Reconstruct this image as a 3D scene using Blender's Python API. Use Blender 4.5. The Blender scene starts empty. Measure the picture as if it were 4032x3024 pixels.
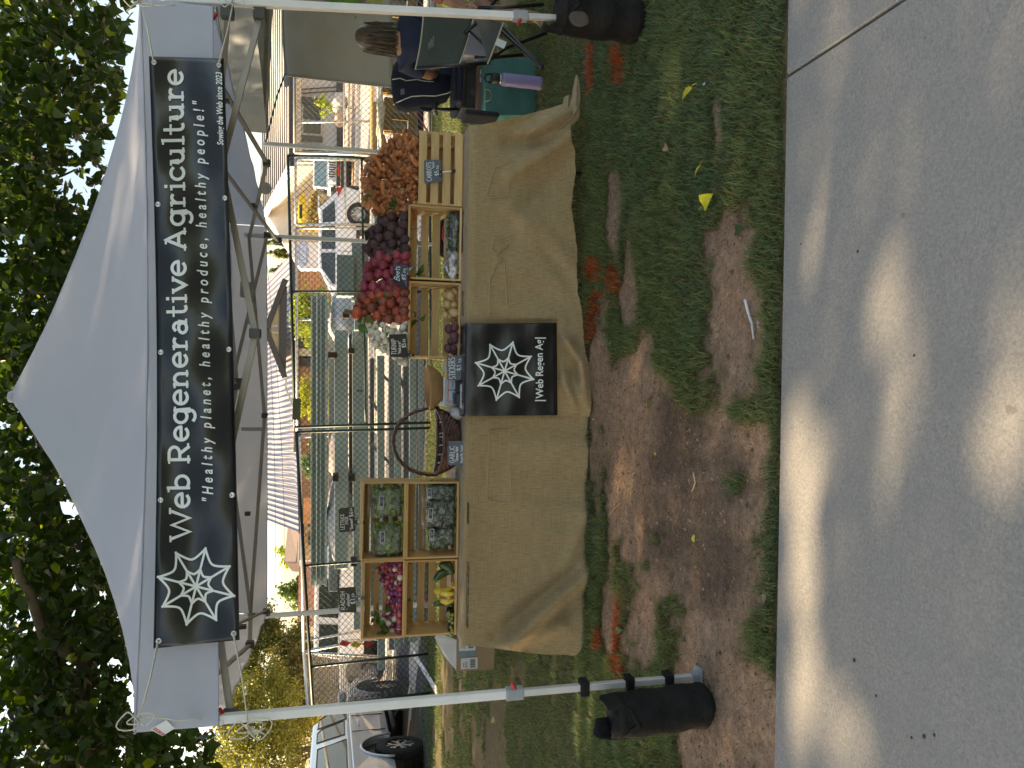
import bpy, math, random
import numpy as np
from mathutils import Vector, Matrix, noise
random.seed(7); rng = np.random.default_rng(7)
R = math.radians
scene = bpy.context.scene
COL = scene.collection
# ---------------------------------------------------------------- camera, sky, sun, exposure
EYE, PITCH, ROLL, FPX = 1.47, R(13), R(1.05), 3000.0
fwd = Vector((0, math.cos(PITCH), -math.sin(PITCH)))
rgt0 = Vector((1, 0, 0)); up0 = Vector((0, math.sin(PITCH), math.cos(PITCH)))
rgt = rgt0*math.cos(ROLL) + up0*math.sin(ROLL)
up = up0*math.cos(ROLL) - rgt0*math.sin(ROLL)
cam = bpy.data.cameras.new('camera'); camo = bpy.data.objects.new('camera', cam); COL.objects.link(camo)
dn = -up
m3 = Matrix((dn, rgt, -fwd)).transposed()          # the photograph was stored turned by 90 degrees: image right is world down
camo.matrix_world = Matrix.Translation((0, 0, EYE)) @ m3.to_4x4()
cam.sensor_fit = 'HORIZONTAL'; cam.sensor_width = 36; cam.lens = 36*FPX/4032
cam.clip_start = .05; cam.clip_end = 2000
scene.camera = camo
SUN_EL, SUN_AZ = R(27), R(-79)      # azimuth measured from +Y towards +X : low sun from the left, a little from beyond the stall
SUN = Vector((math.sin(SUN_AZ)*math.cos(SUN_EL), math.cos(SUN_AZ)*math.cos(SUN_EL), math.sin(SUN_EL)))
w = bpy.data.worlds.new('World'); scene.world = w; w.use_nodes = True
nt = w.node_tree; bg = nt.nodes['Background']
sky = nt.nodes.new('ShaderNodeTexSky'); sky.sky_type = 'NISHITA'; sky.sun_disc = False
sky.sun_elevation = SUN_EL; sky.sun_rotation = SUN_AZ; sky.dust_density = 3.0; sky.air_density = 1.0
nt.links.new(sky.outputs[0], bg.inputs[0]); bg.inputs[1].default_value = 0.15
sl = bpy.data.lights.new('sun', 'SUN'); sl.energy = 5.0; sl.angle = R(.53); sl.color = (1, .83, .62)
so = bpy.data.objects.new('sun', sl); COL.objects.link(so)
so.rotation_euler = (-SUN).to_track_quat('-Z', 'Y').to_euler()
vs = scene.view_settings; vs.view_transform = 'Standard'; vs.look = 'None'; vs.gamma = 1; vs.exposure = 1.55
vs.use_curve_mapping = False
try: vs.use_white_balance = True; vs.white_balance_temperature = 8300      # the phone balanced for open shade
except Exception: pass
try:
    scene.cycles.max_bounces = 7; scene.cycles.transparent_max_bounces = 16; scene.cycles.use_denoising = True
except Exception: pass

# ---------------------------------------------------------------- picture pixel -> place
def ray(x, y):
    u, v = 3024-y, x
    return fwd + rgt*((u-1512)/FPX) - up*((v-2016)/FPX)
def W(x, y, Y):
    d = ray(x, y); t = Y/d.y
    return Vector((d.x*t, Y, EYE+d.z*t))
def Wz(x, y, z=0.0):
    d = ray(x, y); t = (z-EYE)/d.z
    return Vector((d.x*t, d.y*t, z))
def Wp(x, y, p0, n):
    d = ray(x, y); o = Vector((0, 0, EYE)); t = (p0-o).dot(n)/d.dot(n)
    return o+d*t
def project(P):                                     # numpy (N,3) -> picture x, y
    Q = P-np.array([0, 0, EYE]); f = Q@np.array(fwd); 
    return 2016-FPX*(Q@np.array(up))/f, 3024-(1512+FPX*(Q@np.array(rgt))/f), f
def terrain(X, Y):
    t = np.clip((Y-12.6)/16.0, 0, 3.2)
    side = np.clip((X+7)/4.0, 0, 1)
    return .55*t*side
def tz(X, Y): return float(terrain(np.float64(X), np.float64(Y)))

# ---------------------------------------------------------------- materials
MATS = {}
WORDS = 'first second third fourth fifth sixth seventh eighth ninth tenth eleventh twelfth thirteenth fourteenth fifteenth sixteenth'.split()
def ordinals(items, what, side, rim, rowh, xref, sgn=-1, hidden=''):
    """items: (object, picture x, picture y, layer). One label each for those in front, by row above the rim and place in the row"""
    rows = {}
    for o, x, y, ly in items:
        if ly: o['label'] = hidden; continue
        rows.setdefault(max(0, int((xref-x)/rowh)), []).append((sgn*-y, o))
    for k, row in rows.items():
        for j, (_, o) in enumerate(sorted(row, key=lambda q: q[0])):
            o['label'] = '%s, %s from %s, %s row above the %s' % (what, WORDS[min(j, 15)], side, WORDS[min(k, 15)], rim)
def newmat(name):
    m = bpy.data.materials.new(name); m.use_nodes = True
    return m, m.node_tree, m.node_tree.nodes['Principled BSDF']
def setp(b, k, v):
    if k in b.inputs: b.inputs[k].default_value = v
def mix(nt, fac, a, b, typ='MIX'):
    n = nt.nodes.new('ShaderNodeMix'); n.data_type = 'RGBA'; n.blend_type = typ; n.clamp_factor = True
    for i, v in ((0, fac), (6, a), (7, b)):
        if hasattr(v, 'is_output') or isinstance(v, bpy.types.NodeSocket): nt.links.new(v, n.inputs[i])
        else: n.inputs[i].default_value = v if i == 0 else (*v[:3], 1)
    return n.outputs[2]
def noisen(nt, scale, detail=4, rough=.6, vec=None, stretch=None, dist=0, rand=False):
    t = nt.nodes.new('ShaderNodeTexNoise'); t.inputs['Scale'].default_value = scale
    t.inputs['Detail'].default_value = detail; t.inputs['Roughness'].default_value = rough; t.inputs['Distortion'].default_value = dist
    if vec is None:
        vec = nt.nodes.new('ShaderNodeTexCoord').outputs['Object']
    if stretch or rand:
        mp = nt.nodes.new('ShaderNodeMapping'); nt.links.new(vec, mp.inputs[0])
        if stretch: mp.inputs['Scale'].default_value = stretch
        if rand:
            oi = nt.nodes.new('ShaderNodeObjectInfo'); mm = nt.nodes.new('ShaderNodeMath'); mm.operation = 'MULTIPLY'
            mm.inputs[1].default_value = 37.0; nt.links.new(oi.outputs['Random'], mm.inputs[0]); nt.links.new(mm.outputs[0], mp.inputs['Location'])
        vec = mp.outputs[0]
    nt.links.new(vec, t.inputs['Vector'])
    return t.outputs['Fac']
def ramp(nt, fac, p0, p1, c0=(0, 0, 0), c1=(1, 1, 1)):
    r = nt.nodes.new('ShaderNodeValToRGB'); e = r.color_ramp.elements
    e[0].position = p0; e[1].position = p1; e[0].color = (*c0, 1); e[1].color = (*c1, 1)
    nt.links.new(fac, r.inputs[0]); return r.outputs[0]
def bump(nt, b, h, strength, dist=.01):
    n = nt.nodes.new('ShaderNodeBump'); n.inputs['Strength'].default_value = strength; n.inputs['Distance'].default_value = dist
    nt.links.new(h, n.inputs['Height']); nt.links.new(n.outputs[0], b.inputs['Normal'])
def M(name, c1=(.5, .5, .5), c2=None, scale=6, rough=.6, metal=0, bmp=0, bscale=None, stretch=None, spec=.5, rnd=0, coat=0, lo=.35, hi=.65, sheen=0, trans=0, alpha=None, bdist=.01):
    if name in MATS: return MATS[name]
    m, nt, b = newmat(name)
    setp(b, 'Roughness', rough); setp(b, 'Metallic', metal); setp(b, 'Specular IOR Level', spec); setp(b, 'Coat Weight', coat)
    setp(b, 'Coat Roughness', .08)
    if sheen: setp(b, 'Sheen Weight', sheen)
    if c2 is None: c2 = tuple(min(1, c*1.18+.004) for c in c1); c1 = tuple(c*.86 for c in c1)
    f = noisen(nt, scale, stretch=stretch, rand=True)
    col = mix(nt, ramp(nt, f, lo, hi), c1, c2)
    if rnd:
        oi = nt.nodes.new('ShaderNodeObjectInfo')
        hs = nt.nodes.new('ShaderNodeHueSaturation'); mr = nt.nodes.new('ShaderNodeMapRange')
        mr.inputs['To Min'].default_value = 1-rnd; mr.inputs['To Max'].default_value = 1+rnd
        nt.links.new(oi.outputs['Random'], mr.inputs[0]); nt.links.new(mr.outputs[0], hs.inputs['Value']); nt.links.new(col, hs.inputs['Color']); col = hs.outputs[0]
    nt.links.new(col, b.inputs['Base Color'])
    if bmp: bump(nt, b, noisen(nt, bscale or scale*4, 5, stretch=stretch), bmp, bdist)
    if trans:
        tr = nt.nodes.new('ShaderNodeBsdfTranslucent'); nt.links.new(col, tr.inputs[0])
        ms = nt.nodes.new('ShaderNodeMixShader'); ms.inputs[0].default_value = trans
        nt.links.new(b.outputs[0], ms.inputs[1]); nt.links.new(tr.outputs[0], ms.inputs[2])
        nt.links.new(ms.outputs[0], nt.nodes['Material Output'].inputs[0])
    if alpha is not None: setp(b, 'Alpha', alpha)
    MATS[name] = m; return m
def Mattr(name, rough=.6, trans=0, spec=.3, bmp=0, bscale=30):   # colour from the mesh's own attribute (leaf and blade variety)
    m, nt, b = newmat(name); a = nt.nodes.new('ShaderNodeAttribute'); a.attribute_name = 'col'
    nt.links.new(a.outputs['Color'], b.inputs['Base Color']); setp(b, 'Roughness', rough); setp(b, 'Specular IOR Level', spec)
    if trans:
        tr = nt.nodes.new('ShaderNodeBsdfTranslucent'); 
        g = mix(nt, 1.0, a.outputs['Color'], (1.35, 1.5, .55), 'MULTIPLY'); nt.links.new(g, tr.inputs[0])
        ms = nt.nodes.new('ShaderNodeMixShader'); ms.inputs[0].default_value = trans
        nt.links.new(b.outputs[0], ms.inputs[1]); nt.links.new(tr.outputs[0], ms.inputs[2])
        nt.links.new(ms.outputs[0], nt.nodes['Material Output'].inputs[0])
    if bmp: bump(nt, b, noisen(nt, bscale), bmp)
    return m
def wood(name, c1, c2, rough=.6, knots=True):
    m, nt, b = newmat(name); setp(b, 'Roughness', rough); setp(b, 'Specular IOR Level', .35)
    g = noisen(nt, 9, 6, .65, stretch=(.6, 9, 9), dist=1.2, rand=True)
    g2 = noisen(nt, 2.2, 3, .5, stretch=(.8, 3, 3), rand=True)
    col = mix(nt, ramp(nt, g, .35, .68), c1, c2)
    col = mix(nt, ramp(nt, g2, .3, .75, (0, 0, 0), (.55, .55, .55)), col, tuple(c*.72 for c in c1))
    if knots:
        k = noisen(nt, 7, 1, .3, stretch=(.9, 2.2, 2.2), rand=True)
        col = mix(nt, ramp(nt, k, .77, .82), col, tuple(c*.35 for c in c1))
    oi = nt.nodes.new('ShaderNodeObjectInfo'); hs = nt.nodes.new('ShaderNodeHueSaturation'); mr = nt.nodes.new('ShaderNodeMapRange')
    mr.inputs['To Min'].default_value = .82; mr.inputs['To Max'].default_value = 1.12
    nt.links.new(oi.outputs['Random'], mr.inputs[0]); nt.links.new(mr.outputs[0], hs.inputs['Value']); nt.links.new(col, hs.inputs['Color'])
    nt.links.new(hs.outputs[0], b.inputs['Base Color']); bump(nt, b, g, .25, .002)
    MATS[name] = m; return m
def fabric(name, c1, c2, threads=500, rough=.85, trans=0.0, lo=.43, hi=.56):
    m, nt, b = newmat(name); setp(b, 'Roughness', rough); setp(b, 'Specular IOR Level', .2); setp(b, 'Sheen Weight', .15)
    uv = nt.nodes.new('ShaderNodeTexCoord').outputs['UV']
    a = noisen(nt, 1, 5, .7, vec=uv, stretch=(threads, 14, 1)); c = noisen(nt, 1, 5, .7, vec=uv, stretch=(14, threads, 1))
    mx = nt.nodes.new('ShaderNodeMath'); mx.operation = 'ADD'; nt.links.new(a, mx.inputs[0]); nt.links.new(c, mx.inputs[1])
    hf = nt.nodes.new('ShaderNodeMath'); hf.operation = 'MULTIPLY'; hf.inputs[1].default_value = .5; nt.links.new(mx.outputs[0], hf.inputs[0])
    big = noisen(nt, 1, 3, .6, vec=uv, stretch=(3, 3, 1))
    col = mix(nt, ramp(nt, hf.outputs[0], lo, hi), c1, c2)
    col = mix(nt, ramp(nt, big, .3, .8, (0, 0, 0), (.35, .35, .35)), col, tuple(q*.8 for q in c1))
    nt.links.new(col, b.inputs['Base Color']); bump(nt, b, hf.outputs[0], .5, .003)
    if trans:
        tr = nt.nodes.new('ShaderNodeBsdfTranslucent'); nt.links.new(col, tr.inputs[0]); ms = nt.nodes.new('ShaderNodeMixShader')
        ms.inputs[0].default_value = trans; nt.links.new(b.outputs[0], ms.inputs[1]); nt.links.new(tr.outputs[0], ms.inputs[2])
        nt.links.new(ms.outputs[0], nt.nodes['Material Output'].inputs[0])
    MATS[name] = m; return m

# ---------------------------------------------------------------- mesh helpers
class MB:
    def __init__(s): s.v = []; s.f = []; s.uv = {}
    def add(s, vs, fs):
        o = len(s.v); s.v += [tuple(v) for v in vs]; s.f += [tuple(i+o for i in f) for f in fs]; return s
    def box(s, c, d, mat=None, taper=1):
        x, y, z = d[0]/2, d[1]/2, d[2]/2; t = taper
        vs = [Vector(p) for p in ((-x, -y, -z), (x, -y, -z), (x, y, -z), (-x, y, -z), (-x*t, -y*t, z), (x*t, -y*t, z), (x*t, y*t, z), (-x*t, y*t, z))]
        if mat is not None: vs = [mat @ v for v in vs]
        c = Vector(c); return s.add([v+c for v in vs], [(0, 3, 2, 1), (4, 5, 6, 7), (0, 1, 5, 4), (1, 2, 6, 5), (2, 3, 7, 6), (3, 0, 4, 7)])
    def bar(s, a, b, w_, h_=None, up_=(0, 0, 1)):
        a, b = Vector(a), Vector(b); d = b-a; L = d.length
        if L < 1e-6: return s
        x = d/L; u_ = Vector(up_)
        if abs(x.dot(u_)) > .95: u_ = Vector((0, 1, 0)) if abs(x.y) < .9 else Vector((1, 0, 0))
        y = u_.cross(x).normalized(); z = x.cross(y)
        return s.box((a+b)/2, (L, w_, h_ or w_), Matrix((x, y, z)).transposed())
    def tube(s, pts, r, n=8, cap=True, closed=False):
        pts = [Vector(p) for p in pts]; N = len(pts); rr = r if hasattr(r, '__len__') else [r]*N
        o = len(s.v); prev = None
        for i, p in enumerate(pts):
            if closed: d = pts[(i+1) % N]-pts[i-1]
            else: d = pts[min(i+1, N-1)]-pts[max(i-1, 0)]
            if d.length < 1e-9: d = Vector((0, 0, 1))
            d.normalize()
            if prev is None: a = d.orthogonal().normalized()
            else:
                a = prev-d*prev.dot(d); a = a.normalized() if a.length > 1e-6 else d.orthogonal().normalized()
            prev = a; b = d.cross(a)
            for k in range(n):
                t = 2*math.pi*k/n; s.v.append(tuple(p+(a*math.cos(t)+b*math.sin(t))*rr[i]))
        for i in range(N if closed else N-1):
            j = (i+1) % N
            for k in range(n):
                q = (k+1) % n; s.f.append((o+i*n+k, o+i*n+q, o+j*n+q, o+j*n+k))
        if cap and not closed:
            s.f.append(tuple(o+k for k in range(n))[::-1]); s.f.append(tuple(o+(N-1)*n+k for k in range(n)))
        return s
    def lathe(s, prof, n=24, c=(0, 0, 0), ax='z', sx=1, sy=1, cap=True):
        o = len(s.v); c = Vector(c)
        for r_, h in prof:
            for k in range(n):
                t = 2*math.pi*k/n; p = (r_*math.cos(t)*sx, r_*math.sin(t)*sy, h)
                if ax == 'y': p = (p[0], p[2], p[1])
                if ax == 'x': p = (p[2], p[0], p[1])
                s.v.append(tuple(c+Vector(p)))
        for i in range(len(prof)-1):
            for k in range(n):
                q = (k+1) % n; s.f.append((o+i*n+k, o+i*n+q, o+(i+1)*n+q, o+(i+1)*n+k))
        if cap and prof[0][0] > 1e-5: s.f.append(tuple(o+k for k in range(n))[::-1])
        if cap and prof[-1][0] > 1e-5: s.f.append(tuple(o+(len(prof)-1)*n+k for k in range(n)))
        return s
    def prism(s, poly, d0, d1, fr=None):     # poly in (a,b); extruded d0..d1 ; fr(a,b,d)->point
        n = len(poly); fr = fr or (lambda a, b, d: Vector((a, d, b)))
        vs = [fr(a, b, d0) for a, b in poly]+[fr(a, b, d1) for a, b in poly]
        return s.add(vs, [tuple(range(n)), tuple(range(2*n-1, n-1, -1))]+[(i, i+n, (i+1) % n+n, (i+1) % n) for i in range(n)])
    def grid(s, P, nu, nv, uvs=None):        # P[j*nu+i]
        o = len(s.v); s.v += [tuple(p) for p in P]
        s.f += [(o+j*nu+i, o+j*nu+i+1, o+(j+1)*nu+i+1, o+(j+1)*nu+i) for j in range(nv-1) for i in range(nu-1)]
        s.guv = [(i/(nu-1), j/(nv-1)) for j in range(nv) for i in range(nu)] if uvs is None else uvs
        return s
    def mesh(s, name, smooth=False):
        me = bpy.data.meshes.new(name); me.from_pydata(s.v, [], s.f)
        if smooth: me.polygons.foreach_set('use_smooth', [True]*len(me.polygons))
        if hasattr(s, 'guv') and len(s.guv) == len(s.v):
            ul = me.uv_layers.new(name='UVMap'); li = np.zeros(len(me.loops), dtype=np.int32); me.loops.foreach_get('vertex_index', li)
            ul.data.foreach_set('uv', np.array(s.guv, dtype=np.float32)[li].ravel())
        me.update(); return me
    def obj(s, name, mat=None, parent=None, smooth=False, bevel=0, kind=None, seg=2, solid=0, loc=None):
        o = link(name, s.mesh(name, smooth), mat, parent, kind)
        if loc is not None: o.location = loc
        if solid:
            md = o.modifiers.new('solid', 'SOLIDIFY'); md.thickness = solid; md.offset = 0
        if bevel:
            md = o.modifiers.new('bevel', 'BEVEL'); md.width = bevel; md.segments = seg; md.limit_method = 'ANGLE'; md.angle_limit = R(35)
            if smooth is None: pass
        return o
def link(name, me, mat=None, parent=None, kind=None):
    o = bpy.data.objects.new(name, me); COL.objects.link(o)
    if mat is not None:
        for m in (mat if isinstance(mat, (list, tuple)) else [mat]):
            if len(me.materials) < 8 and m.name not in [q.name for q in me.materials if q]: me.materials.append(m)
    if parent is not None: o.parent = parent
    if kind: o['kind'] = kind
    return o
def tag(o, label, cat, group=None):
    o['label'] = label; o['category'] = cat
    if group: o['group'] = group
    return o
def thing(name, label, cat, loc=(0, 0, 0), rz=0, group=None):
    o = bpy.data.objects.new(name, None); COL.objects.link(o); o.empty_display_size = .1
    o.location = loc; o.rotation_euler = (0, 0, rz); return tag(o, label, cat, group)
def copy_tree(o, parent=None):
    c = o.copy(); COL.objects.link(c)
    if parent is not None: c.parent = parent
    for ch in [q for q in bpy.data.objects if q.parent == o]: copy_tree(ch, c)
    return c
def polymesh(name, V, F, cols=None, mat=None, parent=None, kind=None, nper=None):
    """fast mesh from numpy: V (N,3), F (M,k)"""
    me = bpy.data.meshes.new(name); k = F.shape[1]
    me.vertices.add(len(V)); me.vertices.foreach_set('co', V.astype(np.float32).ravel())
    me.loops.add(F.size); me.loops.foreach_set('vertex_index', F.astype(np.int32).ravel())
    me.polygons.add(len(F)); me.polygons.foreach_set('loop_start', np.arange(0, F.size, k, dtype=np.int32))
    me.polygons.foreach_set('loop_total', np.full(len(F), k, dtype=np.int32))
    me.update(calc_edges=True)
    if cols is not None:
        ca = me.color_attributes.new('col', 'FLOAT_COLOR', 'POINT')
        ca.data.foreach_set('color', np.concatenate([cols, np.ones((len(cols), 1))], 1).astype(np.float32).ravel())
    return link(name, me, mat, parent, kind)
def fbm2(X, Y, s, seed=0):
    """cheap vectorised value noise"""
    out = np.zeros_like(X, dtype=float); amp = 1; tot = 0
    for o in range(4):
        xs, ys = X*s+seed*17.3+o*5.1, Y*s+seed*9.7-o*3.3
        xi, yi = np.floor(xs), np.floor(ys); xf, yf = xs-xi, ys-yi
        xf = xf*xf*(3-2*xf); yf = yf*yf*(3-2*yf)
        h = lambda a, b: np.modf(np.abs(np.sin(a*127.1+b*311.7+seed*3.7)*43758.5453))[0]
        v = (h(xi, yi)*(1-xf)+h(xi+1, yi)*xf)*(1-yf)+(h(xi, yi+1)*(1-xf)+h(xi+1, yi+1)*xf)*yf
        out += v*amp; tot += amp; amp *= .5; s *= 2.1
    return out/tot
def frame(o, x, y):
    x = Vector(x).normalized(); y = Vector(y); y = (y-x*y.dot(x)).normalized(); z = x.cross(y)
    m = Matrix((x, y, z)).transposed().to_4x4(); m.translation = Vector(o); return m
def textmesh(s, size=1, bold=0, shear=0, spacing=1.0, extrude=0, align='LEFT', bevel=0):
    cu = bpy.data.curves.new('text', 'FONT'); cu.body = s; cu.size = size; cu.offset = bold; cu.shear = shear
    cu.space_character = spacing; cu.extrude = extrude; cu.align_x = align; cu.resolution_u = 3
    ob = bpy.data.objects.new('text', cu); COL.objects.link(ob)
    bpy.context.view_layer.update()
    me = bpy.data.meshes.new_from_object(ob.evaluated_get(bpy.context.evaluated_depsgraph_get()))
    bpy.data.objects.remove(ob); bpy.data.curves.remove(cu); return me
def put_text(s, fn, x0, x1, h, mat, parent, name='lettering', **kw):
    """text spanning x0..x1 with capital height h, mapped point by point through fn(x,y)"""
    me = textmesh(s, 1, **kw); n = len(me.vertices); co = np.zeros(n*3); me.vertices.foreach_get('co', co); co = co.reshape(-1, 3)
    mn, mx = co[:, 0].min(), co[:, 0].max(); k = (x1-x0)/(mx-mn)
    new = [fn(x0+(c[0]-mn)*k, c[1]*h/.7) for c in co]
    me.vertices.foreach_set('co', np.array([tuple(p) for p in new]).ravel()); me.update()
    return link(name, me, mat, parent)
# hand-drawn stroke letters: capitals and slab letters as polylines in a unit em
def arc(cx, cy, rx, ry, a0, a1, n=10):
    return [(cx+rx*math.cos(R(a0+(a1-a0)*i/n)), cy+ry*math.sin(R(a0+(a1-a0)*i/n))) for i in range(n+1)]
CH = {'A': (.7, [[(0, 0), (.33, 1), (.66, 0)], [(.12, .36), (.54, .36)]]), 'B': (.6, [[(0, 0), (0, 1)], [(0, 1)]+arc(.22, .76, .26, .24, 90, -90)+[(0, .52)], [(.1, .52)]+arc(.25, .26, .28, .26, 90, -90)+[(0, 0)]]),
 'C': (.65, [arc(.35, .5, .34, .5, 50, 310)]), 'D': (.65, [[(0, 0), (0, 1)], [(0, 1)]+arc(.12, .5, .45, .5, 90, -90)+[(0, 0)]]), 'E': (.5, [[(.42, 1), (0, 1), (0, 0), (.42, 0)], [(0, .52), (.36, .52)]]),
 'F': (.5, [[(.42, 1), (0, 1), (0, 0)], [(0, .52), (.36, .52)]]), 'G': (.7, [arc(.35, .5, .34, .5, 50, 340)+[(.66, .42), (.4, .42)]]), 'H': (.6, [[(0, 0), (0, 1)], [(.5, 0), (.5, 1)], [(0, .5), (.5, .5)]]),
 'I': (.15, [[(.05, 0), (.05, .95)]]), 'K': (.55, [[(0, 0), (0, 1)], [(.48, 1), (0, .45), (.5, 0)]]), 'L': (.5, [[(0, 1), (0, 0), (.42, 0)]]), 'M': (.75, [[(0, 0), (.08, 1), (.34, .35), (.6, 1), (.68, 0)]]),
 'N': (.65, [[(0, 0), (0, 1), (.52, 0), (.52, 1)]]), 'O': (.7, [arc(.33, .5, .33, .5, 90, 450, 16)]), 'P': (.55, [[(0, 0), (0, 1)], [(0, 1)]+arc(.2, .74, .26, .26, 90, -90)+[(0, .48)]]),
 'R': (.6, [[(0, 0), (0, 1)], [(0, 1)]+arc(.2, .74, .26, .26, 90, -90)+[(0, .48)], [(.18, .48), (.5, 0)]]), 'S': (.55, [arc(.26, .75, .24, .25, 40, 270, 8)+arc(.26, .26, .25, .25, 90, -140, 8)]),
 'T': (.6, [[(.28, 0), (.28, 1)], [(0, 1), (.56, 1)]]), 'U': (.6, [[(0, 1), (0, .3)]+arc(.25, .28, .25, .28, 180, 360, 8)+[(.5, 1)]]), 'W': (.85, [[(0, 1), (.18, 0), (.38, .7), (.58, 0), (.76, 1)]]),
 'X': (.6, [[(0, 1), (.5, 0)], [(.5, 1), (0, 0)]]), '$': (.6, [arc(.26, .7, .24, .2, 40, 270, 8)+arc(.26, .3, .25, .2, 90, -140, 8), [(.26, 1.05), (.26, -.05)]]), '1': (.35, [[(0, .8), (.16, 1), (.16, 0)]]),
 '3': (.55, [arc(.2, .75, .26, .25, 130, -80, 8)+arc(.2, .26, .3, .26, 80, -130, 8)]), '5': (.55, [[(.44, 1), (.06, 1), (.03, .58)]+arc(.2, .3, .27, .3, 100, -130, 8)]), '6': (.55, [[(.36, 1), (.08, .5)]+arc(.25, .25, .22, .25, 160, 520, 12)]),
 '"': (.3, [[(.04, 1), (.02, .8)], [(.16, 1), (.14, .8)]]), 'e': (.5, [[(.03, .34), (.42, .36)]+arc(.22, .33, .21, .3, 10, 320, 9)]), 't': (.4, [[(.18, .95), (.17, .1), (.3, .02)], [(0, .66), (.36, .68)]]), 's': (.42, [arc(.18, .48, .17, .16, 40, 270, 6)+arc(.18, .17, .18, .16, 90, -140, 6)]),
 'a': (.5, [arc(.2, .28, .19, .28, 20, 380, 9), [(.4, .6), (.4, 0)]]), 'r': (.38, [[(0, .6), (0, 0)], [(0, .35)]+arc(.16, .35, .16, .22, 150, 50, 4)]), 'm': (.7, [[(0, .6), (0, 0)], [(0, .4), (.15, .58), (.28, .42), (.28, 0)], [(.28, .4), (.43, .58), (.56, .42), (.56, 0)]]),
 'n': (.45, [[(0, .6), (0, 0)], [(0, .4), (.18, .58), (.34, .42), (.34, 0)]]), 'i': (.15, [[(.04, .6), (.04, 0)], [(.04, .8), (.04, .86)]]), 'l': (.15, [[(.04, 1), (.04, 0)]]), 'o': (.5, [arc(.2, .3, .2, .3, 90, 450, 10)]), 'u': (.48, [[(0, .6), (.03, .15), (.18, .02), (.34, .15)], [(.36, .6), (.36, 0)]]),
 'h': (.45, [[(0, 1), (0, 0)], [(0, .4), (.18, .58), (.34, .42), (.34, 0)]]), 'g': (.48, [arc(.2, .32, .19, .26, 20, 380, 9), [(.4, .6), (.4, -.2), (.2, -.32), (.02, -.22)]]), 'y': (.45, [[(0, .6), (.18, .05)], [(.36, .6), (.06, -.32)]]), 'c': (.42, [arc(.2, .3, .2, .3, 50, 310, 7)]),
 'd': (.48, [arc(.2, .28, .19, .28, 20, 380, 9), [(.4, 1), (.4, 0)]]), 'v': (.42, [[(0, .6), (.17, 0), (.36, .6)]]), 'k': (.45, [[(0, 1), (0, 0)], [(.3, .6), (0, .25), (.34, 0)]]), ' ': (.35, [])}
def strokes(mb, lines, w_, fn, z0=0.0):
    for q, pl in enumerate(lines):
        if len(pl) < 2: continue
        pts = [Vector((a, b, 0)) for a, b in pl]; L = []
        if len(pts) < 5: pts = [pts[i].lerp(pts[i+1], k/5) for i in range(len(pts)-1) for k in range(5)]+[pts[-1]]
        for i, p in enumerate(pts):
            d0 = (pts[i]-pts[i-1]).normalized() if i else (pts[1]-pts[0]).normalized()
            d1 = (pts[i+1]-pts[i]).normalized() if i < len(pts)-1 else d0
            d = (d0+d1); d = d.normalized() if d.length > .2 else d1
            nrm = Vector((-d.y, d.x, 0)); k = min(1.8, 1/max(.45, nrm.dot(Vector((-d1.y, d1.x, 0)))))
            e = d*w_*.35 if i in (0, len(pts)-1) else Vector((0, 0, 0))
            p2 = p-(e if i == 0 else -e); L.append((p2+nrm*w_*k/2, p2-nrm*w_*k/2))
        z = z0+.0002*(q % 4)
        vs = [fn(a.x, a.y, z) for pr in L for a in pr]
        mb.add(vs, [(2*i, 2*i+1, 2*i+3, 2*i+2) for i in range(len(L)-1)])
def chalk(mb, s, x, y, h, fn, w_=.09, wob=.02, width=None, z0=0):
    tot = sum(CH.get(c, (.5, []))[0]+.14 for c in s); kx = 1 if width is None else width/(tot*h)
    for ch in s:
        adv, ls = CH.get(ch, (.5, [])); ls = [[(x+(a+random.uniform(-wob, wob))*h*kx, y+(b+random.uniform(-wob, wob))*h) for a, b in l] for l in ls]
        strokes(mb, ls, w_*h, fn, z0); x += (adv+.14)*h*kx
def web(mb, cx, cy, r, fn, w_, rot=29):
    for k in range(8):
        a = R(rot+45*k); strokes(mb, [[(cx+r*i/10*math.cos(a), cy+r*i/10*math.sin(a)) for i in range(11)]], w_, fn, .0001*k)
        for q, s_ in ((1.0, .98), (.44, .45)):
            a0, a1 = R(rot+45*k), R(rot+45*(k+1)); pts = []
            for i in range(9):
                t = i/8; ang = a0+(a1-a0)*t; rad = r*s_*(1-.30*math.sin(math.pi*t)**.8) if 0 < t < 1 else r*s_
                pts.append((cx+rad*math.cos(ang), cy+rad*math.sin(ang)))
            strokes(mb, [pts], w_, fn, .0009+.0001*k)
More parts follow.
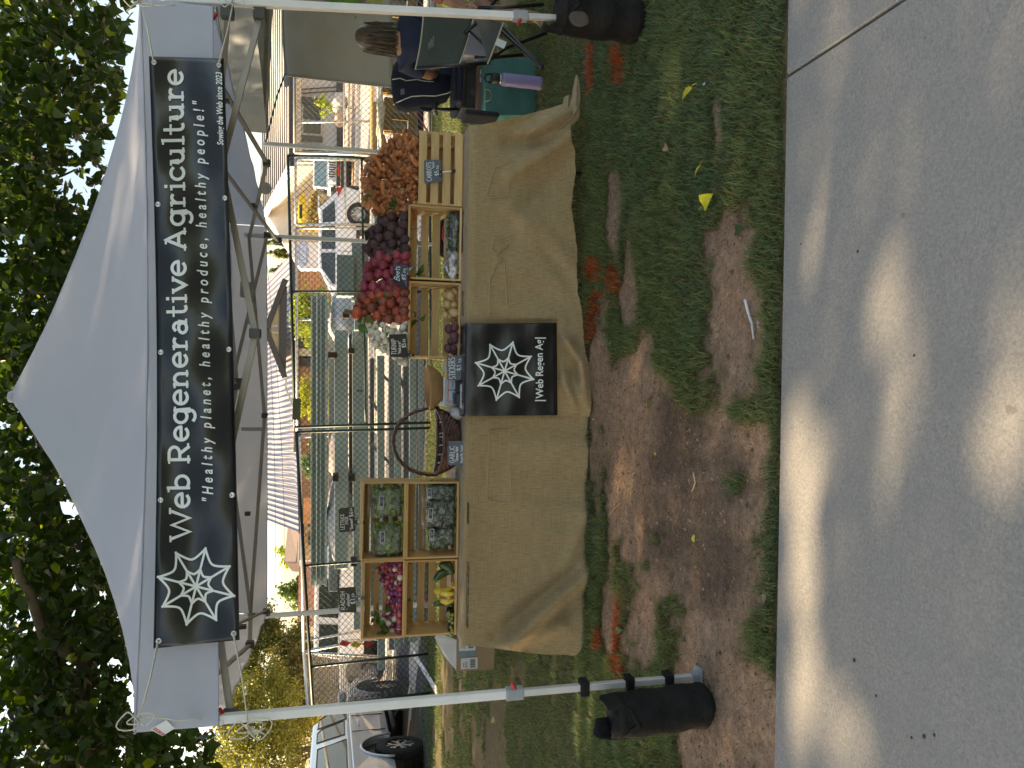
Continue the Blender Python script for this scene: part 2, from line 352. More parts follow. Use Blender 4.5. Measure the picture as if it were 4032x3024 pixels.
# ================================================================ THE SETTING
white_paint = M('white_paint', (.78, .79, .8), (.84, .84, .84), rough=.35)
def grassmask(px, py):
    """1 = turf, 0 = bare soil, over picture coordinates of the ground point"""
    n = fbm2(px*1.0, py*1.0, 1/150., 3); n2 = fbm2(px, py, 1/45., 5)
    g = np.ones_like(px)
    def blob(cx, cy, rx, ry, amt=1.0):
        d = ((px-cx)/rx)**2+((py-cy)/ry)**2
        return amt*np.exp(-d**1.6)
    s = np.zeros_like(px)
    for b in ((2880, 1330, 150, 420), (2900, 1800, 190, 480), (2760, 2000, 200, 450), (2820, 2400, 210, 420), (2900, 2850, 240, 420), (2540, 1720, 170, 480), (2420, 1650, 70, 330), (2480, 1250, 34, 420),
              (2420, 850, 36, 190), (2600, 2150, 60, 330), (2700, 2750, 70, 330), (2370, 1450, 60, 260), (2830, 480, 22, 150), (2880, 950, 110, 130), (2430, 1900, 60, 330), (2500, 2200, 80, 420), (2560, 2480, 60, 300), (2400, 2300, 40, 300), (2350, 1900, 34, 420)):
        s = np.maximum(s, blob(*b))
    for b in ((2640, 1130, 100, 240), (2650, 1400, 80, 90), (2480, 1350, 40, 60), (2590, 2100, 40, 60), (2620, 2500, 90, 130), (2600, 2850, 90, 200), (2480, 2350, 60, 120), (2350, 2150, 50, 300), (2950, 1620, 60, 60), (2900, 1900, 50, 50)):
        s = s-blob(*b, amt=.75 if b[1] < 2000 else .5)
    edge = np.clip((px-3010)/45, 0, 1)*np.clip((2450-py)/500, .25, 1)
    s = s-edge*.9
    g = 1-np.clip((s+(n-.5)*1.0+(n2-.5)*.8-.36)*2.6, 0, 1)
    return g
def soilZ(X, Y, g=0):
    return (fbm2(X, Y, 2.2, 1)-.5)*.035+(fbm2(X, Y, 9, 2)-.5)*.014
# ground far and near -------------------------------------------------
def groundmat():
    m, nt, b = newmat('soil'); setp(b, 'Roughness', .95); setp(b, 'Specular IOR Level', .15)
    a = nt.nodes.new('ShaderNodeAttribute'); a.attribute_name = 'col'
    f = noisen(nt, 22, 7, .72); f2 = noisen(nt, 90, 4, .7)
    c = mix(nt, ramp(nt, f, .3, .72), (.55, .52, .5), (1.35, 1.3, 1.25)); 
    c2 = mix(nt, ramp(nt, f2, .35, .7), (.72, .7, .7), (1.15, 1.15, 1.15))
    col = mix(nt, 1.0, a.outputs['Color'], c, 'MULTIPLY'); col = mix(nt, 1.0, col, c2, 'MULTIPLY')
    nt.links.new(col, b.inputs['Base Color']); 
    mx = nt.nodes.new('ShaderNodeMath'); mx.operation = 'ADD'; nt.links.new(f, mx.inputs[0]); nt.links.new(f2, mx.inputs[1])
    bump(nt, b, mx.outputs[0], .9, .02); return m
soil = groundmat()
EDGE_Y = 2.295
xs = np.linspace(-7, 7, 561); ys = np.concatenate([np.linspace(2.2, 5.2, 181), np.linspace(5.25, 12.6, 120)])
X, Y = np.meshgrid(xs, ys); Zg = soilZ(X, Y)*np.clip((13-Y)/3, 0, 1)
P = np.stack([X.ravel(), Y.ravel(), Zg.ravel()], 1)
px, py, _ = project(np.stack([X.ravel(), Y.ravel(), np.zeros(X.size)], 1))
g = grassmask(px, py)
g = np.where(Y.ravel() > 4.9, np.maximum(g, np.where((py > 2600), (fbm2(X.ravel(), Y.ravel(), 1.3, 9) > .40).astype(float), 1)), g)
dry = np.array([.47, .33, .235]); wet = np.array([.18, .135, .105]); turf = np.array([.11, .115, .05])
def bl(cx, cy, rx, ry): return np.exp(-(((px-cx)/rx)**2+((py-cy)/ry)**2)**2)
wetm = np.clip(np.maximum.reduce([bl(2700, 1750, 130, 330), bl(2780, 1950, 170, 260), bl(2830, 2250, 130, 190), bl(2720, 1420, 50, 130), bl(2640, 2000, 120, 250)])+(fbm2(px, py, 1/110., 8)-.5)*1.1, 0, 1)
colr = dry*(1-wetm[:, None])+wet*wetm[:, None]
colr = colr*(.85+.3*fbm2(px, py, 1/260., 12))[:, None]
colr = colr*(1-g[:, None]*.75)+turf*g[:, None]*.75
nx, ny = len(xs), len(ys)
idx = np.arange(nx*ny).reshape(ny, nx)
F = np.stack([idx[:-1, :-1], idx[:-1, 1:], idx[1:, 1:], idx[1:, :-1]], -1).reshape(-1, 4)
gr = polymesh('lawn_soil', P, F, colr, soil, kind='structure'); gr.data.polygons.foreach_set('use_smooth', [True]*len(gr.data.polygons))
far_m = M('far_concrete', (.40, .355, .31), (.50, .45, .40), scale=.8, rough=.9, bmp=.3, bscale=8)
ys2 = np.concatenate([np.linspace(12.6, 60, 60), [90, 150, 300, 600]]); xs2 = np.linspace(-300, 300, 301)
X2, Y2 = np.meshgrid(xs2, ys2); P2 = np.stack([X2.ravel(), Y2.ravel(), terrain(X2, Y2).ravel()], 1)
i2 = np.arange(P2.shape[0]).reshape(len(ys2), len(xs2)); F2 = np.stack([i2[:-1, :-1], i2[:-1, 1:], i2[1:, 1:], i2[1:, :-1]], -1).reshape(-1, 4)
polymesh('parking_lot', P2, F2, None, far_m, kind='structure')
sidegr = M('side_lawn', (.05, .075, .022), (.075, .1, .03), scale=3, rough=.95)
mb = MB(); mb.add([(-300, -60, -.03), (-7, -60, -.03), (-7, 12.6, -.03), (-300, 12.6, -.03)], [(0, 1, 2, 3)]); mb.add([(7, -60, -.03), (300, -60, -.03), (300, 12.6, -.03), (7, 12.6, -.03)], [(0, 1, 2, 3)])
mb.add([(-7, -60, -.03), (7, -60, -.03), (7, 2.3, -.03), (-7, 2.3, -.03)], [(0, 1, 2, 3)]); mb.obj('lawn_ground', sidegr, kind='structure')
# asphalt drive on the left, its kerb and painted line
asph = M('asphalt', (.035, .036, .04), (.062, .063, .066), scale=5, rough=.9, bmp=.6, bscale=160, bdist=.004)
mb = MB(); a_ = [(-14, 10.2), (-6.2, 11.2), (-2.2, 12.3), (2.2, 12.7), (3.0, 15.6), (-2.4, 16.4), (-7.5, 18.2), (-16, 19.5)]
mb.add([(x, y, .012+max(0, tz(x, y))) for x, y in a_], [tuple(range(len(a_)))]); mb.obj('asphalt_driveway', asph, kind='structure')
conc_m = M('kerb_concrete', (.42, .40, .37), (.52, .5, .47), scale=3, rough=.9, bmp=.3)
mb = MB()
for i in range(9):
    a = Vector((-16+i*2.35, 20.1-i*.36, 0)); b = Vector((-16+(i+1)*2.35-.02, 20.1-(i+1)*.36, 0)); mb.bar(a+Vector((0, 0, .06+tz(a.x, a.y))), b+Vector((0, 0, .06+tz(b.x, b.y))), .16, .16)
mb.obj('driveway_kerb', conc_m, kind='structure')
mb = MB(); L0, L1 = Wz(1722, 2725, .02), Wz(1622, 2560, .02); mb.bar(L0, L1, .11, .008); mb.obj('road_line_marking', white_paint, kind='structure')
# kerbs and strips across the street
for (yy, hh, nm) in ((24.0, .12, 'street_kerb'), (25.4, .03, 'street_strip'), (33.0, .14, 'far_kerb')):
    MB().box((20, yy, tz(5, yy)+hh/2), (70, .22, hh)).obj(nm, M('kerb_light', (.6, .56, .5), (.7, .66, .6), rough=.9), kind='structure')
rb = M('rock_bed', (.30, .16, .09), (.62, .5, .4), scale=9, rough=.95, bmp=1, bscale=12, lo=.42, hi=.55, bdist=.1)
MB().add([(9, 33.3, tz(5, 33)+.02), (40, 33.3, tz(5, 33)+.02), (40, 38, tz(5, 38)+.03), (9, 38, tz(5, 38)+.03)], [(0, 1, 2, 3)]).obj('gravel_bed', rb, kind='stuff')

# sidewalk: two slabs with a real joint between them ------------------
def sidewalk_mat():
    m, nt, b = newmat('sidewalk_concrete'); setp(b, 'Roughness', .88); setp(b, 'Specular IOR Level', .25)
    f = noisen(nt, 110, 5, .75, dist=.3); f2 = noisen(nt, 5, 5, .6); f3 = noisen(nt, 60, 3, .6, stretch=(1, 7, 1)); sp = noisen(nt, 14, 2, .4)
    c = mix(nt, ramp(nt, f, .33, .66), (.215, .21, .20), (.37, .36, .34))
    c = mix(nt, ramp(nt, f2, .3, .75, (0, 0, 0), (.5, .5, .5)), c, (.25, .25, .25))
    c = mix(nt, ramp(nt, sp, .70, .78, (0, 0, 0), (.25, .25, .25)), c, (.42, .36, .28))
    c = mix(nt, ramp(nt, sp, .21, .24, (.5, .5, .5), (0, 0, 0)), c, (.12, .11, .105))
    nt.links.new(c, b.inputs['Base Color'])
    mx = nt.nodes.new('ShaderNodeMath'); mx.operation = 'ADD'; nt.links.new(f, mx.inputs[0]); nt.links.new(f3, mx.inputs[1])
    bump(nt, b, mx.outputs[0], .55, .004); return m
swm = sidewalk_mat()
sw = bpy.data.objects.new('sidewalk', None); COL.objects.link(sw); sw['kind'] = 'structure'
J0 = Wz(3072, 318, .012); J1 = Wz(3565, -8, .012); jd = (J1-J0).normalized(); 
def jx(y): return J0.x+(y-J0.y)*jd.x/jd.y
yb = -2.2
def slab(x0a, x0b, x1a, x1b):
    mb = MB(); poly = [(x0a, yb), (x1a, yb), (x1b, EDGE_Y), (x0b, EDGE_Y)]
    mb.prism(poly, -.11, .012, lambda a, b, d: Vector((a, b, d))); o = mb.obj('slab', swm, sw, bevel=.006, seg=3); return o
slab(jx(yb)+.005, jx(EDGE_Y)+.005, 5.2, 5.2); slab(-5.2, -5.2, jx(yb)-.005, jx(EDGE_Y)-.005); slab(-11, -11, -5.225, -5.225); slab(5.225, 5.225, 11, 11)
MB().box((0, .05, -.02), (22, 4.4, .03)).obj('joint_sand', M('joint_sand', (.09, .07, .05), rough=1), sw)

# grass ----------------------------------------------------------------
grassm = Mattr('grass_blades', rough=.55, trans=.25, spec=.25)
def blades(name, N, box, hmin, hmax, wd, kind='stuff', minmask=.5, seed=1, ymode=None, lowp=None):
    r = np.random.default_rng(seed)
    x = r.uniform(box[0], box[1], N); y = r.uniform(box[2], box[3], N)
    pxx, pyy, _ = project(np.stack([x, y, np.zeros(N)], 1)); m = grassmask(pxx, pyy)
    far = y > 4.9; m = np.where(far, np.where(pyy > 2600, (fbm2(x, y, 1.3, 9) > .40)*1.0, 1.0), m)
    clump = fbm2(x, y, 14, 4)
    keep = (m*(.35+clump) > minmask*.8*r.uniform(.75, 1.5, N)) | (r.uniform(0, 1, N) < .012)
    keep &= (y > EDGE_Y+.015)
    # the cloth and the paint have flattened the turf there
    x, y, pxx, pyy, m, clump = [q[keep] for q in (x, y, pxx, pyy, m, clump)]; n = len(x)
    z = soilZ(x, y)-.004; h = r.uniform(hmin, hmax, n)*(.55+.9*clump)*(.6+.4*np.clip(m, 0, 1)); ang = r.uniform(0, 2*np.pi, n); lean = r.uniform(.15, 1.25, n)
    wv = wd*r.uniform(.6, 1.3, n); dx, dy = np.cos(ang), np.sin(ang); sx, sy = -dy, dx
    def pt(f, wf):
        off = lean*h*f**1.8; zz = z+h*f*(1-.28*lean*f)
        a = np.stack([x+dx*off+sx*wv*wf, y+dy*off+sy*wv*wf, zz], 1); b_ = np.stack([x+dx*off-sx*wv*wf, y+dy*off-sy*wv*wf, zz], 1); return a, b_
    a0, b0 = pt(0, .5); a1, b1 = pt(.5, .42); a2, b2 = pt(1, .04)
    V = np.stack([a0, b0, a1, b1, a2, b2], 1).reshape(-1, 3); base = np.arange(n)*6
    F = np.concatenate([np.stack([base, base+1, base+3, base+2], 1), np.stack([base+2, base+3, base+5, base+4], 1)])
    t = fbm2(x, y, 1.5, 6)[:, None]; q = r.uniform(0, 1, (n, 1))
    c = np.array([.092, .148, .068])*(1-t)+np.array([.15, .19, .068])*t
    c = c*(.65+.7*q); cool = (r.uniform(0, 1, n) < .3*(fbm2(x, y, 2.5, 21) > .5))
    c[cool] = c[cool]*np.array([.85, 1.0, 1.5]); 
    drym = r.uniform(0, 1, n) < .10+.30*(m < .9); c[drym] = np.array([.26, .20, .09])*r.uniform(.5, 1.1, (drym.sum(), 1))
    for (cx, cy, rx, ry) in PAINT:
        d = ((pxx-cx)/rx)**2+((pyy-cy)/ry)**2; on = (d+(fbm2(x, y, 25, 15)-.5)*1.6 < .8) & (r.uniform(0, 1, n) < .75)
        c[on] = np.array([.62, .105, .03])*r.uniform(.35, 1.1, (on.sum(), 1))
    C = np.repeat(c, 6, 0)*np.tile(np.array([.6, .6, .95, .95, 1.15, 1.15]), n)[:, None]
    return polymesh(name, V, F, C, grassm, kind=kind)
PAINT = [(2350, 1060, 32, 60), (2425, 1100, 26, 70), (2360, 1190, 28, 60), (2345, 1290, 24, 70), (2365, 2520, 22, 50), (2440, 2420, 22, 70), (2440, 2520, 26, 60), (2438, 2610, 24, 70),
         (2440, 230, 24, 75), (2445, 290, 26, 50), (2335, 250, 18, 90), (2335, 320, 16, 60), (1830, 260, 26, 60)]
blades('grass', 210000, (-2.3, 2.6, 2.3, 4.4), .022, .06, .0034, seed=2)
blades('grass_under_tent', 120000, (-3.2, 3.3, 4.3, 7.2), .02, .05, .0045, seed=3, minmask=.35)
blades('grass_behind_tent', 150000, (-6.5, 6.0, 7.2, 12.4), .025, .055, .008, seed=4, minmask=.3)
# clover and broad leaves in the turf near the walk
r = np.random.default_rng(5); N = 16000
x = r.uniform(-2.2, 2.5, N); y = r.uniform(2.32, 4.2, N); pxx, pyy, _ = project(np.stack([x, y, np.zeros(N)], 1)); m = grassmask(pxx, pyy)
k = (m > .7) & (fbm2(x, y, 3, 31) > .52) & (pyy < 2300); x, y = x[k], y[k]; n = len(x); s = r.uniform(.004, .0085, n); z = soilZ(x, y)+r.uniform(.012, .035, n); a = r.uniform(0, 6.28, n)
V = np.stack([np.stack([x+s*np.cos(a+t)*q, y+s*np.sin(a+t)*q, z+dz*s], 1) for t, q, dz in ((0, 0.2, 0), (.9, 1, .25), (1.57, 1.25, .1), (2.3, 1, .25), (3.8, .2, 0))], 1).reshape(-1, 3)
b5 = np.arange(n)*5; F = np.stack([b5, b5+1, b5+2, b5+3, b5+4], 1); C = np.repeat(np.array([[.05, .115, .04]])*r.uniform(.6, 1.4, (n, 1)), 5, 0)
polymesh('clover', V, F, C, grassm, kind='stuff')
# soil crumbs
N = 9000; x = r.uniform(-2.3, 2.5, N); y = r.uniform(2.32, 4.2, N); pxx, pyy, _ = project(np.stack([x, y, np.zeros(N)], 1)); k = grassmask(pxx, pyy) < .6
x, y = x[k], y[k]; n = len(x); s = r.gamma(2, .0016, n)+.001; z = soilZ(x, y)
V = np.stack([np.stack([x+s*r.uniform(.6, 1.3, n)*ux, y+s*r.uniform(.6, 1.3, n)*uy, z+s*uz], 1) for ux, uy, uz in ((1, 0, .1), (0, 1, .1), (-1, 0, .1), (0, -1, .1), (0, 0, .9))], 1).reshape(-1, 3)
b5 = np.arange(n)*5; F = np.concatenate([np.stack([b5+i, b5+(i+1) % 4, b5+4], 1) for i in range(4)]); C = np.repeat(np.array([[.28, .19, .13]])*r.uniform(.35, 1.3, (n, 1)), 5, 0)
polymesh('soil_crumbs', V, F, C, Mattr('crumb_soil', rough=1), kind='stuff')

# fallen leaves and litter on the ground -------------------------------
def leafmesh(name, L, Wd, curl=.3, kind='broad', n=5):
    mb = MB(); o = []
    prof = {'broad': [(0, .05), (.12, .7), (.35, 1), (.62, .72), (.85, .33), (1, .02)], 'slim': [(0, .05), (.3, .8), (.6, .9), (.85, .4), (1, .03)]}[kind]
    vs = []
    for t, wv in prof:
        zc = -curl*L*(t-.4)**2; e = wv*Wd/2
        vs += [(t*L, -e, zc+e*.35), (t*L, 0, zc), (t*L, e, zc+e*.35)]
    mb.add(vs, [f for i in range(len(prof)-1) for f in ((3*i, 3*i+1, 3*i+4, 3*i+3), (3*i+1, 3*i+2, 3*i+5, 3*i+4))])
    return mb
def groundleaf(x, y, px_len, ang, c1, label, curl=.4, wr=.6, lift=.03, kind='broad', name='fallen_leaf', grp=None):
    p = Wz(x, y, 0); p.z = float(soilZ(np.float64(p.x), np.float64(p.y)))+lift; L = px_len*(p-Vector((0, 0, EYE))).length/FPX
    mb = leafmesh(name, L, L*wr, curl, kind); mb.tube([(0, 0, 0), (-L*.2, .002, .004), (-L*.4, .004, -.004)], L*.014, 5)
    o = mb.obj(name, M('leaf_%s' % ('%d%d%d' % tuple(int(q*99) for q in c1)), c1, rough=.5, trans=.2), smooth=True)
    o.location = p; o.rotation_euler = (random.uniform(-.2, .2)+.25, random.uniform(-.2, .2), ang); tag(o, label, 'leaf', grp); return o
groundleaf(2766, 350, 75, 1.9, (.66, .60, .03), 'bright yellow leaf fallen on grass above the tan soil patch', lift=.05, wr=.5)
groundleaf(2778, 650, 60, 2.4, (.62, .56, .03), 'small yellow leaf half sunk in green clover', lift=.03, wr=.4)
groundleaf(2785, 815, 78, -1.2, (.62, .60, .04), 'broad bright yellow leaf lying flat on the clover', lift=.035, wr=.85)
groundleaf(2655, 590, 52, .9, (.42, .28, .16), 'pale brown curled leaf on grass between sign and walk', lift=.04, curl=.8)
groundleaf(2930, 900, 75, 1.6, (.06, .09, .025), 'dark green curled leaf lying at the grass edge', lift=.02, curl=1.2)
groundleaf(2576, 1590, 60, 1.7, (.16, .15, .04), 'olive brown curled leaf on the wet dark soil', lift=.006, curl=1.0)
groundleaf(2735, 2135, 36, .2, (.62, .58, .12), 'tiny split yellow leaf on dark soil', lift=.005)
groundleaf(2458, 2480, 62, 2.0, (.18, .27, .08), 'green leaf lying beside the orange paint at left', lift=.02, wr=.45)
groundleaf(3045, 2345, 60, 2.6, (.30, .24, .15), 'dry tan maple leaf at the sidewalk edge', lift=.03, wr=.8)
groundleaf(2590, 1790, 20, 1.2, (.5, .5, .06), 'yellow green leaf scrap on the wet soil', lift=.004)
groundleaf(2240, 905, 34, 1.9, (.3, .3, .08), 'small olive leaf under the burlap hem', lift=.05)
groundleaf(1965, 2840, 40, 1.6, (.45, .42, .12), 'yellow green leaf on the lawn behind the left leg', lift=.05)
groundleaf(2415, 1350, 32, 1.7, (.72, .72, .72), 'white torn petal with pale stem on the soil', lift=.006, wr=.55, curl=.1)
groundleaf(2440, 1550, 17, 1.2, (.75, .74, .72), 'small white petal on the soil near the burlap', lift=.006)
groundleaf(2338, 1652, 15, 1.2, (.75, .74, .72), 'tiny white petal by the burlap hem', lift=.01)
groundleaf(2815, 335, 22, 1.2, (.6, .58, .56), 'tiny pale petal beside the uppermost yellow leaf', lift=.04)
def twig(pts, r_, c, label, z=.01, nm='twig'):
    P_ = []
    for (x, y) in pts:
        p = Wz(x, y, 0); p.z = float(soilZ(np.float64(p.x), np.float64(p.y)))+z; P_.append(p)
    fine = []
    for i in range(len(P_)-1):
        for t in range(4): fine.append(P_[i].lerp(P_[i+1], t/4))
    fine.append(P_[-1]); n = len(fine)
    tag(MB().tube(fine, [r_*(1-.45*i/n) for i in range(n)], 6).obj(nm, M('twig_%d' % int(c[0]*99), c, rough=.8), smooth=True), label, 'twig')
twig([(2940, 1180), (2950, 1235), (2965, 1275), (2972, 1335)], .0062, (.62, .60, .58), 'long bleached white stick lying on soil near the walk')
twig([(2750, 1860), (2755, 1900), (2748, 1920), (2738, 1935)], .003, (.45, .38, .26), 'short pale forked twig on the dark soil')
twig([(2990, 1262), (2992, 1290)], .003, (.6, .58, .55), 'short white twig beside the long bleached stick')
twig([(2822, 1312), (2830, 1318), (2822, 1330)], .003, (.4, .3, .22), 'small hooked brown twig on tan soil')
twig([(2598, 2610), (2610, 2590), (2630, 2600), (2605, 2640)], .003, (.4, .36, .27), 'curled dry root by the left tent leg')
twig([(2445, 1980), (2425, 2000), (2405, 2030)], .0025, (.4, .33, .22), 'thin straw twig on soil under the burlap hem')
twig([(3030, 2255), (3035, 2275), (3030, 2300)], .003, (.3, .24, .17), 'dry seed pod twig at the grass edge')
for i, (x, y, s) in enumerate(((3378, 990, 7), (3365, 2600, 9), (3640, 2900, 9), (3680, 2895, 7), (3450, 2740, 6), (3590, 2905, 6), (3155, 960, 5), (3600, 1400, 6))):
    p = Wz(x, y, .012); s *= .0006
    tag(MB().lathe([(s*.9, 0), (s, s*.25), (s*.6, s*.7), (0, s*.8)], 7, sx=1.2).obj('pebble', M('pebble_dark', (.035, .03, .028), rough=.7), loc=p), 'small dark crumb lying on the concrete sidewalk', 'pebble', 'dark crumbs on the sidewalk')

# ================================================================ fence, beams, street
fence_dark = M('fence_dark', (.02, .035, .03), (.03, .05, .042), rough=.45, metal=.3)
galv = M('galvanised', (.38, .38, .36), (.5, .5, .48), rough=.4, metal=.7, scale=10)
wire_m = M('fence_wire', (.018, .024, .022), rough=.8, spec=.1)
wire_l = M('fence_wire_light', (.09, .09, .085), rough=.7, spec=.2)
def fence(quad, Ys, label, mids=(), rails=(), pm_=fence_dark, wm=wire_m, rad=.022, wr=.0028, pitch=.066, sides=(1, 1, 1, 1), mesh=True, cells=None):
    """quad: picture corners TL, TR, BR, BL (upright sense), Ys their distances"""
    c = [W(q[0], q[1], Y_) for q, Y_ in zip(quad, Ys)]
    t = thing('chain_link_fence', label, 'fence', tuple(c[3])); o = Vector(c[3])
    TL, TR, BR, BL = [p-o for p in c]
    def pt(s, v): return (BL.lerp(BR, s)).lerp(TL.lerp(TR, s), v)
    for on, (a, b), nm in zip(sides, ((TL, TR), (TR, BR), (BR, BL), (BL, TL)), ('top_rail', 'post', 'bottom_rail', 'post')):
        if on: MB().tube([a, b], rad, 8).obj(nm, pm_, t, True)
    for s, v0, v1 in mids: MB().tube([pt(s, v0), pt(s, v1)], rad*.9, 8).obj('post', pm_, t, True)
    for v, s0, s1 in rails: MB().tube([pt(s0, v), pt(s1, v)], rad*.8, 8).obj('rail', pm_, t, True)
    if mesh:
        Wd = (BR-BL).length; H_ = (TL-BL).length; mb = MB(); nrm = (BR-BL).cross(TL-BL).normalized(); d = pitch*math.sqrt(2)
        k = -H_
        i = 0
        while k < Wd:
            for sg in (0, 1):
                x0, y0, x1, y1 = k, 0, k+H_, H_
                if x0 < 0: y0 = -x0; x0 = 0
                if x1 > Wd: y1 -= (x1-Wd); x1 = Wd
                if y1 <= y0: continue
                if sg: y0, y1 = H_-y0, H_-y1
                nseg = max(1, int(abs(y1-y0)/d*2)); off = nrm*(.004 if sg else -.004)
                a = pt(x0/Wd, y0/H_)+off; b = pt(x1/Wd, y1/H_)+off
                dd = (b-a).normalized(); e = dd.cross(nrm).normalized()*wr; f = nrm*wr
                mb.add([a+e, a+f, a-e, a-f, b+e, b+f, b-e, b-f], [(0, 1, 5, 4), (1, 2, 6, 5), (2, 3, 7, 6), (3, 0, 4, 7)])
            k += d; i += 1
        mb.obj('chain_link', wm, t, kind='stuff')
    return t
fA = fence([(1160, 1682), (1134, 612), (1692, 632), (1697, 1664)], (12.1,)*4, 'dark framed chain link fence panel with middle rail behind the table', mids=((.5, .0, 1.0),), rails=((.49, 0, 1),))
fB = fence([(1166, 1702), (1232, 2785), (1742, 2722), (1700, 1685)], (12.05, 11.3, 11.3, 12.05), 'dark framed chain link panel leaning at left behind the crates', mids=((.50, 0, 1), (.86, .1, 1)))
fC = fence([(1160, 600), (1160, -60), (1688, -20), (1690, 615)], (12.2,)*4, 'chain link fence stretch with bare metal rails behind the chairs', pm_=galv, wm=wire_l)
fD = fence([(1164, 605), (1160, -80), (1470, -80), (1470, 600)], (21,)*4, 'far galvanised fence panel before the house with the window', mids=((.18, 0, 1),), rails=((.38, 0, 1),), pm_=galv, wm=wire_l, rad=.035, wr=.0028, pitch=.105)
fE = fence([(1164, 882), (1164, 625), (1475, 632), (1475, 886)], (20.5,)*4, 'far galvanised fence panel before the white wagon tail', rails=((.38, 0, 1),), pm_=galv, wm=wire_l, rad=.035, wr=.0028, pitch=.105)
fF = fence([(1170, 1700), (1166, 898), (1475, 900), (1475, 1690)], (20.5,)*4, 'far galvanised fence panel before the brick building', mids=((.55, 0, 1),), pm_=galv, wm=wire_l, rad=.035, wr=.0028, pitch=.105)
fG = fence([(1196, 2565), (1180, 1720), (1480, 1710), (1480, 2515)], (19.5,)*4, 'far galvanised fence panel crossing the white truck', mids=((.05, 0, 1),), pm_=galv, wm=wire_l, rad=.035, wr=.0028, pitch=.105)
fH = fence([(1196, 2568), (1214, 2790), (1600, 2790), (1640, 2595)], (17.5, 12.5, 12.5, 17.5), 'side return of the galvanised fence beside the silver pickup', pm_=galv, wm=wire_l, rad=.03, wr=.004, pitch=.075)
# small sign on the fence
def localtext(fr): return lambda a, b, z=0: fr @ Vector((a, b, z))
t = thing('fence_sign', 'small olive name sign wired to the top of the dark fence', 'sign', tuple(W(1190, 1610, 12.04)))
c = [W(1176, 1652, 12.04), W(1179, 1568, 12.04), W(1211, 1570, 12.04), W(1207, 1656, 12.04)]; o = t.location
MB().add([p-o for p in c]+[p-o+Vector((0, .01, 0)) for p in c], [(3, 2, 1, 0), (4, 5, 6, 7), (0, 1, 5, 4), (1, 2, 6, 5), (2, 3, 7, 6), (3, 0, 4, 7)]).obj('sign_plate', M('sign_olive', (.13, .14, .09), rough=.6), t)
fr = frame((c[3]-o)*.98+(c[0]-o)*.02+Vector((.02, -.004, 0)), c[2]-c[3], c[0]-c[3]); dk = M('sign_ink', (.03, .035, .02), rough=.7)
put_text('The Tihern co', lambda a, b: fr @ Vector((a, b, .001)), .0, .30, .035, dk, t, shear=.2)
for v in t.children[-1].data.vertices: v.co += Vector((0, 0, .075))
put_text('208 Valley  4-33-55', lambda a, b: fr @ Vector((a, b, .001)), .02, .29, .018, dk, t)
for v in t.children[-1].data.vertices: v.co += Vector((0, 0, .02))
# steel members stacked behind the fence --------------------------------
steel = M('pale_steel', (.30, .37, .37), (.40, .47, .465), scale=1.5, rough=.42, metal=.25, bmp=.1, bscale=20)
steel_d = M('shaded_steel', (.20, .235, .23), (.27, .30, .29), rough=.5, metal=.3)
steel_w = M('white_steel', (.66, .70, .72), (.78, .80, .81), rough=.35)
block_m = wood('bearer_wood', (.035, .02, .014), (.08, .048, .03))
def beam(x0, x1, ya, yb_, Y_, dep, label, mat=steel, holes=(), chan=False, cap=None, tilt=0):
    a = W((x0+x1)/2, ya, Y_); b = W((x0+x1)/2+tilt, yb_, Y_); h = (W(x0, ya, Y_)-W(x1, ya, Y_)).length
    t = thing('steel_beam', label, 'beam', tuple(a)); d = b-a; L = d.length; ang = math.atan2(d.z, d.x)
    rot = Matrix.Rotation(-ang, 4, 'Y')
    def add(nm, mb, m=mat, bv=.006): o = mb.obj(nm, m, t, bevel=bv); o.matrix_local = rot; return o
    if chan:
        add('web_plate', MB().box((L/2, dep*.5, 0), (L, dep*.3, h*.98)))
        add('flange', MB().box((L/2, dep*.25, h*.44), (L, dep*.6, h*.10))); add('flange', MB().box((L/2, dep*.25, -h*.42), (L, dep*.6, h*.14)))
        add('rib', MB().box((L/2, dep*.2, h*.14), (L, dep*.3, h*.07)), steel_w); add('rib', MB().box((L/2, dep*.2, -h*.1), (L, dep*.3, h*.09)))
        mb = MB(); k = .3
        while k < L-.2: mb.box((k, dep*.02, h*.42), (.06, .02, h*.07), Matrix.Rotation(.6, 3, 'Y')); k += .32
        add('gusset', mb, steel_w, 0)['kind'] = 'stuff'
    else: add('box_section', MB().box((L/2, dep/2, 0), (L, dep, h)), bv=.012)
    for (hx, hy, rr) in holes:
        p = rot.inverted() @ (W(hx, hy, Y_)-a).to_4d(); 
        add('bolt_hole', MB().lathe([(rr, -.004), (rr, .003)], 12, ax='y', c=(p[0], -.001, p[2])), M('hole_black', (.01, .01, .01), rough=.9), 0)
    return t
beam(1222, 1288, 2310, 1158, 14.2, .3, 'uppermost ribbed pale blue steel channel along the fence', chan=True, tilt=2)
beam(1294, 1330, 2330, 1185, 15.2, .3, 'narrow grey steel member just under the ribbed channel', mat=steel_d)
beam(1318, 1372, 2240, 1300, 13.6, .35, 'pale box beam above the dark gap', tilt=-2)
beam(1392, 1453, 2480, 1035, 13.4, .4, 'widest pale box beam below the dark gap', holes=((1411, 1539, .018), (1422, 1539, .018), (1378+20, 2180, .01), (1400, 2160, .012)), tilt=-6)
beam(1374, 1390, 2060, 1320, 14.1, .25, 'thin dark steel rod bundle in the gap between box beams', mat=M('dark_gap_steel', (.03, .03, .03), (.07, .065, .06), rough=.6))
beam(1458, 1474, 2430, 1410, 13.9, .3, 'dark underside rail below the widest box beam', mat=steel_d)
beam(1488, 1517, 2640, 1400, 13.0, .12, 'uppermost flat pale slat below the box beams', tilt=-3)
beam(1532, 1556, 2560, 1395, 13.3, .12, 'second flat pale slat below the box beams', mat=steel_d)
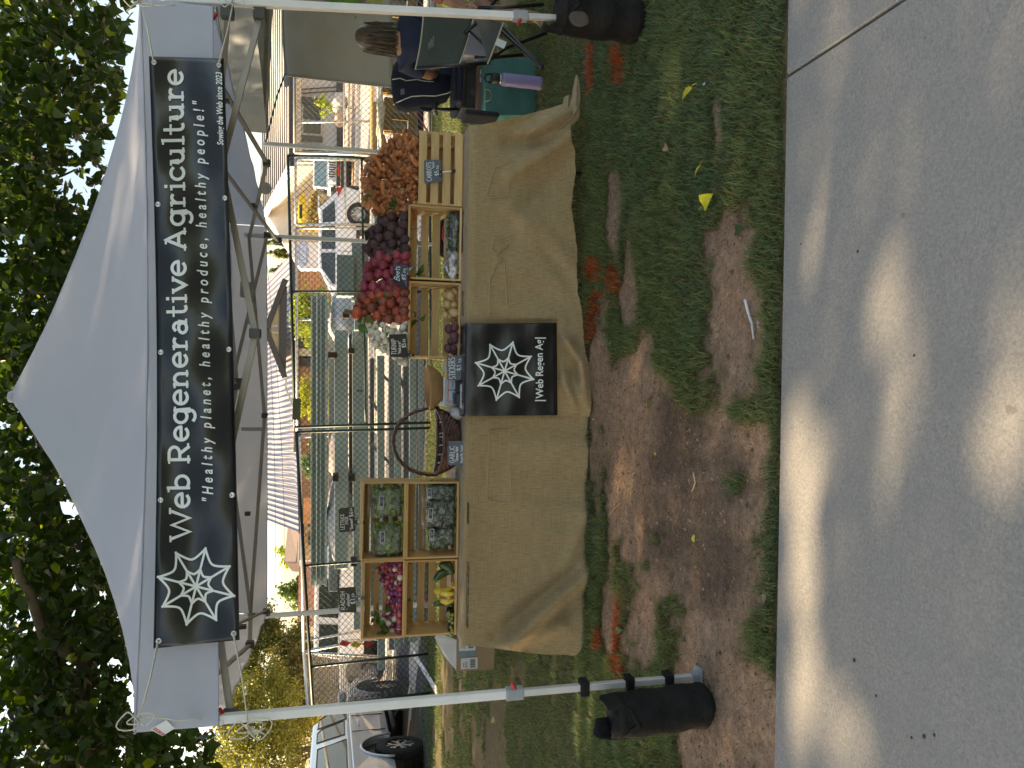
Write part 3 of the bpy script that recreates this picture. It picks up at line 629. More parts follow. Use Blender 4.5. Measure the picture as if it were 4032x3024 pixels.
beam(1553, 1580, 2555, 1398, 12.9, .12, 'third flat pale slat behind the basket handle')
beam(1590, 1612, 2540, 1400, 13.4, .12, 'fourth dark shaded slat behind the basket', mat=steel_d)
beam(1612, 1640, 2530, 1402, 12.8, .12, 'fifth flat pale slat behind the wooden bowl')
beam(1648, 1672, 2540, 1404, 12.75, .12, 'lowest pale slat resting near the grass')
beam(1395, 1450, 1300, 1030, 13.0, .35, 'short pale block beam behind the beets', holes=((1376+16, 1230, .014),))
beam(1325, 1395, 1165, 1003, 12.7, .35, 'grey steel plate box behind the dark beets', mat=M('plate_steel', (.22, .29, .31), (.28, .35, .37), rough=.5))
beam(1385, 1440, 1180, 955, 12.9, .35, 'pale steel end block behind the dark beets', mat=steel)
beam(1475, 1505, 1080, 600, 12.9, .4, 'pale grey beam end under the carrots pallet')
for i, (x0, x1, ya, yb_, Y_) in enumerate(((1292, 1328, 1410, 1386, 13.3), (1372, 1396, 1392, 1370, 13.2), (1371, 1397, 1895, 1870, 13.2), (1310, 1332, 1895, 1868, 13.2), (1382, 1404, 2228, 2205, 13.1), (1350, 1375, 1252, 1228, 12.9))):
    a = W(x1, ya, Y_); b = W(x0, yb_, Y_); tag(MB().box((0, .12, 0), (abs(b.x-a.x), .3, abs(b.z-a.z))).obj('bearer_block', block_m, bevel=.004, loc=(a+b)/2), 'dark brown wooden bearer block wedged between steel beams', 'block', 'bearer blocks between the beams')
for i, (x0, y0, x1, y1) in enumerate(((1455, 1560, 1500, 1640), (1455, 1740, 1540, 1830), (1480, 1450, 1560, 1530), (1560, 1440, 1600, 1560), (1455, 1900, 1520, 1960), (1540, 2420, 1600, 2470))):
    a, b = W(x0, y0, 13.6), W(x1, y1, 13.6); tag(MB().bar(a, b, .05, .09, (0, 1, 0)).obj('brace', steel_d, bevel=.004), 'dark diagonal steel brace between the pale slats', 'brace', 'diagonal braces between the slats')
# tarp and white bags heaped on the beams
def lumpy(name, c, sz, mat, label, cat, seed=0, amp=.25, res=22):
    me = MB().lathe([(math.sin(math.pi*i/12), -math.cos(math.pi*i/12)) for i in range(13)], res)
    me.v = [tuple(Vector(v)*(1+amp*(noise.noise(Vector(v)*1.7+Vector((seed, 0, 0))))+amp*.4*noise.noise(Vector(v)*5+Vector((0, seed, 0))))) for v in me.v]
    me.v = [(v[0]*sz[0], v[1]*sz[1], v[2]*sz[2]) for v in me.v]; o = me.obj(name, mat, smooth=True); o.location = c; return tag(o, label, cat)
wt = M('white_tarp', (.42, .43, .45), (.6, .61, .63), scale=3, rough=.5, bmp=.6, bscale=6, bdist=.05)
lumpy('plastic_tarp', W(1350, 2050, 14.4), (1.0, .4, .27), wt, 'crumpled grey white tarp behind the lettuce sign', 'tarp', 3)
lumpy('plastic_tarp', W(1400, 1965, 14.4), (.35, .3, .35), wt, 'white tarp bundle tied to the beam end', 'tarp', 5)
lumpy('plastic_tarp', W(1330, 1780, 15.2), (.6, .3, .16), M('brown_tarp', (.2, .15, .12), (.42, .36, .33), scale=2, rough=.7), 'brown and white cloth heap on the box beam', 'tarp', 8)
lumpy('plastic_tarp', W(1370, 1250, 14.5), (.55, .4, .35), wt, 'white plastic sheet bunched beyond the tallest beet', 'tarp', 9)
def boxt(name, c, sz, mat, label, cat, bev=.02, rz=0):
    o = MB().box((0, 0, 0), sz).obj(name, mat, bevel=bev); o.location = c; o.rotation_euler = (0, 0, rz); return tag(o, label, cat)
# pallets on the right ---------------------------------------------------
pal = wood('pallet_wood', (.13, .085, .03), (.24, .165, .07)); 
def pallet(x0, x1, ya, yb_, Y_, label):
    a, b = W(x1, ya, Y_), W(x0, yb_, Y_); t = thing('timber_pallet', label, 'pallet', tuple(a)); w_, h = b.x-a.x, b.z-a.z
    for k in (0.0, .74): MB().box((w_/2, 0, h*(k+.13)), (w_, .03, h*.26)).obj('plank', pal, t, bevel=.003)
    for k in (.04, .5, .96): MB().box((w_*k, .06, h/2), (.09, .09, h*.96)).obj('bearer', pal, t, bevel=.003)
    MB().box((w_/2, .16, h/2), (w_*.98, .02, h*.5)).obj('steel_sheet', steel_d, t)
    return t
pallet(1512, 1640, 525, 385, 12.55, 'pale wooden pallet frame left of the navy chair'); pallet(1506, 1640, 378, 150, 12.6, 'wooden pallet frame right behind the navy chair'); pallet(1506, 1636, 140, -40, 12.6, 'wooden pallet frame behind the seated person')
beam(1488, 1508, 620, -60, 12.8, .4, 'pale blue sheet stack lying over the pallets', mat=steel_w)
beam(1468, 1486, 600, 400, 13.0, .5, 'brown timber length on top of the sheet stack', mat=pal); beam(1462, 1469, 620, 20, 13.2, .5, 'thin timber coloured with an orange light glow on the sheet stack', mat=M('glow_wood', (.65, .28, .06), (.8, .42, .12), rough=.6))  # orange glow of light along the wood top is put into the colour
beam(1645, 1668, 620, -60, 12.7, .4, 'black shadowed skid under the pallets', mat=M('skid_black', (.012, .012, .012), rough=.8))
lumpy('torn_wrap', W(1498, 455, 12.4), (.42, .05, .06), M('wrap_cream', (.62, .58, .45), (.75, .72, .6), rough=.6), 'torn cream wrapping hanging over the sheet stack', 'wrap', 2, .5)
boxt('cooler_box', W(1455, 2650, 30), (.2, .2, .2), white_paint, 'far white roadside box beyond the pickup', 'box')
# buildings --------------------------------------------------------------
roof_r = M('ribbed_roof', (.56, .52, .43), (.66, .62, .52), rough=.5, scale=1); seam_m = M('seam_dark', (.12, .11, .115), rough=.6)
siding = M('siding_warm', (.52, .49, .47), (.58, .55, .52), scale=.5, rough=.8); trimw = M('trim_white', (.72, .7, .68), (.8, .78, .76), rough=.6)
glass_d = M('window_glass', (.03, .035, .035), (.05, .055, .05), rough=.08, spec=.8); dark_trim = M('dark_trim', (.022, .022, .026), rough=.5)
shut = M('shutter_green', (.05, .065, .06), rough=.6); beige = M('beige_stucco', (.58, .50, .38), (.66, .58, .46), scale=.6, rough=.9)
def quad3(name, pts, mat, parent, th=.08, kind=None, o=None):
    o = o or Vector((0, 0, 0)); pts = [Vector(p)-o for p in pts]; n = (pts[1]-pts[0]).cross(pts[2]-pts[0]).normalized()
    if n.y > 0: n = -n
    back = [p-n*th for p in pts]; k = len(pts)
    return MB().add(pts+back, [tuple(range(k)), tuple(range(2*k-1, k-1, -1))]+[(i, (i+1) % k, (i+1) % k+k, i+k) for i in range(k)]).obj(name, mat, parent, kind=kind)
def roofplane(t, o, c, nseam, mat, sm, sw_=.05, horizontal=False, sh=.06, name='roof'):
    """c: eave-left, eave-right, ridge-right, ridge-left ; raised ribs along or up the slope"""
    r_ = quad3(name, c, mat, t, .12, o=o); c = [Vector(p)-o for p in c]
    for i in range(nseam+1):
        s = i/nseam
        if horizontal: a, b = c[0].lerp(c[3], s), c[1].lerp(c[2], s)
        else: a, b = c[0].lerp(c[1], s), c[3].lerp(c[2], s)
        MB().bar(a+Vector((0, -.02, sh*.3)), b+Vector((0, -.02, sh*.3)), sw_, sh).obj('seam', sm, r_)
    return r_
# house on the right: long roof of shingle courses, gable end at left, window, gutter
t = thing('grey_house', 'long low house with pale banded roof behind the right fence', 'house', tuple(W(1345, 300, 40))); o = t.location.copy(); t.location.z = tz(9, 40)
o = t.location.copy(); Yh = 40.0
roofplane(t, o, [W(1150, 655, Yh-.8), W(1150, -120, Yh-.8), W(1028, -120, Yh+6), W(1040, 845, Yh+6)], 14, roof_r, seam_m, horizontal=True, sw_=.10, sh=.07)
quad3('wall', [W(1348, 640, Yh), W(1348, -120, Yh), W(1160, -120, Yh), W(1160, 640, Yh)], siding, t, .2, o=o)
MB().bar(W(1150, 655, Yh-.9)-o, W(1148, -120, Yh-.9)-o, .16, .2).obj('gutter', dark_trim, t)
quad3('fascia', [W(1186, 640, Yh-.1), W(1186, -120, Yh-.1), W(1158, -120, Yh-.1), W(1158, 640, Yh-.1)], trimw, t, .12, o=o)
for y_ in (368, 352, 596): MB().bar(W(1186, y_, Yh-.12)-o, W(1335, y_-10, Yh-.12)-o, .05, .05).obj('downpipe', dark_trim, t)
MB().bar(W(1340, 640, Yh-.15)-o, W(1336, -120, Yh-.15)-o, .1, .35).obj('plinth', dark_trim, t)
for (ya, yb_) in ((475, 385), (530, 480)):
    wn = quad3('window', [W(1268, ya, Yh-.12), W(1268, yb_, Yh-.12), W(1190, yb_, Yh-.12), W(1190, ya, Yh-.12)], trimw, t, .08, o=o)
    MB().box((W(1229, (ya+yb_)/2, Yh-.22)-o), ((abs(ya-yb_)-12)*Yh/FPX, .03, .86)).obj('pane', glass_d, wn)
for (ya, yb_) in ((560, 535), (410, 384)): MB().box((W(1229, (ya+yb_)/2, Yh-.26)-o), (abs(ya-yb_)*Yh/FPX, .04, 1.04)).obj('shutter', shut, t)
quad3('gable_wall', [W(1348, 960, Yh+3), W(1348, 655, Yh+3), W(1145, 655, Yh+3), W(1060, 842, Yh+5.8), W(1115, 960, Yh+3)], beige, t, .2, o=o)
MB().bar(W(1148, 645, Yh-.6)-o, W(1042, 845, Yh+5.6)-o, .25, .25).obj('bargeboard', trimw, t)
MB().bar(W(1150, 1000, Yh+4.6)-o, W(1050, 842, Yh+5.8)-o, .25, .2).obj('bargeboard', trimw, t)
# planters and rocks by the house
lumpy('rock', W(1338, 410, 38.2), (.55, .4, .35), M('pale_rock', (.6, .55, .48), (.75, .7, .62), rough=.9), 'pale boulder under the shuttered window', 'rock', 4); lumpy('rock', W(1340, 470, 38.0), (.4, .35, .28), M('tan_rock', (.6, .38, .25), (.7, .5, .36), rough=.9), 'orange tan boulder beside the pale boulder', 'rock', 6)
# satellite dish and utility pole
t = thing('satellite_dish', 'grey satellite dish standing above the gable of the house', 'satellite dish', tuple(W(1045, 742, 41))); 
MB().lathe([(0, .10), (.18, .08), (.31, .02), (.32, 0), (.30, .0), (.17, .06), (0, .08)], 20, ax='y', sx=1.0).obj('dish', M('dish_grey', (.05, .05, .05), rough=.5), t, True); MB().tube([(0, .1, 0), (.0, .2, -.55)], .03, 6).obj('mast', galv, t)
t = thing('utility_pole', 'thin dark utility pole with transformer can by conifers', 'pole', tuple(W(1350, 795, 55)))
MB().tube([(0, 0, 0), W(1018, 797, 55)-t.location], .12, 8).obj('pole', dark_trim, t, True); MB().lathe([(.3, 0), (.32, .1), (.32, 1.0), (.25, 1.1)], 12, c=W(1068, 812, 55)-t.location).obj('transformer', M('can_grey', (.5, .52, .55), rough=.5), t, True)
MB().lathe([(.3, 0), (.32, .1), (.32, 1.0), (.25, 1.1)], 12, c=W(1068, 824, 55)-t.location).obj('transformer', MATS['can_grey'], t, True)
for i, (a, b) in enumerate((((1018, 797), (990, -100)), ((1022, 797), (1010, -100)), ((1018, 797), (1075, 2600)), ((1022, 797), (1120, 2480)))):
    p, q = W(*a, 55), W(*b, 60); tag(MB().tube([p.lerp(q, k/12)+Vector((0, 0, -2.2*(k/12)*(1-k/12))) for k in range(13)], .02, 4).obj('overhead_wire', dark_trim), ('upper overhead wire crossing the sky at right', 'lower overhead wire crossing the sky at right', 'upper long overhead wire sagging across the white sky', 'lower long overhead wire sagging across the white sky')[i], 'wire')
# hall in the middle with standing seam roof and front gable
t = thing('gabled_hall', 'brown hall with light standing seam roof and small front gable', 'building', tuple(W(1300, 1600, 55))); t.location.z = 1.2; o = t.location.copy(); Yc = 55.0
seam_b = M('seam_blue', (.12, .115, .19), rough=.5); roof_c = M('hall_roof', (.42, .39, .37), (.48, .45, .42), scale=.6, rough=.45)
roofplane(t, o, [W(1190, 2098, Yc), W(1152, 1000, Yc), W(1040, 1120, Yc+9), W(1040, 2040, Yc+9)], 48, roof_c, seam_b, sw_=.05, sh=.07)
MB().bar(W(1188, 2100, Yc-.15)-o, W(1153, 985, Yc-.15)-o, .3, .38).obj('gutter', dark_trim, t)
gw = M('gable_siding', (.70, .66, .48), (.76, .72, .55), scale=.8, rough=.7)
quad3('gable_wall', [W(1106, 1440, Yc-1.5), W(1112, 1150, Yc-1.5), W(1058, 1298, Yc-1.5)], gw, t, .3, o=o)
for k in range(9):
    s = k/9; MB().bar(W(1104-5*k, 1430-13.5*k, Yc-1.56)-o, W(1108-5*k, 1162+13*k, Yc-1.56)-o, .02, .03).obj('board_edge', M('board_edge', (.4, .37, .26), rough=.8), t)
for a, b in (((1048, 1298), (1122, 1486)), ((1048, 1298), (1124, 1100))): MB().bar(W(*a, Yc-1.8)-o, W(*b, Yc-1.8)-o, .35, .34, (0, 1, 0)).obj('bargeboard', dark_trim, t)
for a, b in (((1050, 1298), (1128, 1475), ), ): pass
quad3('gable_roof', [W(1124, 1482, Yc-1.7), W(1048, 1298, Yc-1.7), W(1046, 1298, Yc+6), W(1090, 1440, Yc+4)], roof_c, t, .1, o=o)
MB().bar(W(1112, 1466, Yc-1.6)-o, W(1116, 1128, Yc-1.6)-o, .35, .45).obj('cornice', dark_trim, t)
vt = MB().box(W(1084, 1297, Yc-1.9)-o, (.5, .06, .4)).obj('vent', M('vent_white', (.6, .58, .5), rough=.7), t)
for k in range(6): MB().box(W(1084, 1308-4.4*k, Yc-1.96)-o, (.03, .02, .4)).obj('louvre', dark_trim, vt)
for a, b in (((1128, 1480), (1126, 1530)), ((1126, 1530), (1158, 1606))): MB().bar(W(*a, Yc-.6)-o, W(*b, Yc-.6)-o, .12, .12).obj('downpipe', galv, t)
brick_m = M('brick_red', (.30, .15, .08), (.40, .21, .11), scale=3, rough=.9, rnd=.15); mortar = M('mortar', (.52, .42, .32), rough=.95)
def brickwall(t, o, x0, x1, ya, yb_, Y_, bx=.42, bz=.16, limit=300, m=brick_m):
    bw = quad3('wall', [W(x1, ya, Y_), W(x1, yb_, Y_), W(x0, yb_, Y_), W(x0, ya, Y_)], mortar, t, .3, o=o)
    a, b = W(x1, ya, Y_)-o, W(x0, yb_, Y_)-o; nxb, nzb = max(1, int((b.x-a.x)/bx)), max(1, int((b.z-a.z)/bz)); me = None; cnt = 0; rest = MB()
    for j in range(nzb):
        for i in range(nxb):
            c = Vector((a.x+(i+.5+.5*(j % 2)-.25)*bx, a.y-.02, a.z+(j+.5)*bz))
            if c.x+bx/2 > b.x: continue
            if cnt < limit:
                if me is None: q = MB().box((0, 0, 0), (bx-.045, .05, bz-.035)).obj('brick', m, bw); me = q.data
                else: q = link('brick', me, None, bw)
                q.location = c; cnt += 1
            else: rest.box(c, (bx-.045, .05, bz-.035))
    if rest.v: rest.obj('bricks', m, bw, kind='stuff')
brickwall(t, o, 1165, 1300, 1790, 1120, Yc+.5, bx=.62, bz=.21)
for (ya, yb_) in ((1440, 1405),): MB().box(W(1225, (ya+yb_)/2, Yc+.35)-o, (.7, .1, 2.4)).obj('door', dark_trim, t)
MB().box(W(1222, 1385, Yc+.35)-o, (.9, .1, 2.2)).obj('canopy_panel', M('cream_panel', (.5, .45, .33), rough=.8), t)
MB().box(W(1222, 1350, Yc+.3)-o, (.8, .1, 2.2)).obj('window', glass_d, t)
# low brick shed behind the wagon
t = thing('brick_shed', 'low brick building beyond the white wagon windscreen', 'building', tuple(W(1290, 1120, 46))); t.location.z = 1.2; o = t.location.copy()
brickwall(t, o, 1150, 1292, 1180, 1010, 46, bx=.5, bz=.17, limit=220)
MB().bar(W(1150, 1190, 45.7)-o, W(1158, 985, 45.7)-o, .3, .35).obj('fascia', dark_trim, t)
# white van-like sign panel with blue oval
t = thing('sign_trailer', 'white board sided trailer with a large blue oval emblem', 'trailer', tuple(W(1290, 1000, 42))); o = t.location.copy()
tp = quad3('side_panel', [W(1258, 1052, 42), W(1258, 955, 42), W(1145, 955, 42), W(1150, 1010, 42), W(1178, 1052, 42)], M('trailer_white', (.70, .66, .66), (.8, .76, .75), rough=.4), t, 1.5, o=o)
c = W(1194, 1000, 41.98)-o; MB().lathe([(0, -.03), (.52, -.03), (.56, -.01)], 28, ax='y', c=c, sx=1.25, sy=.52).obj('emblem', M('oval_blue', (.33, .4, .6), rough=.4), t)
put_text('LOCO', lambda a, b: c+Vector((a, -.045, b-.12)), -.42, .42, .26, M('emblem_white', (.75, .75, .78), rough=.4), t, bold=.02)
MB().bar(W(1257, 1055, 41.9)-o, W(1180, 1055, 41.9)-o, .05, .06).obj('edge_trim', dark_trim, t)
# left: roofs, tan house, orange plank fence
t = thing('brown_roof_house', 'tan house with brown roof behind the lettuce sign', 'house', tuple(W(1300, 2150, 60))); t.location.z = .8; o = t.location.copy()
quad3('roof', [W(1178, 2215, 60), W(1180, 2000, 60), W(1135, 2050, 66), W(1118, 2212, 66)], M('roof_brown', (.17, .125, .1), (.23, .17, .14), rough=.9), t, .3, o=o)
quad3('wall', [W(1300, 2210, 60.5), W(1300, 2040, 60.5), W(1178, 2040, 60.5), W(1178, 2210, 60.5)], M('tan_wall', (.5, .36, .2), (.58, .43, .26), scale=1, rough=.9), t, .3, o=o)
quad3('gable_wall', [W(1250, 2260, 61), W(1200, 2215, 61), W(1125, 2215, 61), W(1150, 2250, 61)], M('tan_wall2', (.42, .3, .24), rough=.9), t, .3, o=o)
for y_ in (2108, 2130, 2060): MB().box(W(1245, y_, 60.3)-o, (.55, .1, 1.2)).obj('window', glass_d, t)
t = thing('tiled_house', 'house with rows of reddish roof tiles behind the radish sign', 'house', tuple(W(1300, 2300, 50))); t.location.z = .8; o = t.location.copy()
tile_m = M('tile_red', (.36, .17, .11), (.5, .27, .18), scale=2, rough=.9, rnd=.2)
rf = quad3('roof', [W(1290, 2470, 48), W(1290, 2205, 48), W(1180, 2205, 53), W(1172, 2470, 53)], M('tile_bed', (.5, .36, .28), rough=.95), t, .3, o=o)
c4 = [Vector(p)-o for p in (W(1290, 2470, 48), W(1290, 2205, 48), W(1180, 2205, 53), W(1172, 2470, 53))]
qq = MB().box((0, 0, 0), (.8, .04, .1)).mesh('tile')
for j in range(20):
    for i in range(15-(j > 14)):
        s, v = (i+.5+.25*(j % 2))/15.5, (j+.5)/20; p = c4[0].lerp(c4[1], s).lerp(c4[3].lerp(c4[2], s), v)
        if len([1]) and i*1 < 15: q = link('tile', qq, tile_m if i+j == 0 else None, rf); q.location = p+Vector((0, -.08, .03)); q.scale = (.34, 1, .8)
pl_m = wood('orange_plank', (.62, .26, .09), (.75, .38, .16), knots=False)
def plankfence(x0, x1, ya, yb_, Y_, n, label, m=pl_m):
    a, b = W(x1, ya, Y_), W(x0, yb_, Y_); t = thing('plank_fence', label, 'fence', tuple(a)); w_ = (b.x-a.x)/n; h = b.z-a.z
    me = MB().box((0, 0, 0), (w_*.9, .03, h)).mesh('plank')
    for i in range(n):
        q = link('plank', me, m if i == 0 else None, t); q.location = ((i+.5)*w_, .01*(i % 2), h/2+random.uniform(-.02, .02))
    for k in (.25, .8): MB().box((w_*n/2, .06, h*k), (w_*n, .05, .08)).obj('rail', m, t)
    return t
plankfence(1195, 1300, 2060, 1960, 48, 22, 'orange brown plank fence behind the ribbed steel channel'); plankfence(1190, 1300, 1960, 1700, 50, 40, 'brown shaded plank fence behind the green shrub', m=wood('brown_plank', (.2, .09, .04), (.3, .15, .07), knots=False))
brickw2 = thing('brick_house', 'dark brick house with small windows behind the silver pickup', 'house', tuple(W(1400, 2700, 44))); brickw2.location.z = .3; o = brickw2.location.copy()
brickwall(brickw2, o, 1205, 1420, 2860, 2560, 44, bx=.36, bz=.13, limit=290, m=M('brick_dark', (.10, .065, .045), (.2, .13, .085), scale=3, rough=.95, rnd=.3))
for (x_, y_) in ((1305, 2600), (1350, 2670), (1290, 2700)):
    wn = MB().box(W(x_, y_, 43.8)-o, (.5, .1, .5)).obj('window', M('frame_grey', (.3, .28, .26), rough=.7), brickw2); MB().box(W(x_, y_, 43.7)-o, (.38, .04, .38)).obj('pane', glass_d, wn)
# yellow kayak under the carport
t = thing('yellow_kayak', 'yellow speckled kayak stored under the white carport', 'kayak', tuple(W(1190, 838, 42)))
MB().lathe([(.02, -1.05), (.16, -.9), (.3, -.5), (.34, 0), (.3, .5), (.16, .9), (.02, 1.05)], 16, ax='x', sy=.7, sx=1).obj('hull', M('kayak_yellow', (.72, .5, .03), (.8, .62, .05), scale=12, rough=.4, lo=.5, hi=.54), t, True)
MB().lathe([(.2, -.35), (.2, .35)], 12, ax='x', c=(.0, -.18, .05), sy=.5).obj('cockpit', M('hole_black', (.01, .01, .01)), t)
# ================================================================ vehicles
tyre_m = M('tyre_rubber', (.012, .012, .013), (.02, .02, .02), rough=.85, bmp=.5, bscale=60); rim_m = M('rim_alloy', (.5, .51, .53), (.6, .6, .62), rough=.3, metal=.8)
carblack = M('car_black', (.012, .013, .014), rough=.5); carglass = M('car_glass', (.02, .028, .03), (.03, .04, .042), rough=.05, spec=1); blueglass = M('windscreen_blue', (.10, .17, .20), (.14, .22, .25), rough=.05, spec=1)
lampred = M('lamp_red', (.42, .01, .015), rough=.2, coat=.5); lampclear = M('lamp_clear', (.6, .62, .63), rough=.1, coat=.6)
def wheel(t, x, y, r_, wd, side, spokes=5, rimr=.62, rim=rim_m, split=False, steer=0):
    ty = MB().lathe([(r_*rimr, -wd/2), (r_*.93, -wd/2), (r_, -wd/2+.03), (r_, wd/2-.03), (r_*.93, wd/2), (r_*rimr, wd/2)], 32, ax='y', cap=False).obj('wheel', tyre_m, t, True); ty.location = (x, y, r_); ty.rotation_euler.z = steer
    if r_ > .36:
        mb = MB()
        for k in range(30):
            a = 2*math.pi*k/30
            for q in (-.3, 0, .3): mb.box((math.cos(a+q*.1)*r_*1.004, q*wd, math.sin(a+q*.1)*r_*1.004), (.018, wd*.22, .035), Matrix.Rotation(-a, 3, 'Y'))
        mb.obj('tread', tyre_m, ty, kind='stuff')
    s = side; MB().lathe([(.0, s*wd*.12), (r_*rimr*.96, s*wd*.12), (r_*rimr, s*wd*.46), (r_*rimr*1.03, s*wd*.47), (r_*rimr*.98, s*wd*.30)], 28, ax='y', cap=False).obj('rim', carblack if split else rim, ty, True)
    mb = MB()
    for k in range(spokes):
        a = 2*math.pi*(k+.25)/spokes; d = Vector((math.cos(a), 0, math.sin(a))); e = Vector((-math.sin(a), 0, math.cos(a))); y0 = Vector((0, s*wd*.40, 0))
        if split:
            for q in (-1, 1): mb.bar(d*r_*.14+y0+e*q*r_*.03, d*r_*.4+y0+e*q*.02*r_, r_*.075, .02, (0, 1, 0)); mb.bar(d*r_*.38+y0+e*q*r_*.03, d*r_*rimr*.97+y0+e*q*r_*.19, r_*.085, .02, (0, 1, 0))
        else: mb.bar(d*r_*.1+y0, d*r_*rimr*.97+y0, r_*.085, .02, (0, 1, 0))
    mb.lathe([(.0, s*wd*.44), (r_*.13, s*wd*.43), (r_*.13, s*wd*.2)], 14, ax='y'); mb.obj('spokes', rim, ty, bevel=.003)
    return ty
def carbody(t, prof, arches, w_, mat, z0, gh, wr, wins, name='body', bev=.05):
    """prof: upper outline (x,z) from rear to front; arches: (x centre, radius)"""
    low = [(prof[-1][0], z0)]
    for ax_, r_ in sorted(arches, key=lambda q: -q[0]):
        low += [(ax_+r_*math.cos(R(a)), z0+max(0, (r_*math.sin(R(a))))) for a in range(0, 181, 15)]
    low += [(prof[0][0], z0)]
    poly = list(prof)+low
    # cross section narrows a little toward the sills and shoulders
    mb = MB(); n = len(poly); zmax = max(p[1] for p in poly)
    ws = [(-1, w_*.93), (0, 0)]
    def wy(z): k = (z-z0)/(zmax-z0); return w_*(.955+.045*math.sin(math.pi*min(1, max(0, k))*.95))
    mb.v = [(x, -wy(z), z) for x, z in poly]+[(x, wy(z), z) for x, z in poly]
    mb.f = [tuple(range(n)), tuple(range(2*n-1, n-1, -1))]+[(i, i+n, (i+1) % n+n, (i+1) % n) for i in range(n)]
    b = mb.obj(name, mat, t, bevel=bev, seg=3)
    # wheel wells
    for ax_, r_ in arches: MB().lathe([(r_*1.02, -w_*.9), (r_*1.02, w_*.9)], 20, ax='y', c=(ax_, 0, z0+.02)).obj('wheel_well', carblack, t)
    # greenhouse
    (bx0, bx1, zb), (rx0, rx1, zr) = gh; wb = w_*.93
    V = [(bx0, -wb, zb), (bx1, -wb, zb), (bx1, wb, zb), (bx0, wb, zb), (rx0, -wr, zr), (rx1, -wr, zr), (rx1, wr, zr), (rx0, wr, zr)]
    MB().add(V, [(0, 3, 2, 1), (4, 5, 6, 7), (0, 1, 5, 4), (1, 2, 6, 5), (2, 3, 7, 6), (3, 0, 4, 7)]).obj('cabin', mat, t, bevel=bev*1.3, seg=3)
    def sp(x, z, s): k = (z-zb)/(zr-zb); return Vector((x, s*(wb+(wr-wb)*k), z))
    for s in (-1, 1):
        nrm = Vector((0, s*(zr-zb), (wb-wr))).normalized()
        for wnp in wins:
            pts = [sp(x, z, s) for x, z in wnp]; cc = sum(pts, Vector())/len(pts)
            MB().add([p+nrm*.006 for p in pts]+[p-nrm*.02 for p in pts], [tuple(range(len(pts))), tuple(range(2*len(pts)-1, len(pts)-1, -1))]+[(i, (i+1) % len(pts), (i+1) % len(pts)+len(pts), i+len(pts)) for i in range(len(pts))]).obj('window', carglass, t)
            MB().tube([p+nrm*.006 for p in pts], .012, 5, closed=True).obj('window_seal', carblack, t)
    for (xa, xb, ins) in ((bx1, rx1, 1), (bx0, rx0, -1)):
        a = Vector((xa, 0, zb)); b2 = Vector((xb, 0, zr)); nrm = Vector((zr-zb, 0, -(xb-xa))).normalized()*ins
        P_ = [a.lerp(b2, .1)+Vector((0, -wb*.88, 0)), a.lerp(b2, .1)+Vector((0, wb*.88, 0)), a.lerp(b2, .9)+Vector((0, wr*.88, 0)), a.lerp(b2, .9)+Vector((0, -wr*.88, 0))]
        MB().add([p+nrm*.008 for p in P_]+[p-nrm*.02 for p in P_], [(0, 1, 2, 3), (7, 6, 5, 4), (0, 1, 5, 4), (1, 2, 6, 5), (2, 3, 7, 6), (3, 0, 4, 7)]).obj('windscreen' if ins > 0 else 'rear_window', blueglass if ins > 0 else carglass, t)
    return sp
def mirror(t, x, y, z, mat, s): MB().box((x, y+s*.1, z), (.12, .2, .16)).obj('mirror', mat, t, bevel=.04, seg=3)
# silver pickup at the far left, pointing away
silver = M('paint_silver', (.62, .64, .68), (.66, .68, .72), rough=.22, metal=.35, coat=.6, scale=.8)
t = thing('silver_pickup', 'silver pickup with black steps parked at far left beyond the tent leg', 'pickup truck', (-7.0, 14.0, -.02), R(97))
prof = [(-2.75, .62), (-2.78, 1.0), (-2.72, 1.14), (-1.0, 1.15), (1.05, 1.16), (2.2, 1.10), (2.62, 1.0), (2.72, .78), (2.70, .52)]
sp = carbody(t, prof, ((-1.78, .50), (1.75, .50)), .95, silver, .50, ((-2.66, 1.18, 1.13), (-2.5, .42, 1.80)), .70,
     [[(-2.48, 1.22), (-1.05, 1.22), (-1.05, 1.68), (-2.38, 1.68)], [(-.78, 1.24), (-.02, 1.24), (-.06, 1.62), (-.22, 1.70), (-.72, 1.70)], [(.06, 1.2), (1.02, 1.2), (.52, 1.68), (.02, 1.70)]])
for x in (-1.8, 1.75):
    for s in (-1, 1): wheel(t, x, s*.84, .385, .27, s, spokes=6, rimr=.60, split=True)
for s in (-1, 1):
    MB().tube([(-1.1, s*1.0, .42), (1.05, s*1.0, .42)], .045, 8).obj('step_bar', carblack, t, True)
    for x in (-.55, .6): MB().tube([(x-.12, s*1.0, .42), (x-.08, s*1.13, .33), (x+.2, s*1.13, .33), (x+.26, s*1.0, .42)], .025, 6).obj('step', carblack, t, True)
    mirror(t, .98, s*.9, 1.27, silver, s)
    for x in (-.72, .15): MB().tube([(x, s*.975, 1.0), (x+.1, s*1.0, 1.01), (x+.2, s*.975, 1.0)], .018, 6).obj('handle', silver, t, True)
    for x in (-.92, -.05, 1.12): MB().box((x, s*.944, .84), (.012, .012, .56)).obj('door_gap', carblack, t)
    MB().box((-2.7, s*.82, .95), (.14, .16, .3)).obj('tail_lamp', lampred, t, bevel=.02); MB().box((2.6, s*.7, .9), (.12, .34, .16)).obj('headlight', lampclear, t, bevel=.03)
    mb = MB()
    for x in (-1.78, 1.75):
        pts = [(x+.53*math.cos(R(a)), s*.965, .5+.5*math.sin(R(a))) for a in range(0, 181, 15)]; MB().tube(pts, .022, 6).obj('fender_flare', silver, t, True)
MB().box((2.74, 0, .58), (.14, 1.7, .25)).obj('bumper', silver, t, bevel=.04); MB().box((-2.8, 0, .56), (.16, 1.7, .22)).obj('bumper', rim_m, t, bevel=.04)
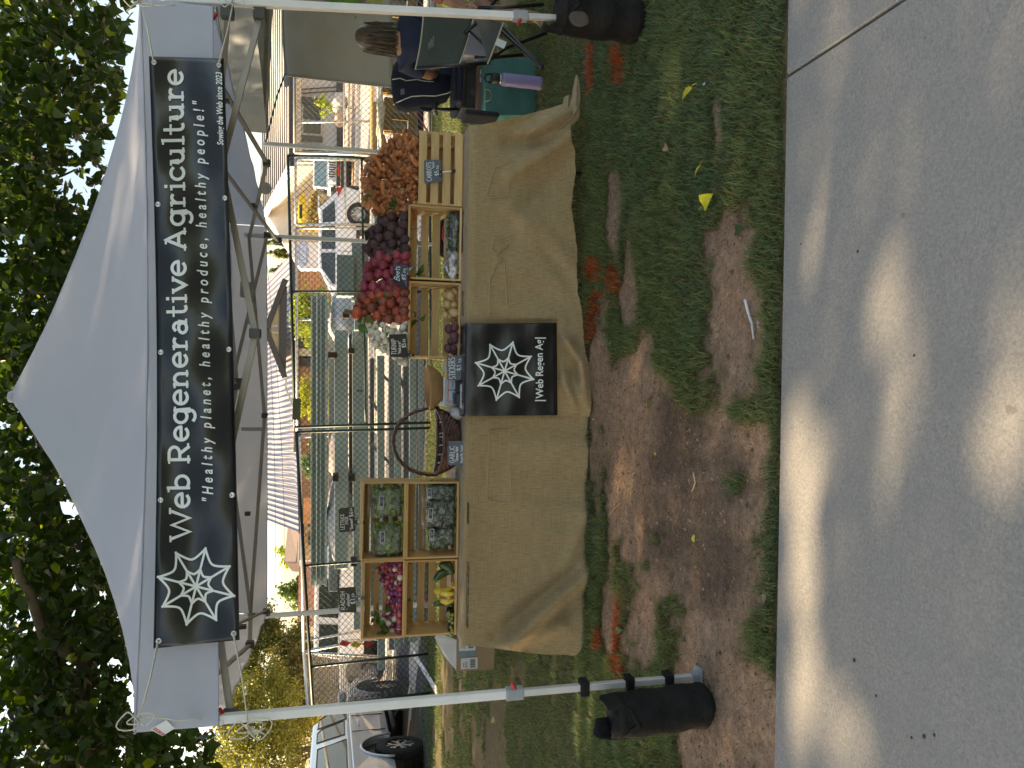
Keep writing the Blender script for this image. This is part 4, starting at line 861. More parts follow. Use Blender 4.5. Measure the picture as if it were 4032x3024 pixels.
# white wagon pointing left
white = M('paint_white', (.66, .68, .72), (.72, .74, .78), rough=.25, coat=.6, scale=.5)
t = thing('white_wagon', 'white wagon seen side on behind the beets', 'car', (4.2, 27.2, 0), R(180)); t.location.x = W(1430, 1035, 27).x; t.location.z = tz(4, 27)-.02
prof = [(-2.35, .45), (-2.42, .75), (-2.36, 1.08), (-1.2, 1.12), (1.0, 1.06), (2.0, .92), (2.45, .72), (2.5, .45)]
carbody(t, prof, ((-1.52, .42), (1.55, .42)), .92, white, .32, ((-2.32, 1.55, 1.04), (-1.75, .25, 1.66)), .66,
     [[(-1.95, 1.16), (-1.25, 1.12), (-1.22, 1.52), (-1.6, 1.54)], [(-1.1, 1.12), (-.32, 1.11), (-.32, 1.55), (-1.08, 1.54)], [(-.2, 1.11), (.95, 1.1), (.32, 1.52), (-.18, 1.56)]])
for x in (-1.52, 1.55):
    for s in (-1, 1): wheel(t, x, s*.80, .37, .24, s, spokes=10, rimr=.66)
for s in (-1, 1):
    MB().prism([(-2.40, 1.10), (-2.05, 1.04), (-2.22, .96), (-2.38, .88)], s*.90, s*.935, lambda a, b, d: Vector((a, d, b))).obj('tail_lamp', lampred, t)
    mirror(t, .95, s*.88, 1.12, white, s); MB().box((2.3, s*.6, .8), (.25, .4, .14)).obj('headlight', lampclear, t, bevel=.03)
    for x in (-.25, .95, -1.15): MB().box((x, s*.93, .74), (.012, .012, .6)).obj('door_gap', carblack, t)
    MB().box((0, s*.9, .36), (2.2, .06, .12)).obj('sill', carblack, t)
MB().box((-1.95, 0, 1.68), (.5, 1.2, .04)).obj('spoiler', white, t, bevel=.015); MB().box((-2.45, 0, .5), (.12, 1.6, .3)).obj('bumper', carblack, t, bevel=.03)
# white off-roader facing us
t = thing('white_offroader', 'white boxy off road car with slotted grille facing the stall', 'car', tuple(W(1352, 695, 38)), R(-97)); t.location.z = tz(8, 38)
prof = [(-2.0, .6), (-2.05, 1.15), (.55, 1.15), (1.9, 1.12), (1.95, .95), (1.95, .62)]
carbody(t, prof, ((-1.35, .48), (1.38, .48)), .78, white, .55, ((-2.0, .65, 1.14), (-1.95, .38, 1.85)), .66, [[(-1.8, 1.22), (-.9, 1.22), (-.9, 1.72), (-1.75, 1.72)], [(-.75, 1.2), (.5, 1.2), (.3, 1.72), (-.72, 1.72)]], bev=.04)
for x in (-1.35, 1.38):
    for s in (-1, 1): wheel(t, x, s*.80, .40, .28, s, spokes=5, rimr=.55)
    for s in (-1, 1): MB().prism([(x-.62, .82), (x-.5, 1.0), (x+.5, 1.0), (x+.62, .78), (x+.55, .78), (x+.42, .93), (x-.42, .93), (x-.55, .80)], s*.70, s*1.0, lambda a, b, d: Vector((a, d, b))).obj('fender', carblack, t)
gp = MB().box((1.97, 0, .92), (.06, 1.22, .40)).obj('grille', white, t, bevel=.05)
for k in range(7): MB().box((2.005, (k-3)*.105, .94), (.01, .055, .3)).obj('slot', carblack, gp)
for s in (-1, 1):
    MB().lathe([(0, .03), (.08, .025), (.095, 0)], 16, ax='x', c=(2.0, s*.48, .96)).obj('headlight', lampclear, t, True); mirror(t, .72, s*.78, 1.25, carblack, s)
MB().box((2.12, 0, .66), (.22, 1.5, .18)).obj('bumper', carblack, t, bevel=.03); MB().box((2.25, -.05, .66), (.03, .5, .09)).obj('tow_strap', lampred, t); MB().box((2.03, -.1, .78), (.02, .32, .1)).obj('number_plate', M('plate_gold', (.55, .42, .15), rough=.5), t)
mb = MB(); mb.tube([(2.2, -.5, .64), (2.26, -.4, .45), (2.26, .4, .45), (2.2, .5, .64)], .03, 6); mb.obj('bull_bar', carblack, t)
# white pickup pointing right behind the fence
t = thing('white_pickup', 'white crew cab pickup nose to the right behind the radish crate', 'pickup truck', tuple(W(1500, 2330, 22.6)), R(-4)); t.location.z = .02
prof = [(-2.9, .7), (-2.95, 1.2), (-1.5, 1.22), (.9, 1.22), (2.3, 1.14), (2.6, .95), (2.62, .6)]
whitew = M('paint_white_warm', (.70, .67, .64), (.76, .73, .70), rough=.25, coat=.6, scale=.5)
carbody(t, prof, ((-1.95, .5), (1.75, .5)), .98, whitew, .55, ((-1.6, 1.75, 1.2), (-1.5, .70, 1.93)), .74, [[(-1.38, 1.28), (-.58, 1.28), (-.58, 1.78), (-1.36, 1.78)], [(-.38, 1.28), (.95, 1.26), (.52, 1.80), (-.36, 1.80)]])
for x in (-1.95, 1.75):
    for s in (-1, 1): wheel(t, x, s*.87, .40, .27, s, spokes=6, rimr=.6)
for s in (-1, 1): mirror(t, .98, s*.95, 1.32, carblack, s)
MB().box((2.62, 0, .7), (.14, 1.8, .34)).obj('bumper', rim_m, t, bevel=.04); MB().box((2.6, 0, 1.0), (.06, 1.1, .3)).obj('grille', carblack, t)
for s in (-1, 1): MB().box((2.55, s*.78, 1.02), (.14, .3, .22)).obj('headlight', lampclear, t, bevel=.03)
# red and yellow flags between crates and truck
for i, (x_, y_, c_) in enumerate(((1350, 2520, (.7, .05, .03)), (1395, 2525, (.8, .55, .03)), (1440, 2522, (.7, .06, .03)))):
    t = thing('marker_flag', ('upper red marker ribbon by the white truck', 'yellow marker ribbon by the white truck', 'lower red marker ribbon by the white truck')[i], 'marker flag', tuple(W(x_+18, y_, 15)))
    MB().tube([(0, 0, -.25), (0, 0, .12)], .008, 5).obj('stick', galv, t); MB().add([(0, 0, .1), (-.06, -.03, .16), (-.13, .0, .03), (-.05, .02, -.08)], [(0, 1, 2, 3)]).obj('ribbon', M('ribbon_%d' % i, c_, rough=.5), t, solid=.006)
# parked car parts far right of white truck (red/black)
boxt('far_red_van', W(1300, 2195, 34), (1.6, 1.0, .55), M('far_red', (.5, .05, .04), rough=.4), 'distant small red car beyond the white truck hood', 'car', .15)
boxt('far_dark_car', W(1325, 2235, 33), (1.3, 1.0, .5), carblack, 'distant small black car beyond the white truck hood', 'car', .15)

# ================================================================ trees
bark = M('bark', (.10, .075, .055), (.2, .16, .12), scale=3, rough=.95, bmp=1, bscale=25, stretch=(1, 1, .25))
leafm = Mattr('tree_leaves', rough=.42, trans=.38, spec=.45)
def leafcloud(name, pts, size, cols, parent, seed=0, kind='stuff', mat=leafm, aspect=.8, droop=.5, flat=.4, shape=6):
    r = np.random.default_rng(seed); n = len(pts); s = size*r.uniform(.6, 1.25, n)[:, None] if np.isscalar(size) else (size*r.uniform(.8, 1.2, n))[:, None]
    # leaf axis and normal
    az = r.uniform(0, 2*np.pi, n); el = -droop+r.normal(0, .45, n); ax = np.stack([np.cos(az)*np.cos(el), np.sin(az)*np.cos(el), np.sin(el)], 1)
    q = r.normal(0, 1, (n, 3)); q[:, 2] += 1/flat*.6; q -= ax*(q*ax).sum(1, keepdims=True); q /= np.linalg.norm(q, axis=1, keepdims=True)+1e-9; sd = np.cross(q, ax)
    if shape == 6: L = [(0, 0, 0), (.28, .42, .06), (.62, .34, .08), (1, 0, 0), (.62, -.34, .08), (.28, -.42, .06)]
    else: L = [(0, 0, 0), (.45, .4, .04), (1, 0, 0), (.45, -.4, .04)]
    V = np.stack([pts+s*(ax*(a-.4)+sd*b*aspect+q*c) for a, b, c in L], 1).reshape(-1, 3); k = len(L); b0 = np.arange(n)*k
    if k == 6: F = np.concatenate([np.stack([b0, b0+1, b0+2, b0+3], 1), np.stack([b0, b0+3, b0+4, b0+5], 1)])
    else: F = np.stack([b0, b0+1, b0+2, b0+3], 1)
    c = np.array(cols[0])+(np.array(cols[1])-np.array(cols[0]))*r.uniform(0, 1, (n, 1)); c = c*r.uniform(.7, 1.25, (n, 1))
    if len(cols) > 2: m_ = r.uniform(0, 1, n) < .04; c[m_] = np.array(cols[2])
    return polymesh(name, V, F, np.repeat(c, k, 0), mat, parent, kind)
def crownpts(n, c, rad, seed, clumps=30, cs=.35, hollow=.3):
    r = np.random.default_rng(seed); d = r.normal(0, 1, (clumps, 3)); d /= np.linalg.norm(d, axis=1, keepdims=True); cc = d*(r.uniform(hollow, 1, (clumps, 1))**.6)
    k = r.integers(0, clumps, n); p = cc[k]+r.normal(0, cs*.5, (n, 3))*np.array([1, 1, .8]); return p*np.array(rad)+np.array(c)
LIT = [  # outline (ellipses in picture coordinates) of the gaps in the crown that let the sun through to the ground
 (3180, 2250, 85, 680, 0), (3215, 730, 55, 290, 0), (4030, 1400, 150, 480, 0), (3150, 1830, 45, 260, 0), (3500, 1520, 110, 460, .42), (3420, 2230, 80, 300, .5), (3480, 640, 90, 260, .6), (3700, 1900, 120, 300, .7)]
big = thing('shade_tree', 'large broad leaved tree hanging over the white tent', 'tree', (-6.6, 7.4, -.05))
def limb(pts, r0, r1, n=7, parent=big, nm='limb'):
    q = [Vector(p)-Vector(parent.location) for p in pts]; fine = []
    for i in range(len(q)-1):
        for t in range(5): fine.append(q[i].lerp(q[i+1], t/5)+Vector([random.uniform(-.02, .02)*r0*10 for _ in range(3)]))
    fine.append(q[-1]); m = len(fine); return MB().tube(fine, [r0+(r1-r0)*i/m for i in range(m)], n).obj(nm, bark, parent, True)
limb([(-6.6, 7.4, -.05), (-6.55, 7.45, 1.5), (-6.3, 7.5, 3.2)], .30, .22, 12, nm='trunk')
limb([(-6.3, 7.5, 3.2), W(200, 2790, 8.2), W(205, 2400, 8.3), W(240, 2100, 8.5), W(215, 1990, 8.6)], .15, .05)
limb([(-6.3, 7.5, 3.2), W(350, 2950, 7.8), W(330, 2600, 7.5), W(180, 2500, 7.2), W(60, 2200, 7)], .10, .03)
limb([W(240, 2100, 8.5), W(130, 1600, 8.5), W(30, 1420, 8.3), W(100, 1240, 8.4), W(115, 1080, 8.2), W(120, 700, 8), W(200, 300, 7.6)], .06, .02)
limb([W(205, 2400, 8.3), W(320, 2380, 9), W(350, 2330, 9.4)], .06, .03); limb([W(120, 700, 8), W(190, 850, 8.4), W(230, 980, 8.5)], .04, .02)
limb([(-6.3, 7.5, 3.2), (-5.5, 6, 5), (-3.5, 4.2, 5.6), (0, 3.6, 5.8), (3, 3.8, 5.4)], .16, .04); limb([(-6.3, 7.5, 3.2), (-8, 6, 4.6), (-9, 4, 5)], .14, .05)
for k in range(14):
    y_ = 200+190*k; limb([W(60+130*(k % 3), y_, 8), W(200+100*((k*7) % 4), y_+random.randint(-160, 160), 8+random.uniform(-.8, .8))], .022, .006, 5, nm='branch')
# visible part of the crown, above the tent roof
rr = np.random.default_rng(11); N = 56000
pxv = rr.uniform(-160, 900, N); pyv = rr.uniform(-250, 3300, N); Yv = rr.uniform(6.9, 11.0, N)
def bound(py):      # lower outline of the foliage in the picture
    return np.interp(py, [-300, 0, 150, 350, 480, 560, 700, 900, 1400, 2300, 2600, 2840, 2880, 3024, 3300], [545, 545, 520, 525, 480, 455, 440, 500, 560, 560, 600, 640, 850, 870, 880])
bx_ = bound(pyv)-60*fbm2(pyv, pyv*0, 1/90., 41)
gap = fbm2(pxv, pyv, 1/105., 51); sc = 8.3/Yv
keep = (pxv < bx_) & ((gap > .40) | (rr.uniform(0, 1, N) < .32))
keep &= ~((fbm2(pxv, pyv, 1/55., 52) > .62) & (rr.uniform(0, 1, N) < .8))
keep &= ~((pyv < 520) & (pxv > 470-.55*(pyv)*0) & (rr.uniform(0, 1, N) < .35))
pxv, pyv, Yv = pxv[keep], pyv[keep], Yv[keep]
D = np.array(fwd)[None]+np.array(rgt)[None]*((1512-pyv)/FPX)[:, None]-np.array(up)[None]*((pxv-2016)/FPX)[:, None]; D = D*(Yv/D[:, 1])[:, None]
vis = D+np.array([0, 0, EYE]); S = np.array(SUN)
RK = np.random.default_rng(99)
def through(pts, keepfrac=0.0):
    """true where the leaf would shade one of the ground patches that the photograph shows in sun"""
    bad = np.zeros(len(pts), bool)
    k = pts[:, 2]/S[2]; G = pts-S[None]*k[:, None]; gx, gy, f = project(G*np.array([1, 1, 0])); ok = f > .3
    for cx, cy, rx, ry, kp in LIT: bad |= ok & (RK.uniform(0, 1, len(pts)) >= kp) & (((gx-cx)/rx)**2+((gy-cy)/ry)**2 < 1)
    # streaks on the front slope of the tent roof, the burlap and the lawn
    for (P0, n_, els) in SPOTS:
        k = ((pts-P0)@n_)/(S@n_); G = pts-S[None]*k[:, None]; gx, gy, f = project(G); ok = (f > .3) & (k > 0)
        for cx, cy, rx, ry in els: bad |= ok & (((gx-cx)/rx)**2+((gy-cy)/ry)**2 < 1)
    return bad
FL, FR, BR_, BL_ = Vector((-1.23, 2.95, 0)), Vector((1.72, 3.55, 0)), Vector((1.27, 6.7, 0)), Vector((-1.72, 6.0, 0))
frontn = (FR-FL).cross(Vector((0, 0, 1))).normalized()      # faces the viewer
pk = np.array([.01, 4.8, 3.2]); e0 = np.array([-1.23, 2.95, 2.2]); e1 = np.array([1.72, 3.55, 2.25]); nn = np.cross(e1-e0, pk-e0); nn /= np.linalg.norm(nn)
SPOTS = [(pk, nn, [(175, 1565, 7, 30), (245, 1630, 8, 50), (345, 1850, 11, 75), (270, 1685, 6, 24), (455, 1030, 22, 150), (460, 700, 60, 180), (480, 400, 45, 130), (520, 860, 18, 90), (485, 1240, 8, 50)]),
         (np.array([0, 0, 0.]), np.array([0, 0, 1.]), [(2290, 2640, 16, 200), (2290, 2900, 22, 90), (2530, 2240, 14, 150), (2440, 1890, 12, 120), (2340, 2800, 16, 120)])]
vis = vis[~through(vis)]
greens = [(.022, .048, .008), (.048, .092, .014), (.26, .32, .03)]
r = np.random.default_rng(3); order = np.argsort(vis[:, 1]); near = order[:300]; rest = order[300:]
leafcloud('foliage', vis[rest]-np.array(big.location), .125, greens, big, 5)
lm = leafmesh('leaf', .13, .10, .5, 'broad'); lmat = [M('shade_leaf_a', (.035, .07, .012), rough=.42, trans=.35, rnd=.3), M('shade_leaf_b', (.06, .10, .015), rough=.42, trans=.4, rnd=.3)]
lmesh = [lm.mesh('leaf', True), lm.mesh('leaf', True)]
for i, me in enumerate(lmesh): me.materials.append(lmat[i])
for i in near:
    o = link('leaf', lmesh[i % 2], None, big); o.location = Vector(vis[i])-big.location; o.rotation_euler = (random.uniform(-.6, .6), random.uniform(.1, 1.1), random.uniform(0, 6.28)); s_ = random.uniform(.7, 1.25); o.scale = (s_,)*3
# the rest of the crown: over the viewer and off to the left where the low sun comes from
def slabpts(n, lo, hi, seed): r = np.random.default_rng(seed); return r.uniform(lo, hi, (n, 3))
top = np.concatenate([slabpts(9000, (-6, -2, 4.6), (5.5, 7.5, 6.6), 1)])
def outside(p):
    gx, gy, f = project(p); return ~((f > 0) & (gx > -120) & (gx < 4150) & (gy > -150) & (gy < 3180))
top = top[outside(top) & ~through(top)]
leafcloud('upper_foliage', top-np.array(big.location), .19, greens, big, 6, shape=4)
t2 = thing('shade_tree', 'second broad leaved tree out at far left shading the stall', 'tree', (-13.0, 1.6, 0))
limb([(-13, 1.6, -.05), (-12.9, 1.6, 2), (-12.6, 1.5, 4.5)], .35, .2, 12, t2, 'trunk'); limb([(-12.6, 1.5, 4.5), (-11.6, 3.5, 6.5)], .14, .05, parent=t2); limb([(-12.6, 1.5, 4.5), (-13, -1, 7)], .14, .05, parent=t2)
lf = slabpts(70000, (-14.6, -3.2, 2.2), (-9.8, 12.0, 9.6), 2)
dd = ((lf[:, 1]-4.4)/7.6)**2+((lf[:, 2]-5.9)/4.0)**2; lf = lf[(dd < 1.0+.3*(fbm2(lf[:, 1], lf[:, 2], .6, 77)-.5)) & outside(lf)]; lf = lf[~through(lf)]
leafcloud('foliage', lf-np.array(t2.location), .20, greens, t2, 8, shape=4)
# trees beyond
def tree(name, label, base, h, crown_c, rad, n, size, cols, seed, clumps=40, cs=.3, trunk=.15, cat='tree', trunkh=None, mat=leafm):
    t = thing(name, label, cat, tuple(base)); b = Vector(base); cc = Vector(crown_c)-b
    if trunk:
        MB().tube([(0, 0, -.1), cc*.45+Vector((.1, 0, 0)), cc], [trunk, trunk*.7, trunk*.35], 8).obj('trunk', bark, t, True)
        for k in range(6):
            a = k*1.05+seed; MB().tube([cc*.4+cc*.08*k, cc+Vector((math.cos(a)*rad[0]*.6, math.sin(a)*rad[1]*.5, rad[2]*(.6*math.sin(k*2.1))))], [trunk*.35, trunk*.08], 5).obj('limb', bark, t)
    leafcloud('crown', crownpts(n, cc, rad, seed, clumps, cs), size, cols, t, seed, shape=4, mat=mat); return t
yg = [(.12, .125, .025), (.30, .26, .055)]; dg = [(.035, .06, .015), (.08, .11, .03)]; bright = [(.16, .24, .025), (.40, .42, .05)]; mid = [(.07, .12, .03), (.15, .22, .06)]
def treeat(name, label, xb, yb2, Y_, xt, rx, n, size, cols, seed, **k):
    base = W(xb, yb2, Y_); base.z = tz(base.x, Y_); top_ = W(xt, yb2, Y_); low = W(k.pop('xlow', xb), yb2, Y_); c = (top_+low)/2; c.x = base.x
    return tree(name, label, base, 0, c, (rx*Y_/FPX, rx*Y_/FPX*.8, abs(top_.z-low.z)/2), n, size, cols, seed, **k)
treeat('honey_tree', 'tall yellow green tree with airy crown behind the silver pickup', 1300, 2950, 27, 780, 310, 34000, .115, yg, 21, clumps=150, cs=.22, xlow=1260)
treeat('honey_tree', 'olive green tree rising beside the left tent corner', 1300, 2560, 32, 905, 190, 20000, .13, [(.08, .10, .025), (.19, .18, .045)], 22, clumps=90, cs=.22, xlow=1230)
treeat('honey_tree', 'brownish low tree mass behind the side fence return', 1320, 2720, 30, 1010, 190, 14000, .12, [(.10, .09, .03), (.2, .16, .05)], 23, clumps=60, cs=.25, xlow=1290)
treeat('leafy_tree', 'small bright tree over the brown roofed house', 1300, 2180, 70, 1085, 55, 1800, .35, bright, 24, clumps=24)
treeat('leafy_tree', 'rounded green tree between tiled house and sky', 1300, 2330, 66, 1100, 60, 1800, .35, mid, 25, clumps=24)
treeat('conifer', 'drooping green conifer nearest the utility pole', 1300, 850, 62, 1062, 52, 2600, .36, mid, 26, clumps=30, xlow=1200)
treeat('leafy_tree', 'lime green tree behind the satellite dish', 1300, 770, 70, 1040, 46, 1500, .4, bright, 27, clumps=20, xlow=1150)
treeat('leafy_tree', 'pale green tree line strip above the banded house roof', 1300, 130, 62, 1000, 200, 2600, .4, bright, 28, clumps=40, xlow=1080)
for i, (y_, xt) in enumerate(((968, 1054), (1012, 1055), (1068, 1054))): treeat('cypress', ('cypress with narrow spire nearest the conifer', 'middle spire of the three cypresses', 'cypress spire nearest the hall roof')[i], 1290, y_, 64, xt, 18 if i < 2 else 15, 1500, .3, [(.14, .16, .05), (.24, .24, .08)], 30+i, clumps=16, cs=.3, xlow=1260, trunk=.08)
treeat('shrub', 'bright yellow green bush before the hall gable', 1330, 1250, 30, 1140, 110, 4200, .13, bright, 34, clumps=60, cs=.25, xlow=1330, cat='shrub', trunk=.05)
treeat('shrub', 'yellow sunlit bush under the small olive sign', 1330, 1560, 30, 1175, 95, 3000, .12, [(.25, .28, .02), (.5, .45, .04)], 35, clumps=50, cs=.25, xlow=1330, cat='shrub', trunk=.05)
treeat('shrub', 'dark bluish green shrub at the brown plank fence', 1300, 1800, 32, 1190, 70, 2400, .15, [(.06, .12, .05), (.13, .22, .1)], 36, clumps=30, cs=.3, xlow=1290, cat='shrub', trunk=.05)
treeat('shrub', 'flowering orange and green shrub behind the wagon roof', 1320, 850, 33, 1195, 75, 2200, .13, [(.2, .24, .05), (.5, .25, .12)], 37, clumps=30, xlow=1300, cat='shrub', trunk=.04)
treeat('shrub', 'thin leafy sapling by the house window', 1345, 430, 33, 1230, 40, 420, .12, bright, 38, clumps=12, xlow=1330, cat='shrub', trunk=.03)
treeat('shrub', 'golden street tree beyond the white truck', 1320, 2130, 33, 1265, 90, 1500, .16, [(.3, .25, .03), (.5, .4, .05)], 39, clumps=20, xlow=1330, cat='shrub', trunk=.05)
# ================================================================ the white tent
def canvas(name, c1, c2, tr=.35, rough=.7):
    m, nt, b = newmat(name); setp(b, 'Roughness', rough); setp(b, 'Specular IOR Level', .3)
    f = noisen(nt, 1.5, 5, .6); f2 = noisen(nt, 3.5, 4, .55, stretch=(1.2, 1.2, .35), dist=.6)
    col = mix(nt, ramp(nt, f, .3, .7), c1, c2); nt.links.new(col, b.inputs['Base Color']); bump(nt, b, f2, .35, .02)
    t_ = nt.nodes.new('ShaderNodeBsdfTranslucent'); nt.links.new(col, t_.inputs[0]); ms = nt.nodes.new('ShaderNodeMixShader'); ms.inputs[0].default_value = tr
    nt.links.new(b.outputs[0], ms.inputs[1]); nt.links.new(t_.outputs[0], ms.inputs[2]); nt.links.new(ms.outputs[0], nt.nodes['Material Output'].inputs[0]); MATS[name] = m; return m
white_fab = canvas('white_canvas', (.58, .615, .72), (.64, .67, .77), .42); grey_fab = canvas('grey_canvas', (.24, .27, .28), (.34, .37, .38), .2)
leg_m = M('leg_white_metal', (.66, .67, .66), (.74, .74, .73), rough=.32, spec=.5); leg_in = M('leg_aluminium', (.6, .6, .6), (.68, .68, .68), rough=.3, metal=.4)
truss_m = M('truss_taupe', (.30, .275, .235), (.36, .335, .29), rough=.35, spec=.5); joint_m = M('joint_grey', (.07, .07, .065), rough=.55); collar_m = M('collar_grey', (.27, .29, .31), rough=.5); red_m = M('red_lever', (.5, .02, .03), rough=.35)
def canopy(name, label, C, zb, zt, peak, fab, frame_z=None, ripple=.012, sag=1.32, bars=True, seed=0):
    """C: corners FL FR BR BL (xy), zb / zt: valance bottom and top heights, peak point"""
    t = thing(name, label, 'canopy tent', (C[0].x, C[0].y, 0)); o = t.location.copy()
    N = 36; V = []; top = MB()
    def rim(s, off=0):           # s in 0..4 round the edge
        k = int(s) % 4; f = s-int(s); a, b = C[k], C[(k+1) % 4]; p = a.lerp(b, f); z = zt[k]*(1-f)+zt[(k+1) % 4]*f-.035*math.sin(math.pi*f)**1.0; zl = zb[k]*(1-f)+zb[(k+1) % 4]*f-.004*math.sin(math.pi*f); return p, z, zl
    rings = 14; M4 = N*4
    for j in range(rings+1):
        d = j/rings
        for i in range(M4):
            p, z, _ = rim(i/N); q = Vector((peak[0], peak[1], 0)).lerp(Vector((p.x, p.y, 0)), d)
            f = (i % N)/N; hip = abs(f-.5)*2; zz = z+(peak[2]-z)*((1-d)**sag if d < 1 else 0)
            zz -= .055*math.sin(math.pi*d)*(1-hip**2); zz += ripple*.8*noise.noise(Vector((q.x*2, q.y*2, seed)))*math.sin(math.pi*d)
            zz += ripple*.5*math.sin(f*N*1.1+seed)*max(0, d-.55)*1.5
            V.append(Vector((q.x, q.y, zz))-Vector((o.x, o.y, 0)))
    top.v = [tuple(v) for v in V]; top.f = [(j*M4+i, j*M4+(i+1) % M4, (j+1)*M4+(i+1) % M4, (j+1)*M4+i) for j in range(rings) for i in range(M4)]
    top.obj('roof_cover', fab, t, True)
    for k in range(4):
        a, b = C[k], C[(k+1) % 4]; nrm = Vector((b.y-a.y, -(b.x-a.x), 0)).normalized(); P_ = []; nu, nv = 90, 8
        for j in range(nv):
            for i in range(nu):
                f = i/(nu-1); p, z, zl = rim(k+min(f, .99999)); h = j/(nv-1); zz = z+(zl-z)*h
                w_ = (ripple*math.sin(f*33+seed*2+1.5*math.sin(f*9))*h+ripple*.7*noise.noise(Vector((f*14, h*1.5, k+seed))))*math.sin(math.pi*f)**.3
                P_.append(p+nrm*(.004+w_)+Vector((0, 0, zz))-Vector((o.x, o.y, 0)))
        MB().grid(P_, nu, nv).obj('valance', fab, t, True)
        MB().tube([q+nrm*.004 for q in P_[-nu:]], .0035, 5).obj('hem', fab, t, True)
        MB().tube([q+nrm*.003 for q in P_[:nu]], .004, 5).obj('seam', fab, t, True)
    return t, o
cFL = Wp(531, 2880, FL, frontn); cFR = Wp(553, -6, FL, frontn); zbl = Wp(859, 2864, FL, frontn).z; zbr = Wp(838, 8, FL, frontn).z
kx = (cFR-cFL).xy.to_3d(); BLc = Vector((-1.77, 6.06, 0)); BRc = Vector((1.30, 6.78, 0))
CC = [Vector((cFL.x, cFL.y, 0)), Vector((cFR.x, cFR.y, 0)), BRc, BLc]
zB = [zbl, zbr, W(1048, 930, 6.78).z, W(1050, 2440, 6.06).z]; zT = [cFL.z, cFR.z, zB[2]+.29, zB[3]+.29]
ctr = sum(CC, Vector())/4; pkp = W(36, 1562, ctr.y)
tent, to = canopy('canopy_tent', 'big white canopy tent with peaked roof over the vegetable stall', CC, zB, zT, (pkp.x, pkp.y, pkp.z), white_fab, seed=1)
o = to
MB().lathe([(.03, -.02), (.035, 0), (.03, .012), (.0, .02)], 12, c=pkp-o+Vector((0, 0, -.012))).obj('peak_cap', white_fab, tent, True)
LEG = [((359, 2755), (194, 900)), ((2935, 2500), (2995, 860)), None, None]
def tentleg(t, o, foot, head, collar_t=None, r_=.0165, lever=None, inner=True):
    foot, head = Vector(foot)-o, Vector(head)-o; d = head-foot; ct = collar_t or .5
    MB().bar(foot+d*ct, head, r_*2, r_*2, (1, 0, 0)).obj('leg', leg_m, t, bevel=.004)
    l2 = MB().bar(foot, foot+d*(ct+.03), r_*1.62, r_*1.62, (1, 0, 0)).obj('leg_extension', leg_in, t, bevel=.003)
    cm = MB().bar(foot+d*(ct-.012), foot+d*(ct+.022), r_*2.7, r_*2.7, (1, 0, 0)).obj('collar', collar_m, t, bevel=.005)
    cc = foot+d*(ct+.004); s = lever or 1; MB().bar(cc+Vector((s*.02, -.012, 0)), cc+Vector((s*.055, -.03, .022)), .016, .012).obj('lever', red_m, cm, bevel=.003)
    MB().box(foot+Vector((0, 0, .004)), (.085, .07, .007)).obj('foot', collar_m, t, bevel=.002); MB().box(foot+Vector((0, 0, .02)), (.04, .04, .03)).obj('foot_socket', collar_m, t, bevel=.003)
    return cc
ftL = Wz(2752, 2665, 0); hdL = Wp(880, 2832, FL+frontn*-.03, frontn); hdL.z += .22
tentleg(tent, o, ftL, hdL+Vector((0, 0, 0)), .365, .0165, 1)
hdR = Wp(860, 22, FL-frontn*.03, frontn); ftR = Vector((hdR.x+.04, 3.58, 0)); ftR = Vector((Wp(2136, 72, FL-frontn*.03, frontn).x, Wp(2136, 72, FL-frontn*.03, frontn).y, 0)); ftR += (ftR-Vector((hdR.x, hdR.y, 0)))*.35
hdR.z += .22; tentleg(tent, o, ftR, hdR, .28, .0165, -1)
hBL = W(1030, 2428, 6.0); fBL = Vector((W(1460, 2380, 6.0).x, 6.0, 0)); hBR = W(1020, 930, 6.72); fBR = Vector((W(1435, 943, 6.72).x, 6.72, 0)); hBL.z += .12; hBR.z += .12
tentleg(tent, o, fBL, hBL, .35); tentleg(tent, o, fBR, hBR, .35)
# scissor trusses, one pair of crossing bars per half side
H4 = [hdL, hdR, hBR, hBL]
lowz = {0: W(996, 1542, 3.25).z, 2: W(1043, 1645, 6.36).z, 3: W(980, 2560, 4.45).z, 1: None}
for k in range(4):
    a, b = H4[k], H4[(k+1) % 4]; mid = (a+b)/2; inn = (ctr-mid); inn.z = 0; inn = inn.normalized()*.03; lo = lowz[k] or 1.93; hi = lo+.30
    ends = []
    for p in (a, b):
        hi_p = Vector((p.x, p.y, min(p.z-.04, lo+.33)))+inn; lo_p = Vector((p.x, p.y, lo+.035))+inn; mh, ml = Vector((mid.x, mid.y, hi))+inn, Vector((mid.x, mid.y, lo))+inn
        for q, (s, e) in enumerate(((hi_p, ml), (lo_p, mh))):
            oo = inn.normalized()*(.014*q); MB().bar(s+oo-o, e+oo-o, .013, .026).obj('truss_bar', truss_m, tent, bevel=.002)
        MB().box((hi_p+ml+lo_p+mh)/4-o, (.03, .045, .04)).obj('joint', joint_m, tent, bevel=.004)
        MB().box(lo_p-o, (.05, .055, .055)).obj('slider', joint_m, tent, bevel=.006)
    for q in (mh, ml): MB().box(q-o, (.04, .05, .045)).obj('joint', joint_m, tent, bevel=.005)
    # bars that climb from the side to the centre pole
    MB().bar(Vector((mid.x, mid.y, lo+.3))+inn*1.5-o, Vector((ctr.x, ctr.y, 2.05))-o, .012, .022).obj('truss_bar', truss_m, tent, bevel=.002)
MB().tube([Vector((ctr.x, ctr.y, 2.0))-o, pkp-o-Vector((0, 0, .05))], .016, 8).obj('centre_pole', truss_m, tent, True); MB().box(Vector((ctr.x, ctr.y, 2.05))-o, (.07, .07, .07)).obj('joint', joint_m, tent, bevel=.01)
